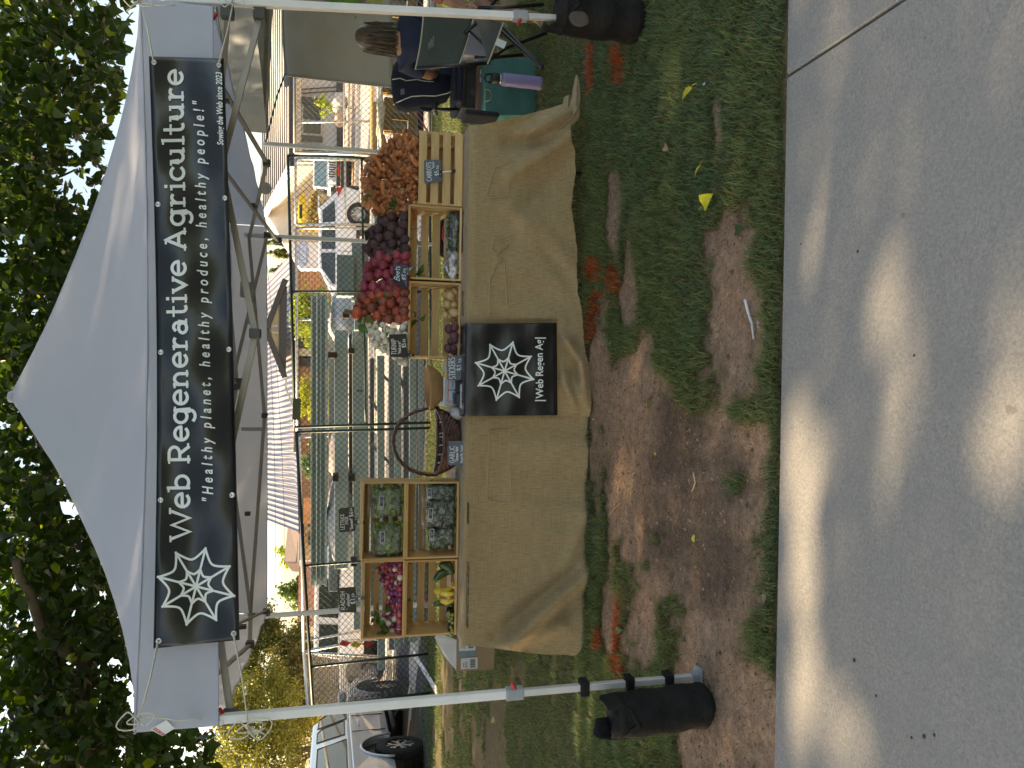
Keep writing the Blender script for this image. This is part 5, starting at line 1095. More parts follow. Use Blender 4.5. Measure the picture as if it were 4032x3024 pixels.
MB().bar(W(1045, 1690, 6.33)-o, W(950, 1690, 6.33)-o, .03, .002).obj('webbing_strap', M('strap_grey', (.45, .45, .47), rough=.8), tent)
pl_ = W(958, 1150, 6.6)-o; lab = MB().box(W(970, 1141, 6.62)-o, (.13, .004, .10)).obj('care_label', M('label_grey', (.5, .5, .52), rough=.7, trans=.4), tent)
# dring and tag at left corner
MB().tube([Wp(870+9*math.cos(R(a)), 2846+9*math.sin(R(a)), FL+frontn*.02, frontn)-o for a in range(0, 360, 30)], .0018, 5, closed=True).obj('ring', rim_m, tent)
q4 = [Wp(x, y, FL+frontn*.012, frontn)-o for x, y in ((590, 2872), (655, 2835), (688, 2868), (640, 2898))]
tg = MB().add(q4+[p-frontn*.002 for p in q4], [(0, 1, 2, 3), (7, 6, 5, 4), (0, 1, 5, 4), (1, 2, 6, 5), (2, 3, 7, 6), (3, 0, 4, 7)]).obj('care_tag', M('tag_white', (.75, .75, .75), rough=.6), tent)
q4 = [Wp(x, y, FL+frontn*.0125, frontn)-o for x, y in ((600, 2872), (612, 2864), (650, 2890), (640, 2896))]; MB().add(q4, [(0, 1, 2, 3)]).obj('tag_stripe', red_m, tg)
fr = frame(q4[3]+frontn*.0006, q4[0]-q4[3], q4[2]-q4[3]); 
put_text('VERY IMPORT', lambda a, b: fr @ Vector((a, b+.002, .0004)), .001, (q4[0]-q4[3]).length*.95, .006, M('tag_ink', (.8, .8, .8)), tg)
for y_, x_ in ((2846, 868), (12, 846)): MB().tube([Wp(x_, y_, FL, frontn)-o+Vector((s_*.0, 0, 0)) for s_ in (0, 1)], .008, 6)
for (x_, y_, s) in ((878, 2822, 1), (850, 52, -1)): c_ = Wp(x_, y_, FL-frontn*.03, frontn)-o; MB().bar(c_+Vector((0, 0, -.005)), c_+Vector((s*.035, -.01, .012)), .016, .012).obj('lever', red_m, tent, bevel=.004)

# ---------------------------------------------------------------- banner
vinyl = M('black_vinyl', (.008, .009, .011), (.013, .014, .016), scale=2, rough=.30, spec=.6, bmp=.10, bscale=1.1, bdist=.2); ink_w = M('white_print', (.72, .76, .74), (.76, .79, .77), rough=.4)
def Bp(x, y, off=0.0):
    s = (2555-y)/2330.; wv = .010*math.sin(s*21+x*.008)+.007*math.sin(s*47-x*.013)+.012*math.sin(x*.021+s*9)
    return Wp(x, y, FL+frontn*(.058+wv+off), frontn)
ban = thing('banner', 'long black banner with white lettering hung across the tent front', 'banner', tuple(Bp(780, 1400))); o = ban.location.copy(); P_ = []; nu, nv = 120, 16
def bx(s, t):
    y = 2553+(222-2553)*s+(-33*t)*(1-s)+8*t*s; xt = 606+10*math.sin(math.pi*s)*1.0+(588-606)*s+12*math.sin(math.pi*s); xb = 941+(880-941)*s+6*math.sin(math.pi*s); return xt+(xb-xt)*t, y
for j in range(nv):
    for i in range(nu): x, y = bx(i/(nu-1), j/(nv-1)); P_.append(Bp(x, y)-o)
MB().grid(P_, nu, nv).obj('vinyl_sheet', vinyl, ban, True, solid=.0012)
for t_ in (0, 1): MB().tube([Bp(*bx(i/60, t_))-o for i in range(61)], .002, 5).obj('hem', vinyl, ban, True)
def line_fn(p0, p1, off=.0040):
    p0, p1 = Vector((p0[0], p0[1], 0)), Vector((p1[0], p1[1], 0)); L = (p1-p0).length; d = (p1-p0)/L; u_ = Vector((-abs(d.y), 0, 0)) ; u_ = Vector((d.y, -d.x, 0)); u_ = u_ if u_.x < 0 else -u_
    return (lambda a, b, z=0: Bp(p0.x+d.x*a+u_.x*b, p0.y+d.y*a+u_.y*b, off+z)-o), L
SL = {'W': (1.3, [[(.07, .93), (.36, .04), (.64, .86), (.92, .04), (1.22, .93)]], [(-.07, .22, .95), (1.08, 1.36, .95)]),
 'e': (.70, [[(.1, .37), (.6, .37)], arc(.35, .36, .27, .31, 2, 312, 16)], []),
 'b': (.76, [[(.16, .04), (.16, 1.03)], arc(.38, .35, .27, .30, 128, -128, 14)], [(-.02, .16, 1.0)]),
 'R': (.92, [[(.2, .0), (.2, .95)], [(.2, .95)]+arc(.45, .70, .27, .25, 90, -90)+[(.2, .45)], [(.44, .45), (.72, .03)]], [(.03, .38, .05), (.62, .88, .05), (.03, .2, .95)]),
 'g': (.78, [arc(.35, .37, .26, .29, 0, 360, 18), [(.6, .66), (.6, -.08)]+arc(.36, -.08, .24, .22, 0, -140, 9)], [(.6, .76, .64)]),
 'n': (.84, [[(.18, .03), (.18, .66)], [(.18, .42)]+arc(.41, .38, .21, .26, 150, 0, 9)+[(.62, .03)]], [(.02, .34, .05), (.48, .78, .05), (.02, .18, .64)]),
 'r': (.66, [[(.2, .03), (.2, .66)], [(.2, .4)]+arc(.42, .36, .2, .27, 150, 60, 6)], [(.02, .44, .05), (.04, .2, .64)]),
 'a': (.72, [arc(.30, .22, .21, .19, 60, 420, 14), [(.52, .05), (.52, .42)]+arc(.34, .42, .18, .22, 0, 140, 8)], [(.52, .68, .05)]),
 't': (.56, [[(.24, .92), (.24, .24)]+arc(.39, .22, .15, .18, 180, 300, 6)], [(.02, .48, .63)]),
 'i': (.42, [[(.22, .03), (.22, .66)], [(.2, .90), (.24, .90)]], [(.03, .40, .05), (.04, .22, .64)]),
 'v': (.70, [[(.1, .62), (.35, .04), (.60, .62)]], [(-.02, .22, .64), (.48, .72, .64)]),
 'A': (.98, [[(.12, .03), (.45, .93), (.80, .03)], [(.24, .34), (.68, .34)]], [(-.02, .28, .05), (.64, .95, .05), (.26, .45, .94)]),
 'c': (.64, [arc(.35, .35, .27, .30, 42, 318, 14)], []),
 'u': (.82, [[(.17, .64), (.17, .26)]+arc(.37, .26, .2, .2, 180, 330, 8), [(.6, .64), (.6, .03)]], [(.0, .17, .64), (.44, .6, .64), (.6, .76, .05)]),
 'l': (.42, [[(.22, .03), (.22, 1.03)]], [(.03, .41, .05), (.04, .22, 1.0)]), ' ': (.36, [], [])}
def slab_text(s, fn, L, h):
    tot = sum(SL[c][0] for c in s); kx_ = L/(tot*h); x = 0
    for n_, ch in enumerate(s):
        adv, ls, sf = SL[ch]; mb = MB(); strokes(mb, [[(x+a*h*kx_, b*h) for a, b in l] for l in ls], .148*h, fn, 0)
        for q, (a, b, z) in enumerate(sf): strokes(mb, [[(x+(a+.04)*h*kx_, z*h), (x+(b-.04)*h*kx_, z*h)]], .10*h, fn, .0009+.0002*q)
        if mb.v: mb.obj('letter', ink_w, ban)
        x += adv*h*kx_
fn, L = line_fn((751, 2128), (721, 270)); slab_text('Web Regenerative Agriculture', fn, L, 84)
fn, L = line_fn((839, 1972), (801, 395)); put_text('"Healthy planet, healthy produce, healthy people!"', fn, 0, L, 42, ink_w, ban, bold=.018, shear=.22, spacing=1.62)
fn, L = line_fn((879, 572), (873, 283)); put_text('Sowing the Web since 2023', fn, 0, L, 24, ink_w, ban, bold=.02, shear=.25)
fn = lambda a, b, z=0: Bp(-b, -a, .0045+z)-o
mb = MB(); web(mb, -2309, -772, 156, fn, 9, rot=31); mb.obj('web_emblem', ink_w, ban)
grom = []
for s, t_ in ((.012, .055), (.25, .05), (.5, .05), (.75, .05), (.990, .06), (.012, .94), (.25, .95), (.5, .95), (.76, .955), (.988, .935)):
    x, y = bx(s, t_); c = Bp(x, y, .003); fr = frame(c-o, Vector((1, 0, 0)), Vector((0, 0, 1))); MB().lathe([(.0045, .0005), (.0055, .002), (.0095, .002), (.011, 0)], 18).obj('grommet', rim_m, ban, True).matrix_local = fr; grom.append(c)
rope_m = M('rope_white', (.55, .52, .42), (.68, .66, .58), scale=60, rough=.8)
def rope(a, b, label, tails, r_=.0028, loops=3, side=1):
    mb = MB(); m_ = (a+b)/2+Vector((0, 0, -.004)); mb.tube([a, m_, b], r_, 6); mb.tube([a+Vector((.002, -.004, .002)), m_+Vector((.004, -.004, 0)), b], r_, 6)
    for k in range(loops):
        R0 = .022+.012*k; mb.tube([b+Vector((side*R0*math.sin(q)*.7, -.012-.004*k, R0*.7*(1-math.cos(q))*(-1 if k % 2 else 1)+.01*math.sin(2*q))) for q in [i*math.pi/7 for i in range(15)]], r_*.9, 6)
    for tl in tails: mb.tube([b]+[Vector(q) for q in tl], r_, 6)
    tag(mb.obj('rope', rope_m, smooth=True), label, 'rope')
g5, g0, g9, g4 = grom[5], grom[0], grom[9], grom[4]
pA = Wp(548, 2828, FL+frontn*.06, frontn); rope(g0, pA, 'cord from the upper left banner corner with bow on the tent corner', [[Wp(600, 2822, FL+frontn*.05, frontn), Wp(700, 2838, FL+frontn*.05, frontn), Wp(795, 2830, FL+frontn*.05, frontn)]], side=1)
pB = Wp(978, 2862, FL+frontn*.03, frontn); rope(g5, pB, 'cord from the lower left banner corner knotted on the left leg', [[Wp(1010, 2890, FL+frontn*.06, frontn), Wp(1045, 2865, FL+frontn*.06, frontn)], [Wp(1020, 2880, FL+frontn*.06, frontn), Wp(1050, 2895, FL+frontn*.06, frontn)]], loops=4)
pC = Wp(552, 8, FL+frontn*.06, frontn); rope(g4, pC, 'cord from the upper right banner corner tied at the tent corner', [[Wp(620, 22, FL+frontn*.06, frontn), Wp(690, 20, FL+frontn*.06, frontn)], [Wp(520, 25, FL+frontn*.06, frontn), Wp(500, 45, FL+frontn*.06, frontn)]], side=-1)
pD = Wp(918, 10, FL+frontn*.03, frontn); rope(g9, pD, 'cord from the lower right banner corner tied to the right leg', [[Wp(960, 15, FL+frontn*.06, frontn), Wp(1000, 35, FL+frontn*.06, frontn)]], side=-1)

# ---------------------------------------------------------------- sand bags
bagm = M('bag_black', (.006, .006, .0065), (.016, .0155, .015), scale=7, rough=.8, spec=.2, bmp=.8, bscale=9, bdist=.03)
def sandbag(base, axis, r_, h, label, seed, straps, flap=1):
    t = thing('sandbag', label, 'sandbag', tuple(base)); n = 26; mb = MB(); rows = 26
    for j in range(rows):
        f = j/(rows-1); rr_ = r_*(1-.32*max(0, (.10-f)/.10)**2)*(1-.08*max(0, f-.85)/.15)*(1+.03*math.sin(f*19+seed))
        for i in range(n):
            a = 2*math.pi*i/n; p = Vector((math.cos(a), math.sin(a), 0)); w_ = 1+.07*noise.noise(Vector((math.cos(a)*1.3, math.sin(a)*1.3+seed, f*5)))+.035*noise.noise(Vector((math.cos(a)*3, math.sin(a)*3, f*13+seed)))
            c = Vector(axis)*f*h; mb.v.append(tuple(c+Vector((p.x*rr_*w_, p.y*rr_*w_*.92, 0))))
    mb.f = [(j*n+i, j*n+(i+1) % n, (j+1)*n+(i+1) % n, (j+1)*n+i) for j in range(rows-1) for i in range(n)]+[tuple(range(n))[::-1], tuple((rows-1)*n+i for i in range(n))]
    b = mb.obj('bag_body', bagm, t, True)
    top_ = Vector(axis)*h
    for s, (dx, dy, hh) in enumerate(((-.8, .3, .10), (.75, -.1, .09), (-.3, -.75, .06))):
        pts = []; 
        for j in range(5):
            for i in range(7):
                a = math.atan2(dy, dx)+(i-3)*.27; f = j/4; pts.append(top_+Vector((math.cos(a)*r_*(.98-.1*f), math.sin(a)*r_*(.9-.15*f), hh*f*(1-.25*abs(i-3)/3)-.03)))
        MB().grid(pts, 7, 5).obj('flap', bagm, t, True, solid=.006)
    MB().tube([top_+Vector((-r_*.6, -r_*.6, -.02)), top_+Vector((-r_*.1, -r_*.95, -.075)), top_+Vector((r_*.5, -r_*.7, -.05)), top_+Vector((r_*.8, -r_*.3, .0))], [.012, .014, .013, .01], 8).obj('handle', bagm, t, True)
    for (p, q) in straps:
        MB().box((p-Vector(base)), (q[0], q[1], .035)).obj('strap', bagm, t, bevel=.006)
    return t
bL = Wz(2800, 2782, 0); axL = (Wz(2430, 2800, 0)*0+Vector((-.03, 0, 1))); 
def onleg(f): return ftL.lerp(hdL, f)
sandbag(bL+Vector((0, .02, 0)), (-.05, .03, 1), .088, .40, 'black sandbag weight strapped to the left tent leg on bare soil', 1, [(onleg(.235)+Vector((0, 0, 0)), (.06, .06)), (onleg(.145), (.06, .06)), (onleg(.065), (.06, .06))])
bR = Vector((ftR.x-.01, ftR.y-.14, 0)); bR = Wz(2525, 85, 0); sandbag(bR, (.0, .0, 1), .112, .44, 'black sandbag weight with muddy patch at the right tent leg in grass', 5, [(ftR.lerp(hdR, .1), (.06, .06))])
mud = Wp(2230, 62, bR+Vector((0, -.113, 0)), Vector((0, -1, 0)))
lumpy('mud_patch', (mud.x, bR.y-.098, min(mud.z, .36)), (.04, .010, .05), M('dry_mud', (.06, .05, .04), (.10, .08, .06), rough=.9), 'dry brown mud smear on the right sandbag', 'mud', 3, .1)
# ================================================================ tables, burlap, counter
TZ = .742
plast = M('table_plastic', (.12, .115, .10), rough=.5)
def table(x0, x1, y0, y1, label):
    t = thing('folding_table', label, 'table', (x0, y0, 0)); w_, d = x1-x0, y1-y0
    MB().box((w_/2, d/2, TZ-.022), (w_, d, .04)).obj('tabletop', plast, t, bevel=.012)
    for x in (.12, w_-.12):
        for y in (.26, d-.08): MB().tube([(x, y, 0), (x, y, TZ-.045)], .014, 8).obj('leg', carblack, t, True)
        MB().tube([(x, .08, .12), (x, d-.08, .12)], .011, 8).obj('crossbar', carblack, t, True)
eL = Wz(1856, 2508, TZ); eR = Wz(1815, 492, TZ); TY = 4.28; xL = W(1856, 2505, TY).x; xR = W(1812, 495, TY).x; xm = .42
table(xL+.015, xm-.01, TY+.012, TY+.72, 'folding table under the left burlap cloth'); table(xm+.01, xR-.015, TY+.012, TY+.72, 'folding table under the right burlap cloth')
burl = fabric('burlap', (.27, .187, .092), (.46, .345, .195), threads=330, trans=.08, lo=.40, hi=.60)
def ridge(x, y, segs):
    d = 0
    for (x0, y0, x1, y1, amp, wd) in segs:
        vx, vy = x1-x0, y1-y0; L2 = vx*vx+vy*vy; s = max(0, min(1, ((x-x0)*vx+(y-y0)*vy)/L2)); q = math.hypot(x-x0-vx*s, y-y0-vy*s); d += 1.55*amp*math.exp(-(q/wd)**2)*(.35+.65*math.sin(math.pi*(.15+.7*s)))
    if 1262 < y < 1655: d *= min(1, max(0, (x-2198)/22))
    return d
def burlap(name, label, ya, yb_, hem, segs, lend=None, rend=None, sideL=None, sideR=None, zoff=0.0, grp=None):
    P_ = []; nu, nv = 150, 60; UV = []; x0w = W(1840, ya, TY).x; x1w = W(1840, yb_, TY).x
    t = thing(name, label, 'tablecloth', (x0w, TY, 0)); o = t.location.copy()
    for j in range(nv):
        for i in range(nu):
            s = i/(nu-1); X_ = x0w+(x1w-x0w)*s; UV.append((X_*.5, j*.018))
            if j < 8:
                f = j/7; q = Vector((X_, TY+.74-.73*f, TZ+.006+zoff+.0015*math.sin(X_*30)*f))
            elif j < 13:
                a = (j-7)/6*math.pi/2; q = Vector((X_, TY+.012-.018*math.sin(a), TZ+.006+zoff-.016*(1-math.cos(a))))
            else:
                f = (j-12)/(nv-13); top_ = Vector((X_, TY-.006, TZ-.01)); gx, gy, _ = project(np.array([[top_.x, top_.y, top_.z]])); gx, gy = gx[0], gy[0]
                hx = float(np.interp(-gy, [-h[0] for h in hem], [h[1] for h in hem]))+5*math.sin(gy*.021)+6*noise.noise(Vector((gy*.03, 1, 0))); sh = 0
                if lend: sh += lend(f)*max(0, 1-s/.22)**1.5
                if rend: sh += rend(f)*max(0, 1-(1-s)/.2)**1.5
                x = gx+(hx-gx)*f; y = gy+sh; dd = ridge(x, y, segs)*min(1, f*3)
                q = W(x, y, TY-.006+.03*f-dd-.010*f*math.sin(X_*19+3*f)-.008*f*noise.noise(Vector((X_*7, f*3, 2)))-zoff)
                q.z = max(q.z, .006)
            P_.append(q-o)
    MB().grid(P_, nu, nv, UV).obj('cloth', burl, t, True)
    for k, on in ((0, sideL), (nu-1, sideR)):        # the cloth turned round the table end
        if on is None: continue
        Q = []; U = []
        for j in range(12, nv):
            e = P_[j*nu+k]
            for m_ in range(12): f = m_/11; Q.append(e+Vector((on*(-.02+.03*math.sin(f*9+j*.05))*min(1, f*4)*(j-12)/40, f*.70, 0))); U.append((f*.35, j*.018))
        MB().grid(Q, 12, nv-12, U).obj('side_drape', burl, t, True)
    return t, o
hemL = [(2560, 2255), (2530, 2280), (2480, 2318), (2400, 2335), (2300, 2340), (2250, 2345), (2215, 2328), (2150, 2340), (2000, 2336), (1900, 2330), (1750, 2327), (1640, 2316), (1500, 2320), (1250, 2300)]
segL = [(2330, 2255, 2000, 2540, .075, 34), (2250, 2260, 1950, 2500, -.035, 30), (2300, 2330, 2080, 2545, -.03, 26), (2200, 2460, 2020, 2545, .05, 34), (2080, 1950, 2330, 1975, -.012, 30), (2330, 1980, 2230, 2230, .018, 30), (2160, 1500, 2330, 1560, .04, 40), (1870, 1700, 2300, 1690, -.01, 40), (2100, 2080, 2330, 2130, .014, 40)]
bl_, o1 = burlap('burlap_cloth', 'left burlap tablecloth falling from the crates to bare soil', 2540, 1560, hemL, segL, lend=lambda f: 42*math.sin(math.pi*min(1, f*1.15)*.62)*f**.6, sideL=-1)
hemR = [(1660, 2320), (1560, 2325), (1480, 2330), (1330, 2296), (1290, 2292), (1200, 2285), (1000, 2268), (800, 2255), (640, 2262), (560, 2250), (500, 2255), (440, 2262)]
segR = [(2290, 500, 2020, 680, .05, 36), (2240, 440, 2080, 520, .055, 30), (2180, 560, 2000, 560, -.03, 30), (2250, 640, 2020, 860, -.02, 40), (2220, 1010, 2020, 830, .028, 42), (2260, 1130, 2100, 900, -.016, 30), (2080, 450, 1850, 480, .03, 24), (2150, 1290, 2235, 1345, .05, 24), (2235, 1345, 2290, 1430, .062, 26), (2290, 1430, 2302, 1540, .06, 24), (2170, 1400, 2215, 1490, .045, 22), (2215, 1490, 2265, 1600, .055, 24), (2300, 1560, 2330, 1630, .04, 22), (2262, 1440, 2262, 1500, -.03, 14), (1850, 1200, 2250, 1240, .012, 60)]
br_, o2 = burlap('burlap_cloth', 'right burlap tablecloth falling from the carrots to the grass', 1640, 492, hemR, segR, rend=lambda f: -95*f**1.3*(1 if f < .93 else .8), sideR=1, zoff=.012)
for (t_, o_, hem_, ya, yb_, yy) in ((bl_, o1, hemL, 2520, 1660, TY+.0), (br_, o2, hemR, 1620, 520, TY-.01)):      # frayed threads
    fr_t = MB(); gy = ya
    while gy > yb_:
        hx = float(np.interp(-gy, [-h[0] for h in hem_], [h[1] for h in hem_])); a = W(hx-4, gy, yy-.01)-o_; fr_t.tube([a, a+Vector((random.uniform(-.008, .008), -.006, -random.uniform(.008, .03)))], [.0012, .0005], 4); gy -= random.uniform(5, 22)
    fr_t.obj('frayed_threads', burl, t_, kind='stuff')
# bunched folds at the middle and the tail of cloth lying on the grass
def foldtube(t, o, pts, rad, flat=.55):
    P_ = [Vector(p)-o for p in pts]; fine = []; n = len(P_)
    for i in range(n-1):
        a, b = P_[max(i-1, 0)], P_[min(i+2, n-1)]
        for k in range(6):
            f = k/6; p = P_[i].lerp(P_[i+1], f)+((P_[i]-a)-(b-P_[i+1]))*.12*math.sin(math.pi*f); fine.append(p)
    fine.append(P_[-1]); m = len(fine); rr_ = [np.interp(i/(m-1), np.linspace(0, 1, len(rad)), rad) for i in range(m)]
    mb = MB().tube(fine, rr_, 28); c0 = sum(fine, Vector())/m
    mb.v = [tuple(fine[k//28]+(Vector(v)-fine[k//28])*(1+.20*math.sin(5*2*math.pi*(k % 28)/28+k//28*.12)+.10*math.sin(9*2*math.pi*(k % 28)/28-k//28*.2))*Vector((1, 1, .8))) for k, v in enumerate(mb.v)]
    mb.v = [tuple(Vector(v)+Vector((0, .006*noise.noise(Vector(v)*9), .008*noise.noise(Vector(v)*8+Vector((4, 0, 0)))))) for v in mb.v]
    mb.guv = [(i % 28/28*.08, i//28*.01) for i in range(len(mb.v))]; return mb.obj('cloth_fold', burl, t, True)
foldtube(br_, o2, [W(2150, 470, 4.34), W(2205, 450, 4.36), W(2228, 440, 4.38), W(2232, 395, 4.45), W(2248, 380, 4.5)], [.02, .03, .034, .026, .003])
foldtube(br_, o2, [W(2180, 520, 4.28), W(2245, 470, 4.3), W(2262, 430, 4.34), W(2268, 370, 4.42), W(2272, 330, 4.46), W(2268, 295, 4.5)], [.02, .036, .032, .026, .018, .002])
# light showing through from tubs behind, put in as pale strips on the burlap
backlitm = M('tape_and_backlit', (.50, .39, .24), (.60, .49, .32), scale=60, rough=.6, stretch=(.3, 1, 3), lo=.3, hi=.7, bmp=.3)
def backlitpatch(pts, segs, t, o, zo):
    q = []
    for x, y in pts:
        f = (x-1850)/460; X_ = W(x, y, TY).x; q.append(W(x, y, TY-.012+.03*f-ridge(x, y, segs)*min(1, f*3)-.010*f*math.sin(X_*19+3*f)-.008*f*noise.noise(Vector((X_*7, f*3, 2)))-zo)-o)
    for a, b in zip(q, q[1:]+q[:1]): MB().bar(a, b, .0012, random.uniform(.006, .014), (0, 1, 0)).obj('backlit_strip', backlitm, t)
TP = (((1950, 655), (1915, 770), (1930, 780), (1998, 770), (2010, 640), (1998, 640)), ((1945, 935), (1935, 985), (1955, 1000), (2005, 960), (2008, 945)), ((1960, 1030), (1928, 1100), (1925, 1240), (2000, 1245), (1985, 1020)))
for pts in TP: backlitpatch(pts, segR, br_, o2, .012)
backlitpatch(((1925, 1705), (1918, 1960), (1930, 1975), (2008, 1985), (2010, 1880), (2005, 1700), (2008, 1690), (1935, 1695)), segL, bl_, o1, 0)
# counter things ------------------------------------------------------
pine = wood('pine', (.56, .36, .155), (.72, .51, .26)); pine_d = wood('pine_warm', (.50, .295, .11), (.66, .43, .19)); brand_m = M('burnt_brand', (.05, .03, .02), rough=.8)
BOARD = {}
def board(parent, c, sz, mat, rot=None, nm='slat'):
    key = tuple(round(s, 4) for s in sz)
    if (key, mat.name) not in BOARD:
        # length runs along local x so that the grain follows it
        k = max(range(3), key=lambda i: sz[i]); o = MB().box((0, 0, 0), (sz[k], sz[(k+1) % 3], sz[(k+2) % 3])).obj(nm, mat, parent, bevel=.0018, seg=1); BOARD[key, mat.name] = (o.data, k)
    else:
        me, k = BOARD[key, mat.name]; o = link(nm, me, None, parent); md = o.modifiers.new('bevel', 'BEVEL'); md.width = .0018; md.segments = 1
    ax = [Vector((1, 0, 0)), Vector((0, 1, 0)), Vector((0, 0, 1))]; m = Matrix((ax[k], ax[(k+1) % 3], ax[(k+2) % 3])).transposed().to_4x4(); m.translation = Vector(c)
    if rot: m = Matrix.Translation(Vector(c)) @ rot.to_4x4() @ Matrix.Translation(-Vector(c)) @ m
    o.matrix_local = m; return o
def crate(p, w_, h, d, label, kind='open', mat=pine, rz=0, nback=4, group=None, tilt=0, gap=.35):
    t = thing('wooden_crate', label, 'crate', tuple(p), rz, group); th = .0125; sl = .0085
    if kind == 'open':
        for x in (th/2, w_-th/2): board(t, (x, d/2, h/2), (th, d, h-.002), mat, nm='end_panel')
        # top and bottom: three boards running along x
        for z, z_ in ((sl/2+.001, 0), (h-sl/2-.001, 1)):
            bw = d/3; 
            for k in range(3): board(t, (w_/2, bw*(k+.5), z), (w_-2*th-.001, bw-.012, sl), mat)
            board(t, (w_/2, .004, z), (w_-.004, .009, .014), mat)
        hh = (h-.03)/nback
        for k in range(nback): board(t, (w_/2, d-sl/2, .015+hh*(k+.5)), (w_-.003, sl, hh*(1-gap)), mat)
        MB().box((w_-th-.0006, d*.45, h*.5), (.001, .012, .11)).obj('hand_slot', M('slot_shadow', (.12, .08, .04), rough=.9), t)
    else:
        for x in (th/2, w_-th/2): board(t, (x, d/2, h/2), (th, d-2*sl, h-.002), mat, nm='end_panel')
        hh = h/4
        for y in (sl/2, d-sl/2):
            for k in range(4): board(t, (w_/2, y, hh*(k+.5)-.003*(1.5-k)), (w_, sl, hh*.70), mat)
            if y < .1:
                for x in (.012, w_-.012):
                    for k in range(4):
                        for z in (-.009, .009): MB().lathe([(.0018, -.0008), (.0012, 0)], 6, ax='y', c=(x, -.0005, hh*(k+.5)+z)).obj('staple', rim_m, t)
        for k in range(4): board(t, (w_/2, .03+(d-.06)*k/3, sl/2), (w_-2*th, .045, sl), mat)
    return t
def anchor(x, y, zt=TZ+.012): q = Wz(x, y, zt); return q
aLL = anchor(1838, 2492); aLL.y = 4.45; aLL.x = W(1838, 2495, 4.45).x; sL = 4.45/2990.
wA = 300*sL; hA = 204*sL; DC = .235
cAl = crate(aLL, wA, hA, DC, 'lower outer crate at far left holding squash and cucumbers', mat=pine_d, rz=R(-.4)); zA = aLL.z+hA+.002
p2 = Vector((W(1630, 2509, 4.45).x-.0, 4.45, zA)); cAu = crate(p2, wA*1.02, W(1426, 2300, 4.45).z-zA, DC, 'upper outer crate at far left full of radishes', mat=pine_d)
p3 = Vector((aLL.x+wA+.012, 4.42, aLL.z)); cBl = crate(p3, 300*sL, hA+.004, DC, 'lower inner crate of the left stack holding bagged kale', mat=pine_d, rz=R(2.0))
p4 = Vector((p3.x, 4.42, p3.z+hA+.006)); cBu = crate(p4, 302*sL, W(1421, 2050, 4.42).z-p4.z, DC, 'upper inner crate of the left stack holding bagged lettuce', mat=pine_d, rz=R(2.0))
sR = 4.46/2990.
aT = Vector((W(1815, 1413, 4.46).x, 4.46, TZ+.02)); aB = Vector((W(1812, 1107, 4.46).x, 4.46, TZ+.02)); aC = Vector((W(1808, 812, 4.44).x, 4.44, TZ+.02))
hR = W(1610, 1100, 4.46).z-aT.z
crate(aT, 300*sR, hR, DC, 'open crate with potatoes below and turnips heaped on top'); crate(aB, 292*sR, W(1607, 960, 4.46).z-aB.z, DC, 'open crate with foil bag below and dark beets heaped on top')
hC = W(1645, 670, 4.44).z-aC.z
crate(aC, 285*sR, hC, .30, 'slatted crate at the right end heaped with carrots', kind='side')
# burnt-in brand marks lying at the crate feet
for (x0, x1, ya, yb_, lb) in ((1843, 1850, 2065, 1975, 'dark stamped strip under the kale crate'), (1823, 1830, 1240, 1150, 'dark stamped strip under the potato crate'), (1822, 1828, 990, 830, 'dark stamped strip under the beet crate'), (1840, 1848, 2480, 2205, 'dark stamped strip under the squash crate')):
    a, b = Wz(x1, ya, TZ+.014), Wz(x0, yb_, TZ+.014); boxt('cardboard_strip', ((a.x+b.x)/2, (a.y+b.y)/2, TZ+.0185), (b.x-a.x, max(.01, abs(b.y-a.y)*.5), .007), M('stamp_board', (.05, .035, .022), (.17, .12, .07), scale=30, rough=.7, lo=.45, hi=.5), lb, 'strip', .001)

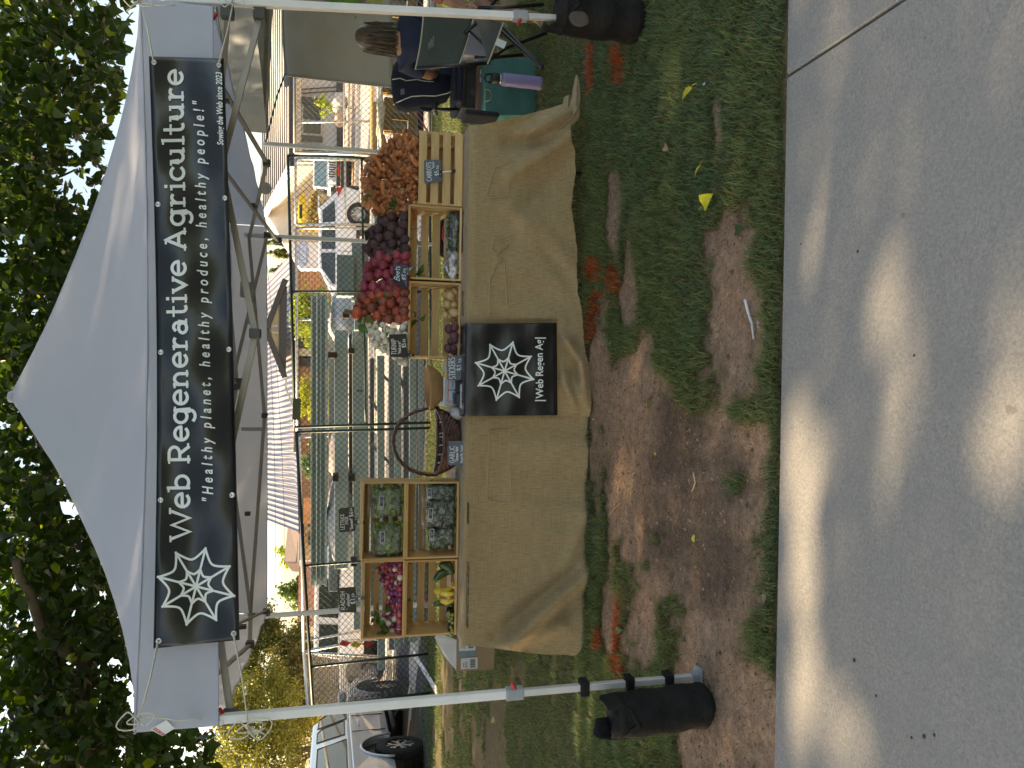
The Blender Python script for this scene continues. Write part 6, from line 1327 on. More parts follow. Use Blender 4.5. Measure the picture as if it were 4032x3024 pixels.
# ---------------------------------------------------------------- chalk signs
slate_b = M('chalkboard_black', (.007, .007, .008), (.013, .013, .014), rough=.25, spec=.6); slate_g = M('chalkboard_slate', (.075, .095, .125), (.10, .122, .155), scale=25, rough=.55); chalkm = M('chalk_white', (.62, .64, .66), (.72, .73, .74), rough=.9)
clip_m = M('clip_black', (.012, .012, .014), rough=.35); clip_b = M('clip_blue', (.06, .08, .12), rough=.35)
def chalksign(c, Ys, label, lines, mat=slate_b, clip=None, clipto=None, curl=0, clipm=clip_m):
    """c: picture corners TL TR BR BL"""
    q = [W(x, y, Y_) for (x, y), Y_ in zip(c, Ys)]; t = thing('chalk_sign', label, 'sign', tuple(q[3])); o = q[3].copy(); TL, TR, BR, BL = [p-o for p in q]
    n = (BR-BL).cross(TL-BL).normalized(); n = n if n.y < 0 else -n; Wd, H_ = (BR-BL).length, (TL-BL).length
    def pt(a, b, z=0): u_, v = a/Wd, b/H_; return BL.lerp(BR, u_).lerp(TL.lerp(TR, u_), v)+n*(.0026+z+curl*math.sin(math.pi*min(1, max(0, u_))))
    P_ = [];  nu, nv = 14, 10; rc = .10
    outl = [(Wd*(x_), H_*(y_)) for x_, y_ in ()]
    pts = []
    for cx, cy, a0 in ((1, 1, 0), (0, 1, 90), (0, 0, 180), (1, 0, 270)):
        r_ = .09*H_; X_, Y_ = (Wd-r_ if cx else r_), (H_-r_ if cy else r_)
        pts += [(X_+r_*math.cos(R(a0+a)), Y_+r_*math.sin(R(a0+a))) for a in (0, 22, 45, 67, 90)]
    k = len(pts); mid = pt(Wd/2, H_/2, 0)
    mb = MB(); f_ = [pt(a, b, -.0006) for a, b in pts]; b_ = [p-n*.003 for p in f_]; mb.add(f_+b_+[pt(Wd/2, H_/2, -.0006), pt(Wd/2, H_/2, -.0036)], [(i, (i+1) % k, 2*k) for i in range(k)]+[((i+1) % k+k, i+k, 2*k+1) for i in range(k)]+[(i, i+k, (i+1) % k+k, (i+1) % k) for i in range(k)])
    mb.obj('board', mat, t)
    wr = MB()
    for (s, x, y, h, wdt, wt) in lines: chalk(wr, s, x*Wd, y*H_, h*H_, lambda a, b, z=0: pt(a, b, z), w_=wt*1.45, width=wdt*Wd)
    wr.obj('chalk_writing', chalkm, t)
    if clip is not None:
        a, b, ang = clip; cpt = pt(a*Wd, b*H_, .004); MB().box((cpt), (.045, .012, .018)).obj('clip', clipm, t, bevel=.003)
        for s in (-1, 1): MB().lathe([(.003, -.004), (.0036, .0)], 8, ax='y', c=cpt+Vector((s*.014, -.007, .0))).obj('stud', rim_m, t)
        if clipto is not None: e = W(*clipto)-o; MB().tube([cpt, cpt.lerp(e, .5)+Vector((0, -.006, 0)), e], .0035, 6).obj('clip_neck', white_paint, t); MB().box(e, (.016, .03, .024)).obj('clip', clipm, t, bevel=.003)
    return t
chalksign([(1671, 722), (1669, 631), (1735, 629), (1739, 716)], (4.42,)*4, 'slate CARROTS price card clipped on the slatted crate', [('CARROTS', .08, .58, .27, .84, .075), ('$5', .30, .12, .26, .24, .085), ('EA', .60, .14, .13, .16, .11), ('"Nantes"', .62, .40, .12, .33, .10)], slate_g, clip=(.42, .05, 0), clipto=(1785, 674, 4.42))
chalksign([(1546, 1110), (1549, 1038), (1607, 1046), (1602, 1140)], (4.40, 4.44, 4.40, 4.36), 'glossy black Beets price card leaning on the magenta beets', [('Beets', .20, .52, .36, .72, .075), ('$5', .33, .10, .26, .26, .09), ('EA', .66, .12, .16, .20, .11)], slate_b, clip=(.72, .0, 0), clipto=(1625, 1052, 4.44), clipm=clip_b, curl=.006)
chalksign([(1534, 1405), (1531, 1318), (1601, 1314), (1605, 1408)], (4.40,)*4, 'glossy black TURNIP price card on the white turnips', [('TURNIP', .10, .62, .26, .74, .085), ('"Hakurei"', .14, .37, .15, .60, .12), ('$5', .42, .08, .22, .2, .10), ('EA', .66, .10, .13, .14, .13)], slate_b, clip=(.12, -.04, 0), clipto=(1623, 1398, 4.45))
chalksign([(1761, 1497), (1758, 1403), (1824, 1401), (1828, 1494)], (4.36,)*4, 'slate STICKERS price card standing before the glass jar', [('STICKERS', .05, .52, .36, .92, .07), ('$1', .38, .10, .32, .28, .075), ('EA', .74, .12, .17, .16, .10)], slate_g)
chalksign([(1762, 1831), (1762, 1737), (1829, 1735), (1828, 1832)], (4.36,)*4, 'slate GARLIC price card standing before the wicker basket', [('GARLIC', .10, .60, .28, .72, .08), ('"German White"', .16, .38, .15, .64, .12), ('Priced By Weight', .10, .08, .16, .74, .10)], slate_g)
chalksign([(1336, 2097), (1333, 2003), (1394, 1994), (1401, 2090)], (4.44,)*4, 'black LETTUCE MIX price card standing on the inner upper crate', [('LETTUCE', .12, .68, .22, .66, .10), ('MIX', .32, .42, .22, .34, .10), ('"Gourmet"', .06, .16, .18, .50, .11), ('$6', .60, .10, .24, .22, .10), ('EA', .84, .14, .14, .13, .12)], slate_b, clip=(.38, -.03, 0), clipto=(1425, 2056, 4.45))
chalksign([(1336, 2409), (1333, 2315), (1400, 2310), (1404, 2412)], (4.44,)*4, 'black RADISH price card with sky reflection standing on the outer upper crate', [('RADISH', .10, .66, .24, .78, .09), ('"Valentine"', .12, .38, .20, .68, .10), ('$3', .34, .06, .26, .22, .10), ('EA', .62, .10, .14, .14, .12)], slate_b, clip=(.55, -.03, 0), clipto=(1427, 2355, 4.45), clipm=clip_b)
# black sign cloth hung over the table edge
t = thing('sign_cloth', 'square black vinyl sign with white web emblem hung over the table edge', 'sign', tuple(W(2000, 1455, 4.22))); o = t.location.copy(); P_ = []
def Sp(x, y, off=0): return W(x, y, 4.236-off-.004*math.sin(y*.05)-.003*math.sin(x*.06)-.004*math.sin((x+y)*.03))-o
for j in range(30):
    for i in range(40):
        s = i/39; y = 1640-5*(j/29)-(364)*s
        if j < 8: P_.append(Vector((W(1838, y, 4.26).x, 4.236+.016+.17*(1-j/7), TZ+.024))-o)
        elif j < 12: a = (j-7)/5*math.pi/2; P_.append(Vector((W(1845, y, 4.24).x, 4.252-.016*math.sin(a), TZ+.008+.016*math.cos(a)))-o)
        else: f = (j-11)/18; xt = 1856-14*s; P_.append(Sp(xt+(2195-3*s-xt)*f, y))
MB().grid(P_, 40, 30).obj('vinyl_sheet', vinyl, t, True, solid=.0012)
fnS = lambda a, b, z=0: Sp(-b, -a, .0022+z)
mb = MB(); web(mb, -1461, -1987, 120, fnS, 6.2, rot=29); mb.obj('web_emblem', ink_w, t)
def lf_(p0, p1, off=.0025):
    a0, a1 = Vector((p0[0], p0[1], 0)), Vector((p1[0], p1[1], 0)); d = (a1-a0).normalized(); u_ = Vector((d.y, -d.x, 0)); u_ = u_ if u_.x < 0 else -u_
    return (lambda a, b, z=0: Sp(a0.x+d.x*a+u_.x*b, a0.y+d.y*a+u_.y*b, off+z)), (a1-a0).length
fn, L = lf_((2139, 1569), (2136, 1337)); put_text('Web Regen Ag', fn, 0, L, 29, ink_w, t, bold=.018)
for y_ in (1577, 1331): mb = MB(); fn, L = lf_((2148, y_), (2148, y_-5)); strokes(mb, [[(0, 0), (0, 40)]], 4.5, fn); mb.obj('bar_mark', ink_w, t)
for y_, a in ((1638, 1), (1277, -1)):
    mb = MB()
    for k in range(46): mb.bar(Sp(1862+7*k, y_, .001), Sp(1862+7*k+3, y_-a*4, .001), .0012, .0012)
    mb.obj('stitching', M('thread_grey', (.06, .06, .06)), t, kind='stuff')

# ---------------------------------------------------------------- basket, bowl, jar, boxes
wick = M('wicker', (.035, .008, .006), (.10, .03, .018), scale=20, rough=.25, coat=.5)
bk = thing('wicker_basket', 'dark red wicker basket with tall hoop handle and garlic', 'basket', tuple(Vector((W(1800, 1738, 4.50).x, 4.50, TZ+.013)))); o = bk.location.copy()
RX, RY, HB = 131*4.5/2990, .145, W(1740, 1740, 4.5).z-o.z
def bring(f): e = .60+.40*f**.7; return RX*e, RY*e
weave = MB(); nr = 13
for j in range(nr):
    f = j/(nr-1); rx, ry = bring(f); z = HB*f+.002
    pts = []
    for i in range(84):
        a = 2*math.pi*i/84; wv = .0035*(1 if ((i//2+j) % 2) else -1); lift = .035*f**2*abs(math.cos(a))**3; pts.append(((rx+wv)*math.cos(a), (ry+wv)*math.sin(a), z+lift))
    weave.tube(pts, .0052, 6, closed=True)
weave.obj('weave', wick, bk, True, kind='stuff')
for i in range(30):
    a = 2*math.pi*i/30; r0, r1 = bring(0), bring(1); MB().tube([(r0[0]*math.cos(a), r0[1]*math.sin(a), 0), (r1[0]*math.cos(a), r1[1]*math.sin(a), HB+.035*abs(math.cos(a))**3)], .0032, 5).obj('stake', wick, bk, True)
rim_ = MB(); rx, ry = bring(1)
for ph in (0, 2.1, 4.2): rim_.tube([((rx+.006*math.cos(a*20+ph))*math.cos(a), (ry+.006*math.cos(a*20+ph))*math.sin(a), HB+.006+.005*math.sin(a*20+ph)+.035*abs(math.cos(a))**3) for a in [2*math.pi*i/160 for i in range(160)]], .0055, 6, closed=True)
rim_.obj('rim', wick, bk, True); MB().lathe([(0, .004), (1, .004), (1, .010), (0, .010)], 36, sx=bring(0)[0], sy=bring(0)[1]).obj('base', wick, bk)
hz = W(1549, 1735, 4.5).z-o.z; zr = HB+.02
for ph in (0, 2.1, 4.2):
    MB().tube([((rx+.006*math.cos(q*9+ph))*math.cos(q)*(1.0+.03*math.sin(q)), .006*math.sin(q*9+ph), zr+(hz-zr+.006*math.cos(q*9+ph))*math.sin(q)**.85 if 0 < q < math.pi else zr) for q in [math.pi*i/60 for i in range(61)]], .0062, 7).obj('handle', wick, bk, True)
garm = M('garlic_skin', (.50, .44, .36), (.66, .60, .52), scale=30, rough=.5, trans=.1)
for i, (dx, dy, dz) in enumerate(((-.02, -.02, HB*.62), (.05, .03, HB*.55), (-.08, .03, HB*.6), (.11, .0, HB*.6), (-.12, -.03, HB*.7), (.02, .05, HB*.5), (.0, -.06, HB*.4), (.07, -.05, HB*.42), (-.07, -.06, HB*.42))):
    g_ = thing('garlic_bulb', 'pale garlic bulb among the others in the wicker basket', 'garlic', tuple(o+Vector((dx, dy, dz))), random.uniform(0, 6), 'garlic bulbs in the basket')
    mb = MB(); mb.lathe([(.004, -.016), (.017, -.012), (.024, 0), (.02, .012), (.009, .020), (.004, .026), (.0035, .032)], 14); mb.v = [tuple(Vector((v[0]*(1+.1*math.cos(5*math.atan2(v[1], v[0]))), v[1]*(1+.1*math.cos(5*math.atan2(v[1], v[0]))), v[2]))) for v in mb.v]; mb.obj('bulb', garm, g_, True)
    MB().tube([(0, 0, .03), (.003, 0, .045), (.006, .002, .055)], [.004, .0035, .003], 6).obj('stem', garm, g_, True)
bowlw = wood('bowl_wood', (.34, .19, .085), (.50, .31, .15), rough=.45, knots=False)
cb = Vector((W(1742, 1523, 4.5).x, 4.50, W(1742, 1523, 4.5).z)); rb_ = 91*4.5/2990; hb_ = 62*4.5/2990
bo = MB().lathe([(.0, 0), (rb_*.45, 0), (rb_*.62, hb_*.12), (rb_*.85, hb_*.48), (rb_*.97, hb_*.85), (rb_, hb_), (rb_*.965, hb_*.99), (rb_*.82, hb_*.5), (rb_*.5, hb_*.16), (0, hb_*.12)], 48).obj('wooden_bowl', bowlw, smooth=True); bo.location = cb; bo.rotation_euler = (0, R(-3.5), 0); tag(bo, 'empty turned wooden bowl resting on the plastic tub', 'bowl')
tubm = M('tub_plastic', (.45, .47, .5), (.56, .58, .6), rough=.25, scale=8, trans=.3)
def wbox(name, x0, x1, ya, yb_, Y_, dep, mat, label, cat, bev=.003, zb=None):
    a, b = W(x1, ya, Y_), W(x0, yb_, Y_); z0 = zb if zb is not None else a.z; t = thing(name, label, cat, ((a.x+b.x)/2, Y_+dep/2, z0)); MB().box((0, 0, (b.z-z0)/2), (b.x-a.x, dep, b.z-z0)).obj('body', mat, t, bevel=bev); return t, (b.x-a.x), dep, b.z-z0
t, w_, d_, h_ = wbox('plastic_tub', 1752, 1826, 1597, 1490, 4.44, .16, tubm, 'clear lidded plastic tub under the wooden bowl', 'tub', .006, TZ+.013)
MB().box((0, 0, h_+.004), (w_+.014, d_+.014, .009)).obj('lid', M('lid_white', (.62, .62, .64), rough=.4), t, bevel=.003); MB().box((0, 0, h_+.0135), (w_*.95, d_*.95, .006)).obj('lid_insert', M('lid_white'), t, bevel=.002) if False else None
for i, (ya, yb_, s_) in enumerate(((1578, 1538, 'left'), (1534, 1497, 'right'))):
    t, w_, d_, h_ = wbox('card_box', 1763, 1792, ya, yb_, 4.42, .015, M('box_blue', (.25, .36, .48), (.33, .45, .56), rough=.5), 'small pale blue box with orange edge at the %s inside the tub' % ('handle side' if i == 0 else 'jar side'), 'box', .001, W(1792, ya, 4.42).z)
    MB().box((0, -.009, h_*.93), (w_, .002, h_*.12)).obj('orange_band', M('band_orange', (.6, .16, .06), rough=.5), t); MB().box((0, -.009, h_*.35), (w_*.7, .002, h_*.16)).obj('print_block', M('print_grey', (.15, .2, .28), rough=.5), t)
t, w_, d_, h_ = wbox('black_box', 1788, 1818, 1592, 1548, 4.385, .04, clip_m, 'small black box with faint print in front of the tub', 'box', .002, TZ+.013)
put_text('Square', lambda a, b: Vector((a, -d_/2-.0006, b+h_*.45)), -.022, .022, .006, M('print_grey', (.15, .2, .28)), t); put_text('Reader for chip', lambda a, b: Vector((a, -d_/2-.0006, b+h_*.25)), -.026, .026, .0045, M('print_grey', (.15, .2, .28)), t)
t, w_, d_, h_ = wbox('black_box', 1795, 1826, 1546, 1500, 4.40, .04, clip_m, 'matte black box between tub and STICKERS card', 'box', .002, TZ+.013)
lumpy('plastic_bag_roll', W(1800, 1625, 4.45), (.045, .05, .045), M('bag_clear', (.5, .52, .54), (.66, .68, .7), scale=20, rough=.25, bmp=.8, bscale=30, trans=.3, bdist=.02), 'crinkled clear plastic bags between basket and tub', 'plastic bags', 3, .2)
lumpy('plastic_bag_roll', W(1808, 1872, 4.6), (.05, .05, .03), M('bag_clear'), 'flattened clear bags behind the GARLIC card near the crates', 'plastic bags', 5, .2)
for i, (dx, c_) in enumerate(((0, (.7, .7, .72)),)): boxt('paper_stack', (W(1832, 1560, 4.33).x, 4.35, TZ+.022), (.14, .06, .006), M('paper_white', (.68, .68, .7), rough=.7), 'thin stack of white cards at the edge by the black box', 'paper', .001, .06)
glass_c = M('jar_glass', (.35, .38, .38), (.42, .45, .45), rough=.05, spec=.8, alpha=.35)
jr = thing('glass_jar', 'small glass clip top jar behind the STICKERS card', 'jar', (W(1800, 1448, 4.43).x, 4.45, TZ+.013)); zj = W(1745, 1448, 4.45).z-jr.location.z
MB().lathe([(0, .0), (.036, 0), (.042, .008), (.043, zj*.5), (.040, zj*.62), (.034, zj*.68), (.036, zj*.72), (.036, zj*.76), (.033, zj*.76)], 28).obj('glass_body', glass_c, jr, True)
ld = MB().lathe([(.0, zj*1.02), (.03, zj*1.02), (.036, zj*.98), (.037, zj*.9), (.034, zj*.86), (0, zj*.86)], 28).obj('glass_lid', glass_c, jr, True); MB().tube([(.036*math.cos(a), .036*math.sin(a), zj*.82) for a in [i*math.pi/12 for i in range(24)]], .003, 6, closed=True).obj('rubber_seal', M('seal_cream', (.6, .55, .4), rough=.5), jr, True)
for z in (.70, .80, .93): MB().tube([(.0385*math.cos(a), .0385*math.sin(a), zj*z) for a in [i*math.pi/12 for i in range(24)]], .0012, 5, closed=True).obj('wire_band', rim_m, jr, True)
MB().tube([(.04, -.012, zj*.93), (.048, -.03, zj*.75), (.045, -.03, zj*.55)], .0014, 5).obj('wire_clasp', rim_m, jr, True); MB().lathe([(0, .006), (.034, .006), (.034, .03), (0, .034)], 16).obj('coins', M('coin_fill', (.2, .14, .08), (.5, .42, .3), scale=60, rough=.4, metal=.5, lo=.45, hi=.55), jr)
# yellow plastic crate behind on the lawn
t = thing('yellow_rack', 'yellow plastic rack standing behind the basket handle', 'rack', tuple(W(1690, 1890, 7.5)))
for k in range(4): MB().box((.03+.0*k, .05, .03+.03*k), (.11, .02, .012), Matrix.Rotation(.3, 3, 'Y')).obj('slat', M('rack_yellow', (.6, .38, .03), rough=.5), t)
for x in (-.02, .08): MB().box((x, .06, .07), (.012, .03, .16)).obj('post', M('rack_yellow'), t)
# cardboard box
cardb = M('cardboard', (.26, .17, .10), (.32, .22, .13), scale=3, rough=.85); 
cx0, cx1, Yb = W(1945, 2635, 6.3).x, W(1945, 2500, 6.3).x, 6.3; zc = W(1797, 2600, Yb).z
t = thing('cardboard_box', 'open brown shipping box on the lawn behind the left table end', 'box', (cx0, Yb, 0)); wd_ = cx1-cx0+.16; zb_ = max(0.0, W(1945, 2600, Yb).z)
for (c, s, nm) in (((wd_/2, .004, (zc+zb_)/2), (wd_, .008, zc-zb_), 'front_panel'), ((wd_/2, .40, (zc+zb_)/2), (wd_, .008, zc-zb_), 'back_panel'), ((.004, .2, (zc+zb_)/2), (.008, .38, zc-zb_), 'side_panel'), ((wd_-.004, .2, (zc+zb_)/2), (.008, .38, zc-zb_), 'side_panel'), ((wd_/2, .2, zb_+.01), (wd_-.02, .38, .01), 'bottom_panel')): MB().box(c, s).obj(nm, cardb, t)
for pts in (((1797, 2640), (1797, 2520), (1725, 2490), (1712, 2510), (1745, 2580)), ((1797, 2500), (1762, 2500), (1715, 2440), (1715, 2485))):
    q = [W(x, y, Yb+(.0 if k < 2 else .05))-t.location for k, (x, y) in enumerate(pts)]; n = len(q); MB().add(q+[p+Vector((0, .006, 0)) for p in q], [tuple(range(n)), tuple(range(2*n-1, n-1, -1))]+[(i, (i+1) % n, (i+1) % n+n, i+n) for i in range(n)]).obj('flap', M('cardboard_pale', (.5, .5, .5), (.6, .6, .6), rough=.8), t)
pw = M('label_paper', (.55, .56, .56), (.62, .62, .62), rough=.7)
for (x0, x1, ya, yb_) in ((1808, 1872, 2560, 2512), (1815, 1880, 2632, 2592)):
    a, b = W(x1, ya, Yb-.002)-t.location, W(x0, yb_, Yb-.002)-t.location; lp = MB().box((a+b)/2, (b.x-a.x, .003, b.z-a.z)).obj('shipping_label', pw, t)
    for k in range(9): MB().box((a+b)/2+Vector(((k-4)*.008, -.002, -.03)), (.0035 if k % 3 else .006, .001, .045)).obj('bar_code', clip_m, lp)
    for k in range(3): MB().box((a+b)/2+Vector((-.01, -.002, .02+.014*k)), (.06-.012*k, .001, .004)).obj('print_line', clip_m, lp)
MB().box(Vector(((cx1-cx0)*.5, -.002, zc-.09)), (.05, .002, .15)).obj('tape_and_backlit', M('tape_teal', (.16, .24, .28), rough=.3), t)
# ================================================================ produce
random.seed(21)
def inpoly(x, y, poly):
    c = False; n = len(poly)
    for i in range(n):
        (x1, y1), (x2, y2) = poly[i], poly[i-1]
        if (y1 > y) != (y2 > y) and x < (x2-x1)*(y-y1)/(y2-y1)+x1: c = not c
    return c
def scatter(poly, dmin, seed, tries=6000):
    r = random.Random(seed); xs_ = [p[0] for p in poly]; ys_ = [p[1] for p in poly]; out = []
    for _ in range(tries):
        x, y = r.uniform(min(xs_), max(xs_)), r.uniform(min(ys_), max(ys_))
        if inpoly(x, y, poly) and all((x-a)**2+(y-b)**2 > dmin*dmin for a, b in out): out.append((x, y))
    return out
def veg(name, c1, c2, c3=None, **k):
    """skin with a second tone toward patches of its own"""
    return M(name, c1, c2, scale=k.pop('scale', 30), **k)
carm = [veg('carrot_a', (.48, .16, .055), (.60, .235, .09), rough=.5, rnd=.12, bmp=.3, bscale=60, bdist=.002), veg('carrot_b', (.40, .145, .06), (.52, .215, .10), rough=.55, rnd=.12, bmp=.3, bscale=60, bdist=.002)]
rootm = M('root_hair', (.30, .15, .08), (.40, .22, .12), rough=.8); dirtm = M('root_dark', (.10, .05, .045), rough=.9); greenst = M('green_stem', (.10, .16, .04), (.16, .22, .06), rough=.6); lf1 = M('veg_leaf', (.05, .12, .02), (.09, .18, .03), rough=.4, trans=.25, rnd=.2)
def carrotmesh(k):
    r = random.Random(k); L = r.uniform(.065, .105); R0 = r.uniform(.0125, .0180); bx, by = r.uniform(-.018, .018), r.uniform(-.018, .018)
    pts = []; rad = []
    for i in range(13):
        f = i/12; pts.append((bx*math.sin(f*2.4), by*math.sin(f*2.0), -L*.5+L*f)); rad.append(R0*(1 if f < .80 else math.sqrt(max(.01, 1-((f-.80)/.2)**2))*.86+.14*(1-f)/.2)*(1-.26*f)*(1+.05*math.sin(f*37+k)) if f > .04 else R0*.6)
    mb = MB().tube(pts, rad, 10); me = mb.mesh('carrot', True)
    e = pts[-1]; q = [e, (e[0]+r.uniform(-.01, .01), e[1]+r.uniform(-.01, .01), e[2]+.015), (e[0]+r.uniform(-.03, .03), e[1]+r.uniform(-.02, .02), e[2]+.035), (e[0]+r.uniform(-.05, .05), e[1]+r.uniform(-.03, .03), e[2]+.05)]
    return me, MB().tube(q, [.0022, .0013, .0009, .0006], 5).mesh('root_tip', True)
CM = [carrotmesh(k) for k in range(9)]
for i, (a, b) in enumerate(CM): a.materials.append(carm[i % 2]); b.materials.append(rootm)
CIT = []; RIT = []
cpoly = [(1642, 527), (1608, 528), (1545, 530), (1520, 575), (1500, 610), (1470, 632), (1452, 660), (1438, 700), (1435, 740), (1448, 775), (1466, 800), (1470, 830), (1500, 842), (1560, 845), (1600, 838), (1642, 815)]
def place(me, extra, p, d, roll, label, cat, nm, grp, sc=1, tip=None, zmin=None):
    if zmin is not None: p = Vector((p.x, p.y, max(p.z, zmin)))
    o = link(nm, me); q = Vector(d).normalized().to_track_quat('Z', 'Y'); o.rotation_euler = (q @ Matrix.Rotation(roll, 3, 'Z').to_quaternion()).to_euler(); o.location = p; o.scale = (sc,)*3
    tag(o, label, cat, grp)
    if extra: link(tip or 'root_tip', extra, None, o)
    return o
for layer, (dm, yo) in enumerate(((14.5, 0), (18, .035), (24, .08))):
    for i, (x, y) in enumerate(scatter(cpoly, dm, 3+layer, 9000)):
        ed = min(1, (1642-x)/200); Y_ = 4.47+yo+ed*.12-.02*math.sin(x*.1)
        if y > 800 and x > 1600: Y_ += .05
        side = (690-y)/150
        d = Vector((random.gauss(.35*side, .40), -abs(random.gauss(1.0, .3)), random.gauss(.10, .42)))
        if random.random() < .16: d = Vector((random.choice((-1, 1))*random.uniform(.5, 1), -.4, random.uniform(-.2, .7)))
        k = random.randrange(9); p = W(x, y, Y_); p -= d.normalized()*.035
        ob_ = place(CM[k][0], CM[k][1], p, d, random.uniform(0, 6.3), 'orange carrot in the big heap on the slatted crate', 'carrot', 'carrot', 'carrots heaped on the crate', random.uniform(.88, 1.12), zmin=aC.z+hC+.012); CIT.append((ob_, x, y, layer))
ordinals(CIT, 'orange carrot in the heap', 'the beets side', 'crate rim', 21, 1645, 1, 'orange carrot half hidden inside the big heap on the slatted crate')
for x, y, d, lb in ((1510, 552, (.9, -.2, .25), 'long carrot poking farthest out at the upper right of the heap'), (1455, 668, (.25, -.3, .9), 'upright carrot on the top ridge of the heap'), (1438, 715, (-.2, -.4, .85), 'fat pale carrot crowning the heap'), (1475, 640, (.5, -.2, .8), 'slim carrot leaning out at the top beside the fence post')):
    k = random.randrange(9); place(CM[k][0], CM[k][1], W(x, y, 4.55), d, 1, lb, 'carrot', 'carrot', 'carrots heaped on the crate', 1.0)
def frond(p, n, s, seed, mat=lf1, label='feathery green carrot top lying in the carrot heap', grp='carrot tops in the heap'):
    r = random.Random(seed); mb = MB()
    for i in range(n):
        d = Vector((r.gauss(0, 1), r.gauss(-.4, .6), r.gauss(.2, .8))).normalized()*s*r.uniform(.5, 1); a = Vector((0, 0, 0)); mb.tube([a, d*.6+Vector((0, 0, .004)), d], [.0012, .0009, .0005], 4)
        for k in range(4): e = Vector((r.gauss(0, 1), r.gauss(0, 1), r.gauss(0, 1))).normalized()*s*.22; c = d*(.4+.15*k); mb.add([c, c+e, c+e*.6+Vector((0, .004, .003))], [(0, 1, 2)])
    o = mb.obj('carrot_greens', mat); o.location = p; tag(o, label, 'greens', grp)
frond(W(1548, 812, 4.44), 26, .05, 1); frond(W(1560, 800, 4.44), 20, .04, 2); frond(W(1452, 770, 4.5), 18, .05, 3); frond(W(1446, 790, 4.52), 14, .04, 4)
# beets and turnips
def bulbmesh(k, Rr, sq=.92, tail=.07, name='beet', hair=True, stub=True):
    r = random.Random(k*7+int(Rr*1000)); mb = MB(); n = 14; prof = [(.15, .93), (.5, .88), (.84, .6), (1.0, .12), (.95, -.35), (.7, -.75), (.32, -1.02), (.1, -1.22)]
    prof = prof[::-1]; mb.lathe([(a*Rr, b*Rr*sq) for a, b in prof], n)
    mb.v = [tuple(Vector(v)*(1+.05*noise.noise(Vector(v)*40+Vector((k, 0, 0))))) for v in mb.v]; me = mb.mesh(name, True)
    t = MB(); b = -1.2*Rr*sq; t.tube([(0, 0, b), (r.uniform(-.3, .3)*tail, r.uniform(-.3, .3)*tail, b-tail*.4), (r.uniform(-.8, .8)*tail, r.uniform(-.8, .8)*tail, b-tail*.8), (r.uniform(-1.2, 1.2)*tail, r.uniform(-1.2, 1.2)*tail, b-tail)], [Rr*.09, Rr*.045, Rr*.025, Rr*.01], 5)
    if hair:
        for i in range(7):
            a = r.uniform(0, 6.28); p = Vector((math.cos(a)*Rr*.5, math.sin(a)*Rr*.5, -Rr*.85)); t.tube([p, p+Vector((math.cos(a)*.01, math.sin(a)*.01, -.006)), p+Vector((math.cos(a+.6)*.018, math.sin(a+.6)*.018, -.004))], [.0009, .0007, .0004], 4)
    s = MB()
    for i in range(3): a = i*2.1; s.tube([(math.cos(a)*Rr*.1, math.sin(a)*Rr*.1, Rr*.8), (math.cos(a)*Rr*.2, math.sin(a)*Rr*.2, Rr*1.15)], [Rr*.1, Rr*.08], 6)
    return me, t.mesh('root_tail', True), s.mesh('stem_stub', True)
def heap(poly, dmin, Rr, mats, seed, label, cat, nm, grp, Y0, slope, xbase, faces='mixed', tailm=rootm, jitter=.3, nk=5, tail=.05, hair=True, layers=((0, 1.0), (.045, 1.1), (.10, 1.2)), up=.2, sq=.92):
    fam = []
    for k in range(nk):
        me, tl, st = bulbmesh(k, Rr, tail=tail, name=nm, hair=hair, sq=sq); fam.append((me, tl, st))
    tl_done = set(); IT = []
    for ly, (yo, dmul) in enumerate(layers):
        for i, (x, y) in enumerate(scatter(poly, dmin*dmul, seed+ly*13, 7000)):
            k = random.randrange(nk); m = random.choice(mats); me, tl, st = fam[k]; key = (k, m.name)
            if key not in tl_done:
                tl_done.add(key); me2 = me.copy(); me2.materials.clear(); me2.materials.append(m); fam[k] = fam[k]; BM[(grp, k, m.name)] = me2
                if not tl.materials: tl.materials.append(tailm); st.materials.append(greenst if nm != 'beet' else dirtm)
            me2 = BM[(grp, k, m.name)]; Y_ = Y0+yo+slope*(xbase-x)/200
            d = Vector((random.gauss(0, .6), random.uniform(-.2, 1.1), random.gauss(up, .5))) if random.random() > .3 else Vector((random.gauss(0, .5), -.9, random.gauss(-.1, .4)))
            o = place(me2, tl, W(x, y, Y_), d, random.uniform(0, 6.3), label, cat, nm, grp, random.uniform(.86, 1.14), 'root_tail', zmin=aT.z+hR+Rr*.75); link('stem_stub', st, None, o); IT.append((o, x, y, ly))
    ordinals(IT, label.split(' in the heap')[0].split(' in the middle')[0], 'the carrot side', 'crate rim', 34 if Rr > .025 else 24, 1608, -1, label.split(' in the')[0]+' half hidden inside its heap')
BM = {}
bd = [M('beet_dark', (.045, .022, .026), (.10, .055, .055), scale=25, rough=.75, rnd=.2, bmp=.5, bscale=70, bdist=.003)]
brd = [M('beet_red', (.20, .022, .045), (.34, .05, .08), scale=22, rough=.5, rnd=.2, bmp=.3, bscale=70, bdist=.002)]
bor = [M('beet_orange', (.30, .05, .035), (.50, .12, .04), scale=30, rough=.5, rnd=.2, bmp=.4, bscale=70, bdist=.002, lo=.4, hi=.75), M('beet_rust', (.20, .06, .045), (.36, .10, .06), scale=30, rough=.6, rnd=.2)]
heap([(1605, 832), (1560, 835), (1525, 845), (1505, 862), (1468, 905), (1448, 935), (1445, 985), (1470, 1002), (1540, 1000), (1605, 1003)], 30, .031, bd, 5, 'dark purple brown beet in the heap beside the carrots', 'beet', 'beet', 'dark beets in the heap', 4.47, .12, 1605, tailm=dirtm, tail=.10)
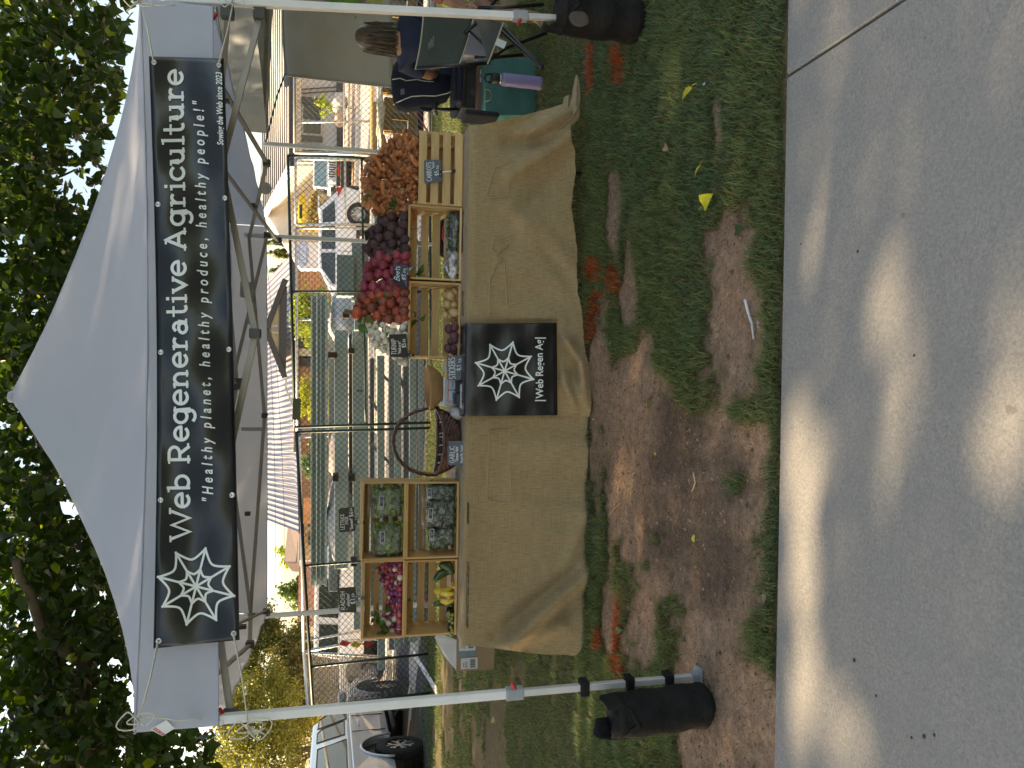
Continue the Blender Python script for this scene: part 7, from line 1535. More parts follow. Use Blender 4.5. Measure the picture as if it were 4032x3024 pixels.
heap([(1605, 1006), (1530, 1000), (1470, 1005), (1452, 1040), (1445, 1075), (1440, 1110), (1425, 1135), (1420, 1150), (1470, 1160), (1540, 1140), (1605, 1140)], 29, .030, brd, 6, 'magenta red beet in the middle of the beet heap', 'beet', 'beet', 'magenta beets in the heap', 4.46, .12, 1605, tail=.05)
heap([(1605, 1145), (1540, 1148), (1480, 1160), (1425, 1165), (1400, 1180), (1405, 1215), (1420, 1245), (1452, 1262), (1500, 1255), (1545, 1262), (1605, 1255)], 29, .030, bor, 7, 'orange red beet in the heap above the potatoes', 'beet', 'beet', 'orange beets in the heap', 4.46, .12, 1605, tail=.05)
bigb = bulbmesh(99, .040, name='beet'); bigb[0].materials.append(bor[0]); bigb[1].materials.append(rootm); bigb[2].materials.append(dirtm)
o = place(bigb[0], bigb[1], W(1407, 1234, 4.56), (.15, .1, 1), 0, 'largest orange red beet crowning the heap with brown cut stem', 'beet', 'beet', 'orange beets in the heap', 1, 'root_tail')
MB().tube([(0, 0, .035), (0, 0, .075)], [.014, .012], 8).obj('stem_stub', M('stem_brown', (.14, .09, .06), rough=.8), o)
tw = [M('turnip_white', (.62, .58, .48), (.74, .71, .62), scale=14, rough=.35, rnd=.05, coat=.15)]
heap([(1605, 1258), (1560, 1262), (1590, 1310), (1560, 1300), (1530, 1290), (1500, 1270), (1455, 1275), (1447, 1300), (1462, 1345), (1505, 1375), (1545, 1400), (1575, 1425), (1592, 1432), (1602, 1415)], 22, .0205, tw, 8, 'small round white turnip in the heap behind the TURNIP card', 'turnip', 'turnip', 'white turnips in the heap', 4.46, .12, 1605, tail=.03, hair=False, tailm=M('turnip_root', (.5, .45, .33), rough=.6), layers=((0, 1.0), (.035, 1.1), (.08, 1.1)))
# supporting greens inside the heaps
def leafy(p, n, s, seed, label, grp=None, cat='greens', mat=lf1, nm='beet_leaf'):
    r = random.Random(seed)
    for i in range(n):
        mb = leafmesh(nm, s, s*.6, .8); o = mb.obj(nm, mat, smooth=True); o.location = Vector(p)+Vector((r.uniform(-.03, .03), r.uniform(-.02, .02), r.uniform(-.02, .02))); o.rotation_euler = (r.uniform(-.6, 1.6), r.uniform(-.8, .8), r.uniform(0, 6.28)); tag(o, label, cat, grp)
leafy(W(1500, 1152, 4.40), 2, .06, 1, 'green beet leaf between the magenta and orange beets', 'beet leaves mid heap'); leafy(W(1420, 1275, 4.5), 3, .08, 2, 'green leaf hanging under the largest beet', 'leaves under the largest beet'); leafy(W(1520, 1315, 4.40), 3, .04, 3, 'small green leaf among the turnips', 'leaves among the turnips')
leafy(W(1640, 1250, 4.56), 3, .07, 4, 'green leaf hanging behind the potato crate slats', 'leaves behind the potato crate'); leafy(W(1660, 1080, 4.60), 3, .06, 5, 'yellow green leaf behind the beet crate slats', 'leaves behind the beet crate'); leafy(W(1455, 930, 4.55), 4, .06, 6, 'dark leaf stub on top of the dark beets', 'leaf stubs on the dark beets', mat=M('dark_leaf', (.02, .03, .012), rough=.6))
# potatoes
def potatomesh(k, L, Rr, nm):
    mb = MB().lathe([(math.sin(math.pi*i/10)*Rr, -math.cos(math.pi*i/10)*L/2) for i in range(11)], 14); mb.v = [tuple(Vector(v)*(1+.10*noise.noise(Vector(v)*18+Vector((k*3, 0, 0))))) for v in mb.v]; return mb.mesh(nm, True)
pm1 = M('potato_skin', (.42, .29, .12), (.54, .39, .19), scale=25, rough=.5, bmp=.3, bscale=60, bdist=.002, rnd=.08); pm2 = M('potato_purple', (.07, .025, .035), (.14, .055, .065), scale=25, rough=.6, bmp=.4, bscale=60, bdist=.002, rnd=.2)
for i, (x, y, L, Rr, a, lb) in enumerate(((1772, 1165, .065, .027, .2, 'yellow potato upper middle of the pale pile'), (1787, 1148, .05, .024, 1.2, 'yellow potato nearest the crate end wall'), (1755, 1163, .055, .022, .6, 'yellow potato behind at the top of the pale pile'), (1760, 1198, .05, .024, .3, 'yellow potato in the second row from the wall'), (1784, 1200, .055, .025, 1.0, 'yellow potato low in the middle of the pale pile'), (1748, 1222, .05, .021, .5, 'small yellow potato on top of the pale pile'), (1786, 1232, .068, .027, 1.3, 'large smooth yellow potato at the front of the pile'), (1768, 1245, .05, .023, .8, 'yellow potato with scab behind the large smooth one'), (1790, 1258, .045, .019, 1.4, 'small yellow potato next to the purple ones'), (1752, 1240, .045, .02, .1, 'small spotted yellow potato at the top edge'))):
    me = potatomesh(i, L, Rr, 'potato'); me.materials.append(pm1); place(me, None, W(x, y, 4.50+.02*(i % 3)), (math.cos(a), .3, math.sin(a)), 0, lb, 'potato', 'potato', 'yellow potatoes in the crate', zmin=aT.z+.032)
for i, (x, y, L, Rr, lb) in enumerate(((1790, 1287, .055, .026, 'purple potato nearest the yellow ones'), (1768, 1295, .06, .026, 'dark purple potato at the back beside the yellow ones'), (1788, 1322, .055, .028, 'reddish purple potato in the middle front'), (1775, 1345, .045, .021, 'small purple potato in the middle back'), (1808, 1340, .05, .023, 'dusty purple potato low at the crate lip'), (1765, 1372, .06, .026, 'deep red purple potato at the far end of the pile'), (1785, 1372, .05, .022, 'purple potato between the two end ones'), (1803, 1382, .055, .025, 'dusty grey purple potato at the crate corner'))):
    me = potatomesh(i+20, L, Rr, 'potato'); me.materials.append(pm2); place(me, None, W(x, y, 4.46+.02*(i % 2)), (1, .2, .2*i), 0, lb, 'potato', 'potato', 'purple potatoes in the crate', zmin=aT.z+.03)
# squash and cucumbers
zm = M('zucchini_dark', (.008, .016, .005), (.018, .034, .008), scale=30, rough=.22, coat=.4); cm_ = M('cucumber_green', (.022, .05, .012), (.045, .085, .02), scale=50, rough=.3, coat=.3); sq = M('squash_yellow', (.62, .40, .03), (.72, .50, .06), scale=12, rough=.3, coat=.3); endm = M('stem_pale', (.25, .26, .08), rough=.6)
def gourd(p, d, L, R0, R1, mat, label, nm, cat, grp, bend=.15):
    d = Vector(d).normalized(); s = d.orthogonal().normalized(); pts = []; rad = []
    for i in range(13):
        f = i/12; pts.append(d*(f-.5)*L+s*bend*L*math.sin(math.pi*f)); rr_ = R0+(R1-R0)*f; rad.append(max(.0035, rr_*(math.sin(math.pi*min(1, max(0, f*.94+.03)))**.38)))
    o = MB().tube(pts, rad, 14).obj(nm, mat, smooth=True); p.z = max(p.z, aLL.z+.012+abs(d.z)*L*.42+R0*.6); o.location = p; tag(o, label, cat, grp); MB().tube([pts[-1], Vector(pts[-1])+d*.012], [R1*.5, R1*.42], 8).obj('stem_end', endm, o, True); return o
G1 = 'cucumbers in the lower outer crate'; G2 = 'yellow squash in the lower outer crate'
gourd(W(1795, 2222, 4.52), (.2, .5, .3), .10, .026, .028, cm_, 'thick green cucumber by the inner wall of the squash crate', 'cucumber', 'cucumber', G1); gourd(W(1808, 2240, 4.48), (.6, .1, .9), .10, .024, .024, cm_, 'green cucumber leaning in the front inner corner', 'cucumber', 'cucumber', G1)
gourd(W(1785, 2265, 4.50), (-.35, -.1, .8), .12, .025, .027, cm_, 'dark striped cucumber leaning over the squash', 'cucumber', 'cucumber', G1); gourd(W(1780, 2382, 4.47), (.12, 0, 1), .12, .02, .022, cm_, 'upright cucumber between the squash and the dark zucchini', 'cucumber', 'cucumber', G1)
gourd(W(1773, 2318, 4.50), (.15, -.1, -.9), .11, .026, .017, sq, 'largest yellow squash leaning in the middle', 'squash', 'squash', G2); gourd(W(1812, 2300, 4.47), (.1, -1, .1), .07, .018, .016, sq, 'small yellow squash end on beside the large one', 'squash', 'squash', G2)
gourd(W(1800, 2330, 4.47), (-.1, -.3, -.8), .085, .021, .015, sq, 'middle yellow squash below the largest', 'squash', 'squash', G2); gourd(W(1805, 2360, 4.46), (.0, -.1, -1), .08, .018, .014, sq, 'lowest yellow squash next to the upright cucumber', 'squash', 'squash', G2)
zz = [(1766, 2395), (1790, 2400), (1812, 2405), (1775, 2420), (1798, 2425), (1818, 2432), (1770, 2440), (1792, 2448), (1815, 2458), (1790, 2470), (1822, 2478)]
for i, (x, y) in enumerate(zz): gourd(W(x, y, 4.50), (random.uniform(-.3, .3), -1, random.uniform(-.1, .3)), .10, .020, .021, zm, 'dark glossy zucchini end on in the pile', 'zucchini', 'zucchini', 'dark zucchini in the lower outer crate', .03)
# radishes
rm = [M('radish_magenta', (.30, .025, .06), (.42, .05, .10), scale=20, rough=.35, coat=.3, rnd=.12), M('radish_purple', (.15, .02, .10), (.26, .04, .16), scale=20, rough=.35, coat=.3, rnd=.2), M('radish_pink', (.42, .06, .085), (.52, .10, .12), scale=20, rough=.35, coat=.3, rnd=.1), M('radish_plum', (.22, .025, .07), (.30, .04, .09), scale=20, rough=.35, coat=.3, rnd=.2)]; rw_ = [M('radish_white', (.60, .56, .38), (.72, .69, .54), scale=14, rough=.35, coat=.3)]
rp = [(1630, 2216), (1600, 2216), (1500, 2218), (1486, 2240), (1500, 2275), (1515, 2300), (1530, 2350), (1520, 2390), (1510, 2430), (1498, 2470), (1500, 2498), (1630, 2500)]
pts_ = scatter(rp, 17.5, 4, 9000); fam = {}
for i, (x, y) in enumerate(pts_):
    m = rw_[0] if (i % 6 == 4) else rm[i % 4]; key = (i % 4, m.name)
    if key not in fam:
        me, tl, st = bulbmesh(i % 4+40, .0165, sq=.98, tail=.045, name='radish', hair=False); me.materials.append(m); tl.materials.append(M('radish_root', (.45, .2, .2), (.6, .35, .33), rough=.5)); fam[key] = (me, tl)
    me, tl = fam[key]; white_ = m is rw_[0]
    d = Vector((random.gauss(0, .7), random.gauss(.2, .7), random.gauss(.1, .6)))
    ob_ = place(me, tl, W(x, y, 4.48+.09*(1630-x)/130+random.uniform(-.008, .008)), d, 0, 'round cream white radish among the red ones' if white_ else 'red to purple round radish in the outer upper crate', 'radish', 'radish', 'white radishes in the crate' if white_ else 'red radishes in the crate', random.uniform(.8, 1.2), 'root_tail', zmin=zA+.026); RIT.append((ob_, x, y, 0))
ordinals(RIT, 'radish', 'the lettuce side', 'crate floor', 19, 1632, -1)
for o_, x, y, _ in RIT: o_['label'] = ('cream white ' if 'white' in o_['group'] else 'magenta ' if 'magenta' in o_.data.materials[0].name or 'pink' in o_.data.materials[0].name else 'purple ')+o_['label']
for i, (x, y) in enumerate(scatter(rp, 22, 9, 3000)):
    me, tl = fam[list(fam)[i % 3]]; place(me, None, W(x+6, y, 4.545+.06*(1630-x)/130), (random.gauss(0, 1), 0, 1), 0, 'red to purple radish half hidden at the back of its crate', 'radish', 'radish', 'red radishes in the crate', zmin=zA+.026)
for i, (x, y) in enumerate(((1490, 2400), (1500, 2430), (1485, 2455), (1505, 2470), (1515, 2400), (1495, 2475), (1610, 2240), (1480, 2235), (1495, 2225), (1620, 2350), (1615, 2415))):
    leafy(W(x, y, 4.50), 2 if i < 6 else 1, .055 if i < 6 else .035, i+50, 'green radish leaf in the corner of the outer upper crate' if i < 6 else 'small green radish leaf among the roots', 'radish leaves in the corner' if i < 6 else 'radish leaves among the roots', nm='radish_leaf')
# bagged greens: real leaves inside a thin clear film
film = None
def filmmat():
    m, nt, b = newmat('bag_film'); nt.nodes.remove(b); out = nt.nodes['Material Output']; tr = nt.nodes.new('ShaderNodeBsdfTransparent'); gl = nt.nodes.new('ShaderNodeBsdfGlossy'); gl.inputs['Roughness'].default_value = .16; df = nt.nodes.new('ShaderNodeBsdfDiffuse'); df.inputs[0].default_value = (.75, .78, .78, 1)
    fr_ = nt.nodes.new('ShaderNodeFresnel'); fr_.inputs[0].default_value = 1.5; nz = noisen(nt, 22, 5, .7, dist=1.5); rp_ = ramp(nt, nz, .45, .8, (.03, .03, .03), (.50, .50, .50))
    m1 = nt.nodes.new('ShaderNodeMixShader'); m2 = nt.nodes.new('ShaderNodeMixShader'); bm = nt.nodes.new('ShaderNodeBump'); bm.inputs['Strength'].default_value = .8; bm.inputs['Distance'].default_value = .01; nt.links.new(nz, bm.inputs['Height'])
    for n in (fr_, gl): nt.links.new(bm.outputs[0], n.inputs['Normal'])
    nt.links.new(rp_, m2.inputs[0]); nt.links.new(tr.outputs[0], m2.inputs[1]); nt.links.new(df.outputs[0], m2.inputs[2])
    nt.links.new(fr_.outputs[0], m1.inputs[0]); nt.links.new(m2.outputs[0], m1.inputs[1]); nt.links.new(gl.outputs[0], m1.inputs[2]); nt.links.new(m1.outputs[0], out.inputs[0]); return m
film = filmmat(); MATS['bag_film'] = film; vegleaf = Mattr('salad_leaves', rough=.4, trans=.2)
lab_d = M('label_navy', (.01, .012, .03), rough=.4)
def greensbag(x0, x1, ya, yb_, Y_, label, cols, seed, lx, ly, size=.045, n=420, lw=52):
    """picture box upright-top x0 .. bottom x1, left ya .. right yb"""
    a, b = W(x1, ya, Y_), W(x0, yb_, Y_); a.z = max(a.z, (p4.z if x1 < 1640 else p3.z if ya > 1300 else aB.z)+.014); t = thing('greens_bag', label, 'bag of greens', tuple(a)); w_, h = b.x-a.x, b.z-a.z; d = .085; r = np.random.default_rng(seed)
    u_ = r.uniform(.05, .95, n); v = r.uniform(.03, .80, n)**1.05; th_ = d*np.sqrt(np.clip(1-(2*u_-1)**4, 0, 1))*np.sqrt(np.clip(1-(2*v/.92-1)**6, 0, 1)); q = r.uniform(0, 1, n)**.45
    P_ = np.stack([u_*w_, .05-th_*q*.92+.0, v*h], 1)
    leafcloud('leaf_mix', P_, size, cols, t, seed, mat=vegleaf, aspect=.75, droop=-.1, flat=1.5, shape=6)
    Q = []; nu, nv = 22, 22
    for j in range(nv):
        for i in range(nu):
            s, v_ = i/(nu-1), j/(nv-1); bul = (1-(2*s-1)**4)*(1-(2*min(1, v_/.92)-1)**6)*max(0, 1-.9*max(0, v_-.72)/.28) if v_ < .92 else 0
            wr_ = .006*noise.noise(Vector((s*7+seed, v_*7, 0)))+.005*noise.noise(Vector((s*19, v_*9, seed)))
            Q.append(Vector((s*w_+.004*math.sin(v_*9+seed), .045-(d+.006)*math.sqrt(max(0, bul))+wr_, v_*h)))
    MB().grid(Q, nu, nv).obj('film_bag', film, t, True)
    lp = W(lx, ly, Y_-.035)-a; hh, ww = 17*Y_/2990, lw*Y_/2990; tl_ = Matrix.Rotation(random.uniform(-.08, .08), 3, 'Y')
    lb = MB().box((0, 0, 0), (ww, .0015, hh)).obj('label', pw, t); lb.location = lp+Vector((ww/2, -.012, -hh/2)); lb.rotation_euler = (0, random.uniform(-.07, .07), 0)
    MB().box((0, -.0012, 0), (ww*.92, .001, hh*.78)).obj('label_print', lab_d, lb)
    mb = MB(); web(mb, -ww*.33, 0, hh*.36, lambda p, q_, z=0: Vector((p, -.0022-z, q_)), .0008); mb.obj('label_emblem', ink_w, lb); put_text('Web Regenerative', lambda p, q_: Vector((p, -.0022, q_+hh*.05)), -ww*.12, ww*.34, hh*.16, ink_w, lb); put_text('Agriculture', lambda p, q_: Vector((p, -.0022, q_-hh*.22)), -ww*.02, ww*.24, hh*.16, ink_w, lb)
    return t
lett = [(.18, .32, .055), (.50, .62, .17), (.12, .035, .045)]; kale = [(.07, .15, .06), (.17, .27, .12), (.38, .45, .2)]
greensbag(1452, 1622, 2192, 2062, 4.47, 'bag of lettuce mix at the left of the inner upper crate', lett, 61, 1496, 2146)
greensbag(1450, 1622, 2040, 1912, 4.47, 'bag of lettuce mix at the right of the inner upper crate', lett, 62, 1492, 2005)
greensbag(1668, 1824, 2160, 2066, 4.47, 'bag of dark kale at the left of the kale crate', kale, 63, 1690, 2128, n=380, lw=46)
greensbag(1664, 1826, 2082, 1966, 4.45, 'bag of curly kale in the middle of the kale crate', [(.05, .10, .035), (.14, .22, .09), (.4, .45, .2)], 64, 1685, 2053)
greensbag(1662, 1818, 1975, 1903, 4.47, 'narrow bag of kale at the right of the kale crate', kale, 65, 1680, 1963, n=300, lw=40)
# foil and clear bag in the beet crate, red item behind
foil = M('foil_bag', (.45, .46, .48), (.7, .71, .73), scale=14, rough=.2, metal=.75, bmp=1, bscale=22, bdist=.03)
o = greensbag(1755, 1802, 1000, 835, 4.52, 'clear bag of dark greens lying in the beet crate', kale, 66, 1790, 1078, n=260, lw=30); 
lumpy('foil_bag', W(1782, 1050, 4.50), (.085, .05, .042), foil, 'crumpled silver bag lying in the beet crate', 'bag', 4, .45, 40); lumpy('foil_bag', W(1790, 880, 4.50), (.07, .04, .03), film, 'clear crumpled bag at the inner end of the beet crate', 'bag', 6, .45, 30)
MB_r = MB().tube([W(1762, 875, 5.1), W(1752, 905, 5.1), W(1750, 935, 5.1), W(1766, 965, 5.1)], .02, 8).obj('bag_strap', M('strap_red', (.5, .01, .04), rough=.5), smooth=True); tag(MB_r, 'red strap seen through the beet crate slats', 'strap')
lumpy('duffel', W(1765, 935, 5.25), (.13, .1, .1), bagm, 'black and white bag seen behind the beet crate', 'bag', 7)
lumpy('duffel', Vector((-1.75, 7.6, .2)), (.25, .2, .22), bagm, 'black bag seen through the squash crate slats', 'bag', 9)
# ================================================================ neighbour's stall at the right
NB = [Vector((2.62, 3.75, 0)), Vector((5.6, 4.3, 0)), Vector((5.1, 7.4, 0)), Vector((2.10, 6.80, 0))]
nzb = [W(905, 20, 3.75).z]*2+[W(1048, 575, 6.8).z]*2; nzb = [1.98, 1.98, W(1050, 575, 6.8).z, W(1050, 575, 6.8).z]
nt_, no = canopy('canopy_tent', 'grey neighbouring canopy tent cut off at the right edge', NB, nzb, [z+.27 for z in nzb], (3.86, 5.56, 3.1), grey_fab, seed=4)
f_ = Vector((W(1528, 593, 6.75).x, 6.75, 0)); h_ = Vector((W(1060, 568, 6.75).x, 6.75, 2.1)); tentleg(nt_, no, f_, h_, .35)
MB().bar(Vector((2.2, 6.6, 2.12))-no, Vector((2.75, 3.9, 2.12))-no, .02, .03).obj('truss_bar', M('truss_tan', (.3, .26, .2), rough=.5), nt_); MB().bar(Vector((2.3, 6.7, 2.1))-no, Vector((5.1, 7.2, 2.1))-no, .02, .03).obj('truss_bar', MATS['truss_tan'], nt_); MB().box(Vector((2.42, 5.4, 2.08))-no, (.06, .06, .09)).obj('joint', joint_m, nt_, bevel=.005)
# hanging tan tarp banner with green print
tan_v = canvas('tan_vinyl', (.46, .44, .39), (.53, .51, .46), .14, .4); t = thing('vinyl_banner', 'tan vinyl banner with large green dot hanging behind the seated person', 'banner', tuple(W(1540, 345, 7.6))); o = t.location.copy(); P_ = []
def tv(s, f, off=0):
    x = 1125+(1545-1125)*f+0*s; y = (298+47*f)*(1-s)+(-190)*s; return W(x-12*math.sin(math.pi*s)*(1-f), y, 7.6-off+.03*math.sin(s*7+f*3)+.02*noise.noise(Vector((s*6, f*6, 0))))-o
for j in range(24):
    for i in range(30): P_.append(tv(i/29, j/23))
MB().grid(P_, 30, 24).obj('vinyl_sheet', tan_v, t, True, solid=.002); MB().tube([tv(i/20, 0) for i in range(21)], .008, 6).obj('hem', tan_v, t, True); MB().tube([tv(0, i/20) for i in range(21)], .006, 6).obj('hem', tan_v, t, True)
def tvp(x, y, off=.004): return W(x, y, 7.6-.06-off)-o
gd = M('print_green', (.10, .26, .015), (.13, .31, .02), rough=.5); yg2 = M('print_yellowgreen', (.32, .36, .03), rough=.5)
for (cx, cy, rx, ry, m_) in ((1355, -58, 92, 82, gd), (1455, 12, 11, 13, yg2), (1480, -2, 14, 16, yg2), (1500, 2, 8, 9, yg2)):
    MB().add([tvp(cx+rx*math.cos(a), cy+ry*math.sin(a)) for a in [i*math.pi/16 for i in range(32)]], [tuple(range(32))]).obj('print_dot', m_, t)
for (cx, cy) in ((1430, 22), (1417, 28), (1400, 67), (1403, 30)): MB().add([tvp(cx+a, cy+b, .005) for a, b in ((-5, -4), (5, -5), (5, 4), (-5, 5))], [(0, 1, 2, 3)]).obj('print_square', yg2, t)
tag(MB().tube([W(1122, 292, 7.5), W(1090, 380, 7.3), W(1045, 566, 6.8)], .007, 6).obj('bungee_cord', carblack), 'black cord running from the tan banner to the tent corner', 'cord'); lumpy('cord_tag', W(1128, 322, 7.45), (.06, .01, .025), M('paper_white', (.6, .6, .6)), 'pale paper tag hanging on the banner cord', 'tag', 3, .2)
tag(MB().tube([W(1635, 440, 9.5), W(1660, 480, 9.3), W(1695, 536, 9.0)], .012, 6).obj('guy_rope', M('rope_maroon', (.16, .01, .03), rough=.7)), 'maroon guy rope slanting down to the lawn by the carrots', 'rope')
# ---------------------------------------------------------------- chairs
def P3(x, y, Y_): return W(x, y, Y_)
navy = M('chair_navy', (.006, .010, .022), (.012, .018, .035), rough=.75, bmp=.3, bscale=30); pip = M('piping_white', (.62, .62, .6), rough=.7); chb = M('chair_tube', (.01, .011, .013), rough=.35)
Yc1 = 6.4
t = thing('camp_chair', 'navy padded folding chair with white piping and grey patch', 'chair', tuple(W(1990, 340, Yc1))); t.location.z = 0; o = t.location.copy()
prof = [(1541, 300), (1546, 268), (1560, 240), (1590, 228), (1640, 232), (1700, 262), (1760, 285), (1790, 300), (1790, 345), (1760, 395), (1690, 425), (1600, 437), (1570, 428), (1552, 400), (1543, 350)]
fr_ = [W(x, y, Yc1+.0+.0009*(1790-x)/1)-o for x, y in prof]; n = len(fr_); cc = sum(fr_, Vector())/n
mb = MB(); ring2 = [cc+(p-cc)*.86+Vector((0, -.035, 0)) for p in fr_]; mb.add(fr_+ring2+[cc+Vector((0, -.02, 0))]+[p+Vector((0, .04, 0)) for p in fr_], [(i, (i+1) % n, n+(i+1) % n, n+i) for i in range(n)]+[(n+i, n+(i+1) % n, 2*n) for i in range(n)]+[(i, 2*n+1+i, 2*n+1+(i+1) % n, (i+1) % n) for i in range(n)]+[tuple(2*n+1+i for i in range(n))])
mb.obj('backrest', navy, t, True)
for pts in (((1545, 313), (1575, 308), (1600, 318), (1640, 313), (1675, 320), (1708, 321)), ((1560, 405), (1590, 392), (1620, 380), (1660, 377), (1715, 378), (1760, 368), (1782, 358))):
    MB().tube([W(x, y, Yc1-.055+.0009*(1790-x))-o for x, y in pts], .0042, 6).obj('piping', pip, t, True)
q = [W(x, y, Yc1-.05)-o for x, y in ((1576, 372), (1578, 350), (1592, 349), (1593, 371))]; MB().add(q+[p+Vector((0, .01, 0)) for p in q], [(0, 1, 2, 3), (4, 5, 6, 7)]).obj('maker_patch', M('patch_grey', (.10, .11, .13), (.2, .21, .23), scale=60), t)
MB().box((W(1800, 335, Yc1-.2)-o), (.42, .42, .06)).obj('seat', navy, t, bevel=.02)
for s, y_ in ((-1, 430), (1, 255)):
    MB().tube([W(1715, y_-15*s, Yc1-.02)-o, W(1712, y_-10, Yc1-.40)-o], .022, 8).obj('armrest', chb, t, True)
    MB().tube([W(1655, y_-2, Yc1+.05)-o, W(1800, y_+5, Yc1-.1)-o, W(2005, y_+10, Yc1-.35)-o], .013, 8).obj('leg', chb, t, True); MB().tube([W(1715, y_, Yc1-.38)-o, W(1820, y_, Yc1-.2)-o, W(1990, y_, Yc1+.15)-o], .013, 8).obj('leg', chb, t, True)
MB().tube([W(1660, 432, Yc1-.05)-o, W(1700, 436, Yc1-.06)-o, W(1722, 405, Yc1-.2)-o], .014, 8).obj('frame_tube', chb, t, True); MB().tube([W(1790, 255, Yc1-.35)-o, W(1793, 400, Yc1-.35)-o], .018, 8).obj('front_bar', navy, t, True)
# green director chair
dg_m = fabric('chair_green_canvas', (.045, .055, .045), (.075, .088, .072), threads=200); trim_c = M('binding_cream', (.42, .38, .28), rough=.8)
Yc2 = 5.3
t = thing('director_chair', 'olive canvas folding chair with cream binding beside the right tent leg', 'chair', tuple(W(2100, 170, Yc2))); t.location.z = 0; o = t.location.copy()
def sheet(nm, pts, nu=14, nv=10, sag=.03, m=dg_m):
    A, B, C_, D_ = [W(x, y, Y_)-o for x, y, Y_ in pts]; P_ = []
    for j in range(nv):
        for i in range(nu): s, v = i/(nu-1), j/(nv-1); P_.append(A.lerp(B, s).lerp(D_.lerp(C_, s), v)+Vector((0, sag*math.sin(math.pi*s), -.01*math.sin(math.pi*s)))); 
    MB().grid(P_, nu, nv).obj(nm, m, t, True, solid=.004); return P_, nu, nv
bk_ = sheet('backrest', ((1636, 272, Yc2), (1668, 55, Yc2+.1), (1868, 55, Yc2+.1), (1808, 256, Yc2)))
MB().tube(bk_[0][:14], .006, 6).obj('binding', trim_c, t, True); MB().tube(bk_[0][-14:], .006, 6).obj('binding', trim_c, t, True)
st_ = sheet('seat', ((1870, 60, Yc2+.05), (1878, 60, Yc2-.3), (1980, 92, Yc2-.42), (1922, 252, Yc2-.3)), sag=.0); MB().tube([W(1982, 90, Yc2-.42)-o, W(1945, 190, Yc2-.38)-o, W(1920, 252, Yc2-.3)-o], .006, 6).obj('binding', trim_c, t, True)
for a, b, c in (((1640, 268, Yc2), (1830, 255, Yc2), (1930, 248, Yc2)), ((1870, 225, Yc2-.05), (1925, 228, Yc2-.1), (2060, 215, Yc2-.1)), ((1930, 235, Yc2-.3), (1990, 190, Yc2-.2), (2150, 130, Yc2-.1)), ((1950, 100, Yc2-.2), (2060, 200, Yc2-.35), (2134, 268, Yc2-.5)), ((1970, 95, Yc2-.2), (2075, 205, Yc2-.33), (2136, 262, Yc2-.48)), ((1830, 130, Yc2), (1900, 70, Yc2+.05), (1960, -10, Yc2+.1)), ((1850, 120, Yc2), (1920, 190, Yc2), (1960, 230, Yc2)), ((1880, 30, Yc2-.3), (2000, 28, Yc2-.3), (2140, 18, Yc2-.35))):
    MB().tube([W(*a)-o, W(*b)-o, W(*c)-o], .012, 8).obj('leg', chb, t, True)
q = [W(x, y, Yc2-.43)-o for x, y in ((1958, 150), (1948, 176), (1985, 192), (1995, 165))]; MB().add(q, [(0, 1, 2, 3)]).obj('care_tag', pw, t, solid=.001)
for k in range(3): MB().bar(W(1688+8*k, 195-k*6, Yc2-.006)-o, W(1690+8*k, 165-k*10, Yc2-.006)-o, .006, .003).obj('embroidery', M('thread_pale', (.3, .32, .3)), t)
# white folding thing and black storage crate, cooler bag, paper bag, bottle
boxt('side_table', W(1870, 170, 6.0), (.34, .3, .26), M('plastic_lilac', (.32, .33, .42), (.38, .39, .48), rough=.4), 'pale lilac plastic box behind the olive chair', 'box', .02)
t = thing('storage_box', 'black plastic storage box with printed panel under the navy chair', 'box', tuple(W(1890, 430, 6.0))); o = t.location.copy(); a, b = W(1890, 430, 6.0)-o, W(1822, 250, 6.0)-o
MB().box(((a.x+b.x)/2, .14, (a.z+b.z)/2), (b.x-a.x, .28, b.z-a.z)).obj('box_shell', M('box_charcoal', (.018, .018, .017), rough=.6), t, bevel=.01); MB().box(((a.x+b.x)/2, -.01, b.z-.012), (b.x-a.x+.02, .03, .022)).obj('lid', carblack, t, bevel=.004)
for k in range(7): MB().box((.05+.0*k, -.003, .03+.013*k), (.06-.004*(k % 3), .001, .003)).obj('print_line', M('print_faint', (.05, .05, .05)), t)
q = MB().prism([(.1, .03), (.16, .03), (.15, .08), (.11, .08)], -.004, -.001).obj('print_symbol', MATS['print_faint'], t)
teal = M('cooler_teal', (.035, .15, .135), (.05, .19, .17), scale=4, rough=.6, bmp=.3, bscale=6, bdist=.04)
yb3 = 5.7; t = thing('tote_bag', 'teal reusable tote bag standing on the grass', 'bag', tuple(W(2070, 430, yb3))); t.location.z = 0; o = t.location.copy()
c4 = [(2062, 446), (2062, 226), (1912, 226), (1912, 452)]; f4 = [W(x, y, yb3)-o for x, y in c4]; f4[0].z = f4[1].z = .0; bk4 = [p+Vector((.02, .30, .0)) for p in f4]
mb = MB(); P_ = []
for j in range(12):
    for i in range(14): s, v = i/13, j/11; P_.append(f4[0].lerp(f4[1], s).lerp(f4[3].lerp(f4[2], s), v)+Vector((0, -.02*math.sin(math.pi*s)*math.sin(math.pi*v)+.012*noise.noise(Vector((s*5, v*4, 1))), 0)))
MB().grid(P_, 14, 12).obj('front_panel', teal, t, True)
for (i, j) in ((1, 2), (3, 0)): MB().add([f4[i], bk4[i], bk4[j], f4[j]], [(0, 1, 2, 3)]).obj('side_panel', teal, t, solid=.006)
MB().add(bk4, [(0, 1, 2, 3)]).obj('back_panel', teal, t, solid=.006); MB().add([f4[3], f4[2], bk4[2]+Vector((0, 0, -.01)), bk4[3]], [(0, 1, 2, 3)]).obj('top_flap', teal, t, solid=.004)
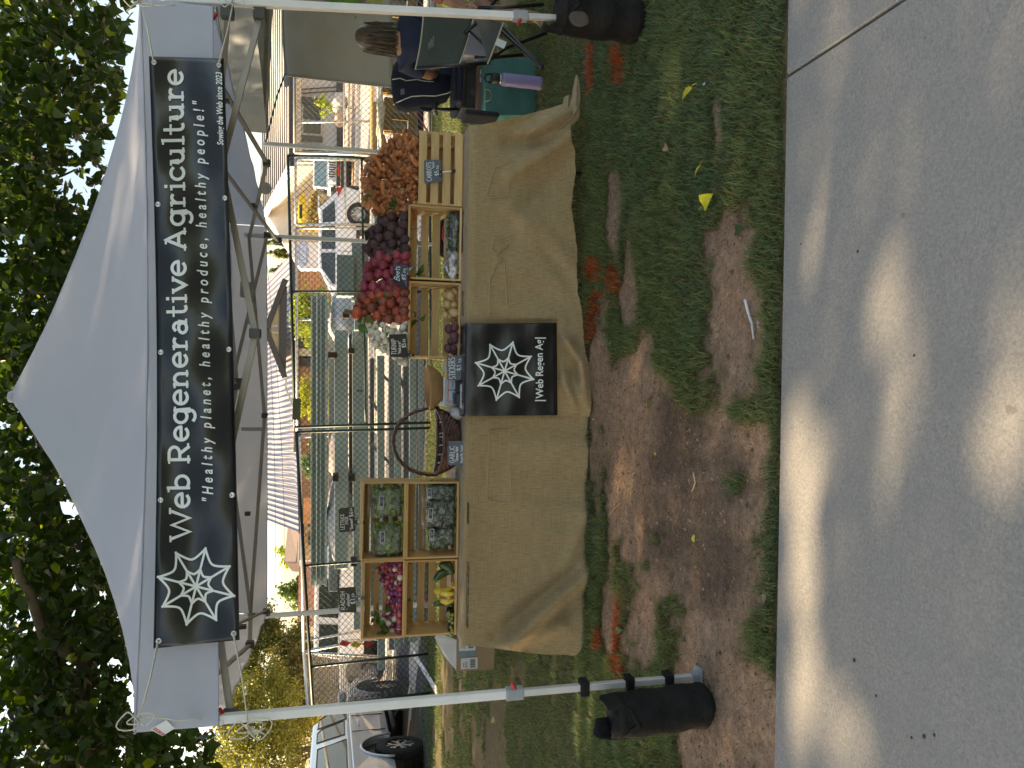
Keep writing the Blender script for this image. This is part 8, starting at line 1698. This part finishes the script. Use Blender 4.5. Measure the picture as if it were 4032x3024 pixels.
MB().tube([W(1912, 352, yb3-.01)-o, W(1930, 355, yb3-.02)-o, W(1936, 378, yb3-.025)-o, W(1928, 395, yb3-.02)-o, W(1912, 400, yb3-.01)-o], .0035, 6).obj('paper_handle', M('twine', (.4, .28, .16)), t, True)
t = thing('paper_bag', 'brown paper bag with round sticker beside the tote bag', 'bag', tuple(W(1915, 440, 5.9))); o = t.location.copy(); a, b = W(1915, 440, 5.9)-o, W(1882, 250, 5.9)-o
MB().box(((a.x+b.x)/2, .1, b.z*.5-.1), (b.x-a.x, .18, b.z+.2)).obj('bag_body', M('kraft', (.15, .085, .055), (.2, .12, .08), rough=.85), t, bevel=.006); c = W(1898, 300, 5.895)-o; MB().box(c+Vector((0, -.003, 0)), (.10, .002, .035)).obj('sticker', M('sticker_grey', (.35, .35, .38)), t); MB().lathe([(0, -.006), (.016, -.006), (.016, -.004)], 16, ax='y', c=c).obj('sticker_dot', M('dot_brown', (.2, .08, .05)), t)
t = thing('water_bottle', 'lavender steel bottle with black handled lid leaning on the tote', 'bottle', (W(2064, 322, 5.55).x, 5.55, 0)); o = t.location.copy(); hb2 = W(1975, 320, 5.55).z; rb2 = .048
MB().lathe([(0, 0), (rb2*.96, 0), (rb2, .01), (rb2, hb2*.93), (rb2*.9, hb2*.99), (rb2*.75, hb2)], 28).obj('bottle_body', M('lavender_steel', (.24, .21, .42), (.28, .25, .47), rough=.4, scale=3), t, True)
MB().lathe([(rb2*.76, hb2), (rb2*.76, hb2+.02)], 24).obj('steel_neck', rim_m, t, True); MB().lathe([(rb2*.8, hb2+.02), (rb2*.84, hb2+.03), (rb2*.84, hb2+.07), (rb2*.7, hb2+.08), (0, hb2+.08)], 24).obj('lid', carblack, t, True)
MB().tube([(-rb2*.7, 0, hb2+.07), (-rb2*.7, 0, hb2+.115), (-rb2*.2, 0, hb2+.13), (rb2*.5, 0, hb2+.12), (rb2*.65, 0, hb2+.07)], .007, 8).obj('lid_handle', carblack, t, True)
boxt('dark_bag', W(1890, 462, 5.15), (.04, .2, .24), M('bag_navy', (.006, .008, .014), rough=.8), 'small black bag on the ground behind the burlap end', 'bag', .02)
# ---------------------------------------------------------------- people
skin = M('skin', (.40, .22, .15), (.46, .27, .19), scale=6, rough=.5); tee = M('tee_navy', (.012, .022, .055), (.018, .032, .075), rough=.85, bmp=.4, bscale=14, bdist=.02); jean = M('denim', (.018, .03, .07), (.03, .05, .10), scale=30, rough=.85); hairm = M('hair_brown', (.045, .032, .022), (.15, .115, .08), scale=60, stretch=(3, 3, .35), rough=.45, lo=.3, hi=.7); shoe = M('shoe_dark', (.03, .03, .035), rough=.6)
def skinmesh(name, verts, edges, radii, root, mat, parent, sub=2):
    me = bpy.data.meshes.new(name); me.from_pydata([tuple(v) for v in verts], edges, []); o = link(name, me, mat, parent); md = o.modifiers.new('skin', 'SKIN'); md.use_smooth_shade = True
    for i, r_ in enumerate(radii): s = me.skin_vertices[0].data[i]; s.radius = (r_, r_) if not hasattr(r_, '__len__') else r_; s.use_root = (i == root)
    sb = o.modifiers.new('sub', 'SUBSURF'); sb.levels = sb.render_levels = sub; return o
def seated(name, label, pelvis, face, skinm, topm, legm, hair=True, lean=.08, barelegs=False, armfwd=.25):
    """sitting figure; face = unit vector the chest points to"""
    t = thing(name, label, 'person', tuple(pelvis)); f = Vector(face).normalized(); s = Vector((f.y, -f.x, 0)); U = Vector((0, 0, 1))
    def q(a, b, c): return f*a+s*b+U*c
    V = [q(0, 0, 0), q(.0, 0, .14), q(lean*.5, 0, .30), q(lean, 0, .44), q(lean*1.2, 0, .52), q(lean*1.3+.01, 0, .60)]; rad = [(.15, .11), (.13, .10), (.145, .105), (.11, .085), .05, .055]; E_ = [(0, 1), (1, 2), (2, 3), (3, 4), (4, 5)]
    for sg in (-1, 1):
        b = len(V); V += [q(lean, sg*.17, .42), q(lean+.06, sg*.235, .20), q(lean+armfwd, sg*.19, .10), q(lean+armfwd+.10, sg*.12, .12)]; rad += [.062, .048, .036, .030]; E_ += [(3, b), (b, b+1), (b+1, b+2), (b+2, b+3)]
        hb_ = len(V)-1
        for k in range(5):                         # four fingers and a thumb
            a = (k-1.5)*.018; c0 = len(V); ex = .075 if k < 4 else .05
            V += [q(lean+armfwd+.14, sg*.12+a, .115+(.0 if k < 4 else .02)), q(lean+armfwd+.14+ex*.6, sg*.12+a*1.15, .10), q(lean+armfwd+.14+ex, sg*.12+a*1.15, .08)]; rad += [.0105, .009, .008]; E_ += [(hb_, c0), (c0, c0+1), (c0+1, c0+2)]
        b = len(V); V += [q(.06, sg*.10, -.01), q(.42, sg*.14, .03), q(.46, sg*.14, -.20), q(.44, sg*.14, -.40), q(.56, sg*.15, -.43)]; rad += [.095, .068, .055, .042, .035]; E_ += [(0, b), (b, b+1), (b+1, b+2), (b+2, b+3), (b+3, b+4)]
    skinmesh('body', V, E_, rad, 0, skinm, t)
    # clothing follows the same skeleton, a little wider
    Vt = [q(0, 0, .0), q(.0, 0, .14), q(lean*.5, 0, .30), q(lean, 0, .44), q(lean*1.15, 0, .515)]; Rt = [(.165, .125), (.15, .12), (.17, .13), (.145, .115), .068]; Et = [(0, 1), (1, 2), (2, 3), (3, 4)]
    for sg in (-1, 1): b = len(Vt); Vt += [q(lean, sg*.17, .42), q(lean+.035, sg*.215, .25)]; Rt += [.088, .075]; Et += [(3, b), (b, b+1)]
    skinmesh('shirt', Vt, Et, Rt, 0, topm, t)
    Vl = [q(0, 0, -.02)]; Rl = [.15]; El = []
    for sg in (-1, 1):
        b = len(Vl); Vl += [q(.08, sg*.10, -.01), q(.42 if not barelegs else .24, sg*.14, .03 if not barelegs else .012)]; Rl += [.108, .08 if not barelegs else .095]; El += [(0, b), (b, b+1)]
        if not barelegs: Vl += [q(.46, sg*.14, -.20), q(.44, sg*.14, -.38)]; Rl += [.066, .058]; El += [(b+1, b+2), (b+2, b+3)]
    skinmesh('trousers' if not barelegs else 'shorts', Vl, El, Rl, 0, legm, t)
    for sg in (-1, 1): MB().tube([q(.42, sg*.145, -.44), q(.52, sg*.15, -.445), q(.62, sg*.155, -.45)], [.045, .046, .03], 10).obj('shoe', shoe, t, True)
    hc = q(lean*1.3+.025, 0, .70)
    hd = MB().lathe([(math.sin(math.pi*i/12), -math.cos(math.pi*i/12)) for i in range(13)], 18)
    rot = Matrix((f, s, U)).transposed(); hd.v = [tuple(hc+rot @ Vector((v[0]*.093*(1-.12*max(0, -v[2])), v[1]*.074*(1-.2*max(0, -v[2])), v[2]*.118))) for v in hd.v]; head = hd.obj('head', skinm, t, True)
    MB().tube([hc+q(.085, 0, .03), hc+q(.108, 0, -.012), hc+q(.09, 0, -.022)], [.008, .013, .01], 8).obj('nose', skinm, head, True)
    for sg in (-1, 1):
        MB().lathe([(0, -.012), (.012, 0), (0, .012)], 10, c=hc+q(.082, sg*.03, .015)).obj('eye', M('eye_white', (.7, .7, .68), rough=.2), head, True); MB().lathe([(0, -.028), (.013, -.015), (.015, .01), (0, .03)], 10, c=hc+q(-.005, sg*.078, 0)).obj('ear', skinm, head, True)
    MB().tube([hc+q(.084, -.022, -.05), hc+q(.092, 0, -.052), hc+q(.084, .022, -.05)], [.003, .005, .003], 6).obj('mouth', M('lips', (.35, .12, .11)), head, True)
    if hair:
        mb = MB(); n, rows = 40, 30
        for j in range(rows):
            v = j/(rows-1)
            for i in range(n):
                a = 2*math.pi*i/n; front = math.cos(a)     # +1 = face side
                if v < .35: e = v/.35*math.pi*.62; rr_ = math.sin(e); z = .128*math.cos(e); px_, py_ = .108*rr_, .092*rr_
                else: w_ = (v-.35)/.65; z = -.045-.30*w_*(1 if front < .35 else .55); px_, py_ = .105*(1-.25*w_), .095+.035*math.sin(w_*2.6)-.02*w_
                open_ = max(0, front-.35)/.65; px_ = px_*(1-.78*open_*(v > .2)*(1 if v < .35 else 1)); wv = .008*noise.noise(Vector((math.cos(a)*3, math.sin(a)*3, v*5)))+.005*math.sin(a*17+v*6)*min(1, v*2)
                mb.v.append(tuple(hc+q(math.cos(a)*(px_+wv)-.012, math.sin(a)*(py_+wv), z+.006*math.sin(a*11)*(v > .95))))
        mb.f = [(j*n+i, j*n+(i+1) % n, (j+1)*n+(i+1) % n, (j+1)*n+i) for j in range(rows-1) for i in range(n)]; mb.obj('hair', hairm, t, True, solid=.008)
        st = MB(); r = random.Random(5)
        for k in range(150):
            a = r.uniform(.9, 5.4); w0 = r.uniform(.0, .8); pts = [hc+q(math.cos(a)*(.112+.006*r.random())-.012, math.sin(a)*(.104+.006*r.random()), .07-.13*w0)]
            for m_ in range(1, 6): pts.append(pts[-1]+q(math.cos(a)*(.004-.003*m_)+r.gauss(0, .004), math.sin(a)*(.008-.003*m_)+r.gauss(0, .006), -.078))
            st.tube(pts, [.0022, .0026, .0026, .0022, .0016, .0006], 4)
        h2 = st.obj('hair_strands', hairm, t, True, kind='stuff')
    return t
pp = W(1768, 185, 6.1); hh = W(1455, 160, 6.1).z
seated('person', 'seated person with long brown hair and navy tee seen from behind', (W(1700, 180, 6.15).x, 6.15, max(.42, hh-.72)), (.45, .89, 0), skin, tee, jean)
seated('person', 'seated person in shorts with bare knees mostly cut off at the right edge', (W(1800, -190, 5.6).x, 5.75, .43), (-.75, -.65, 0), M('skin_tan', (.32, .19, .13), (.38, .23, .16), rough=.5), M('tee_rose', (.3, .12, .1), rough=.8), M('shorts_grey', (.08, .08, .09), rough=.8), barelegs=True)
tag(MB().tube([W(1600, 215, 6.0), W(1640, 262, 5.9)], .012, 8).obj('wrap_strap', M('strap_red'), smooth=True), 'red cloth edge beside the seated person', 'cloth') if False else None
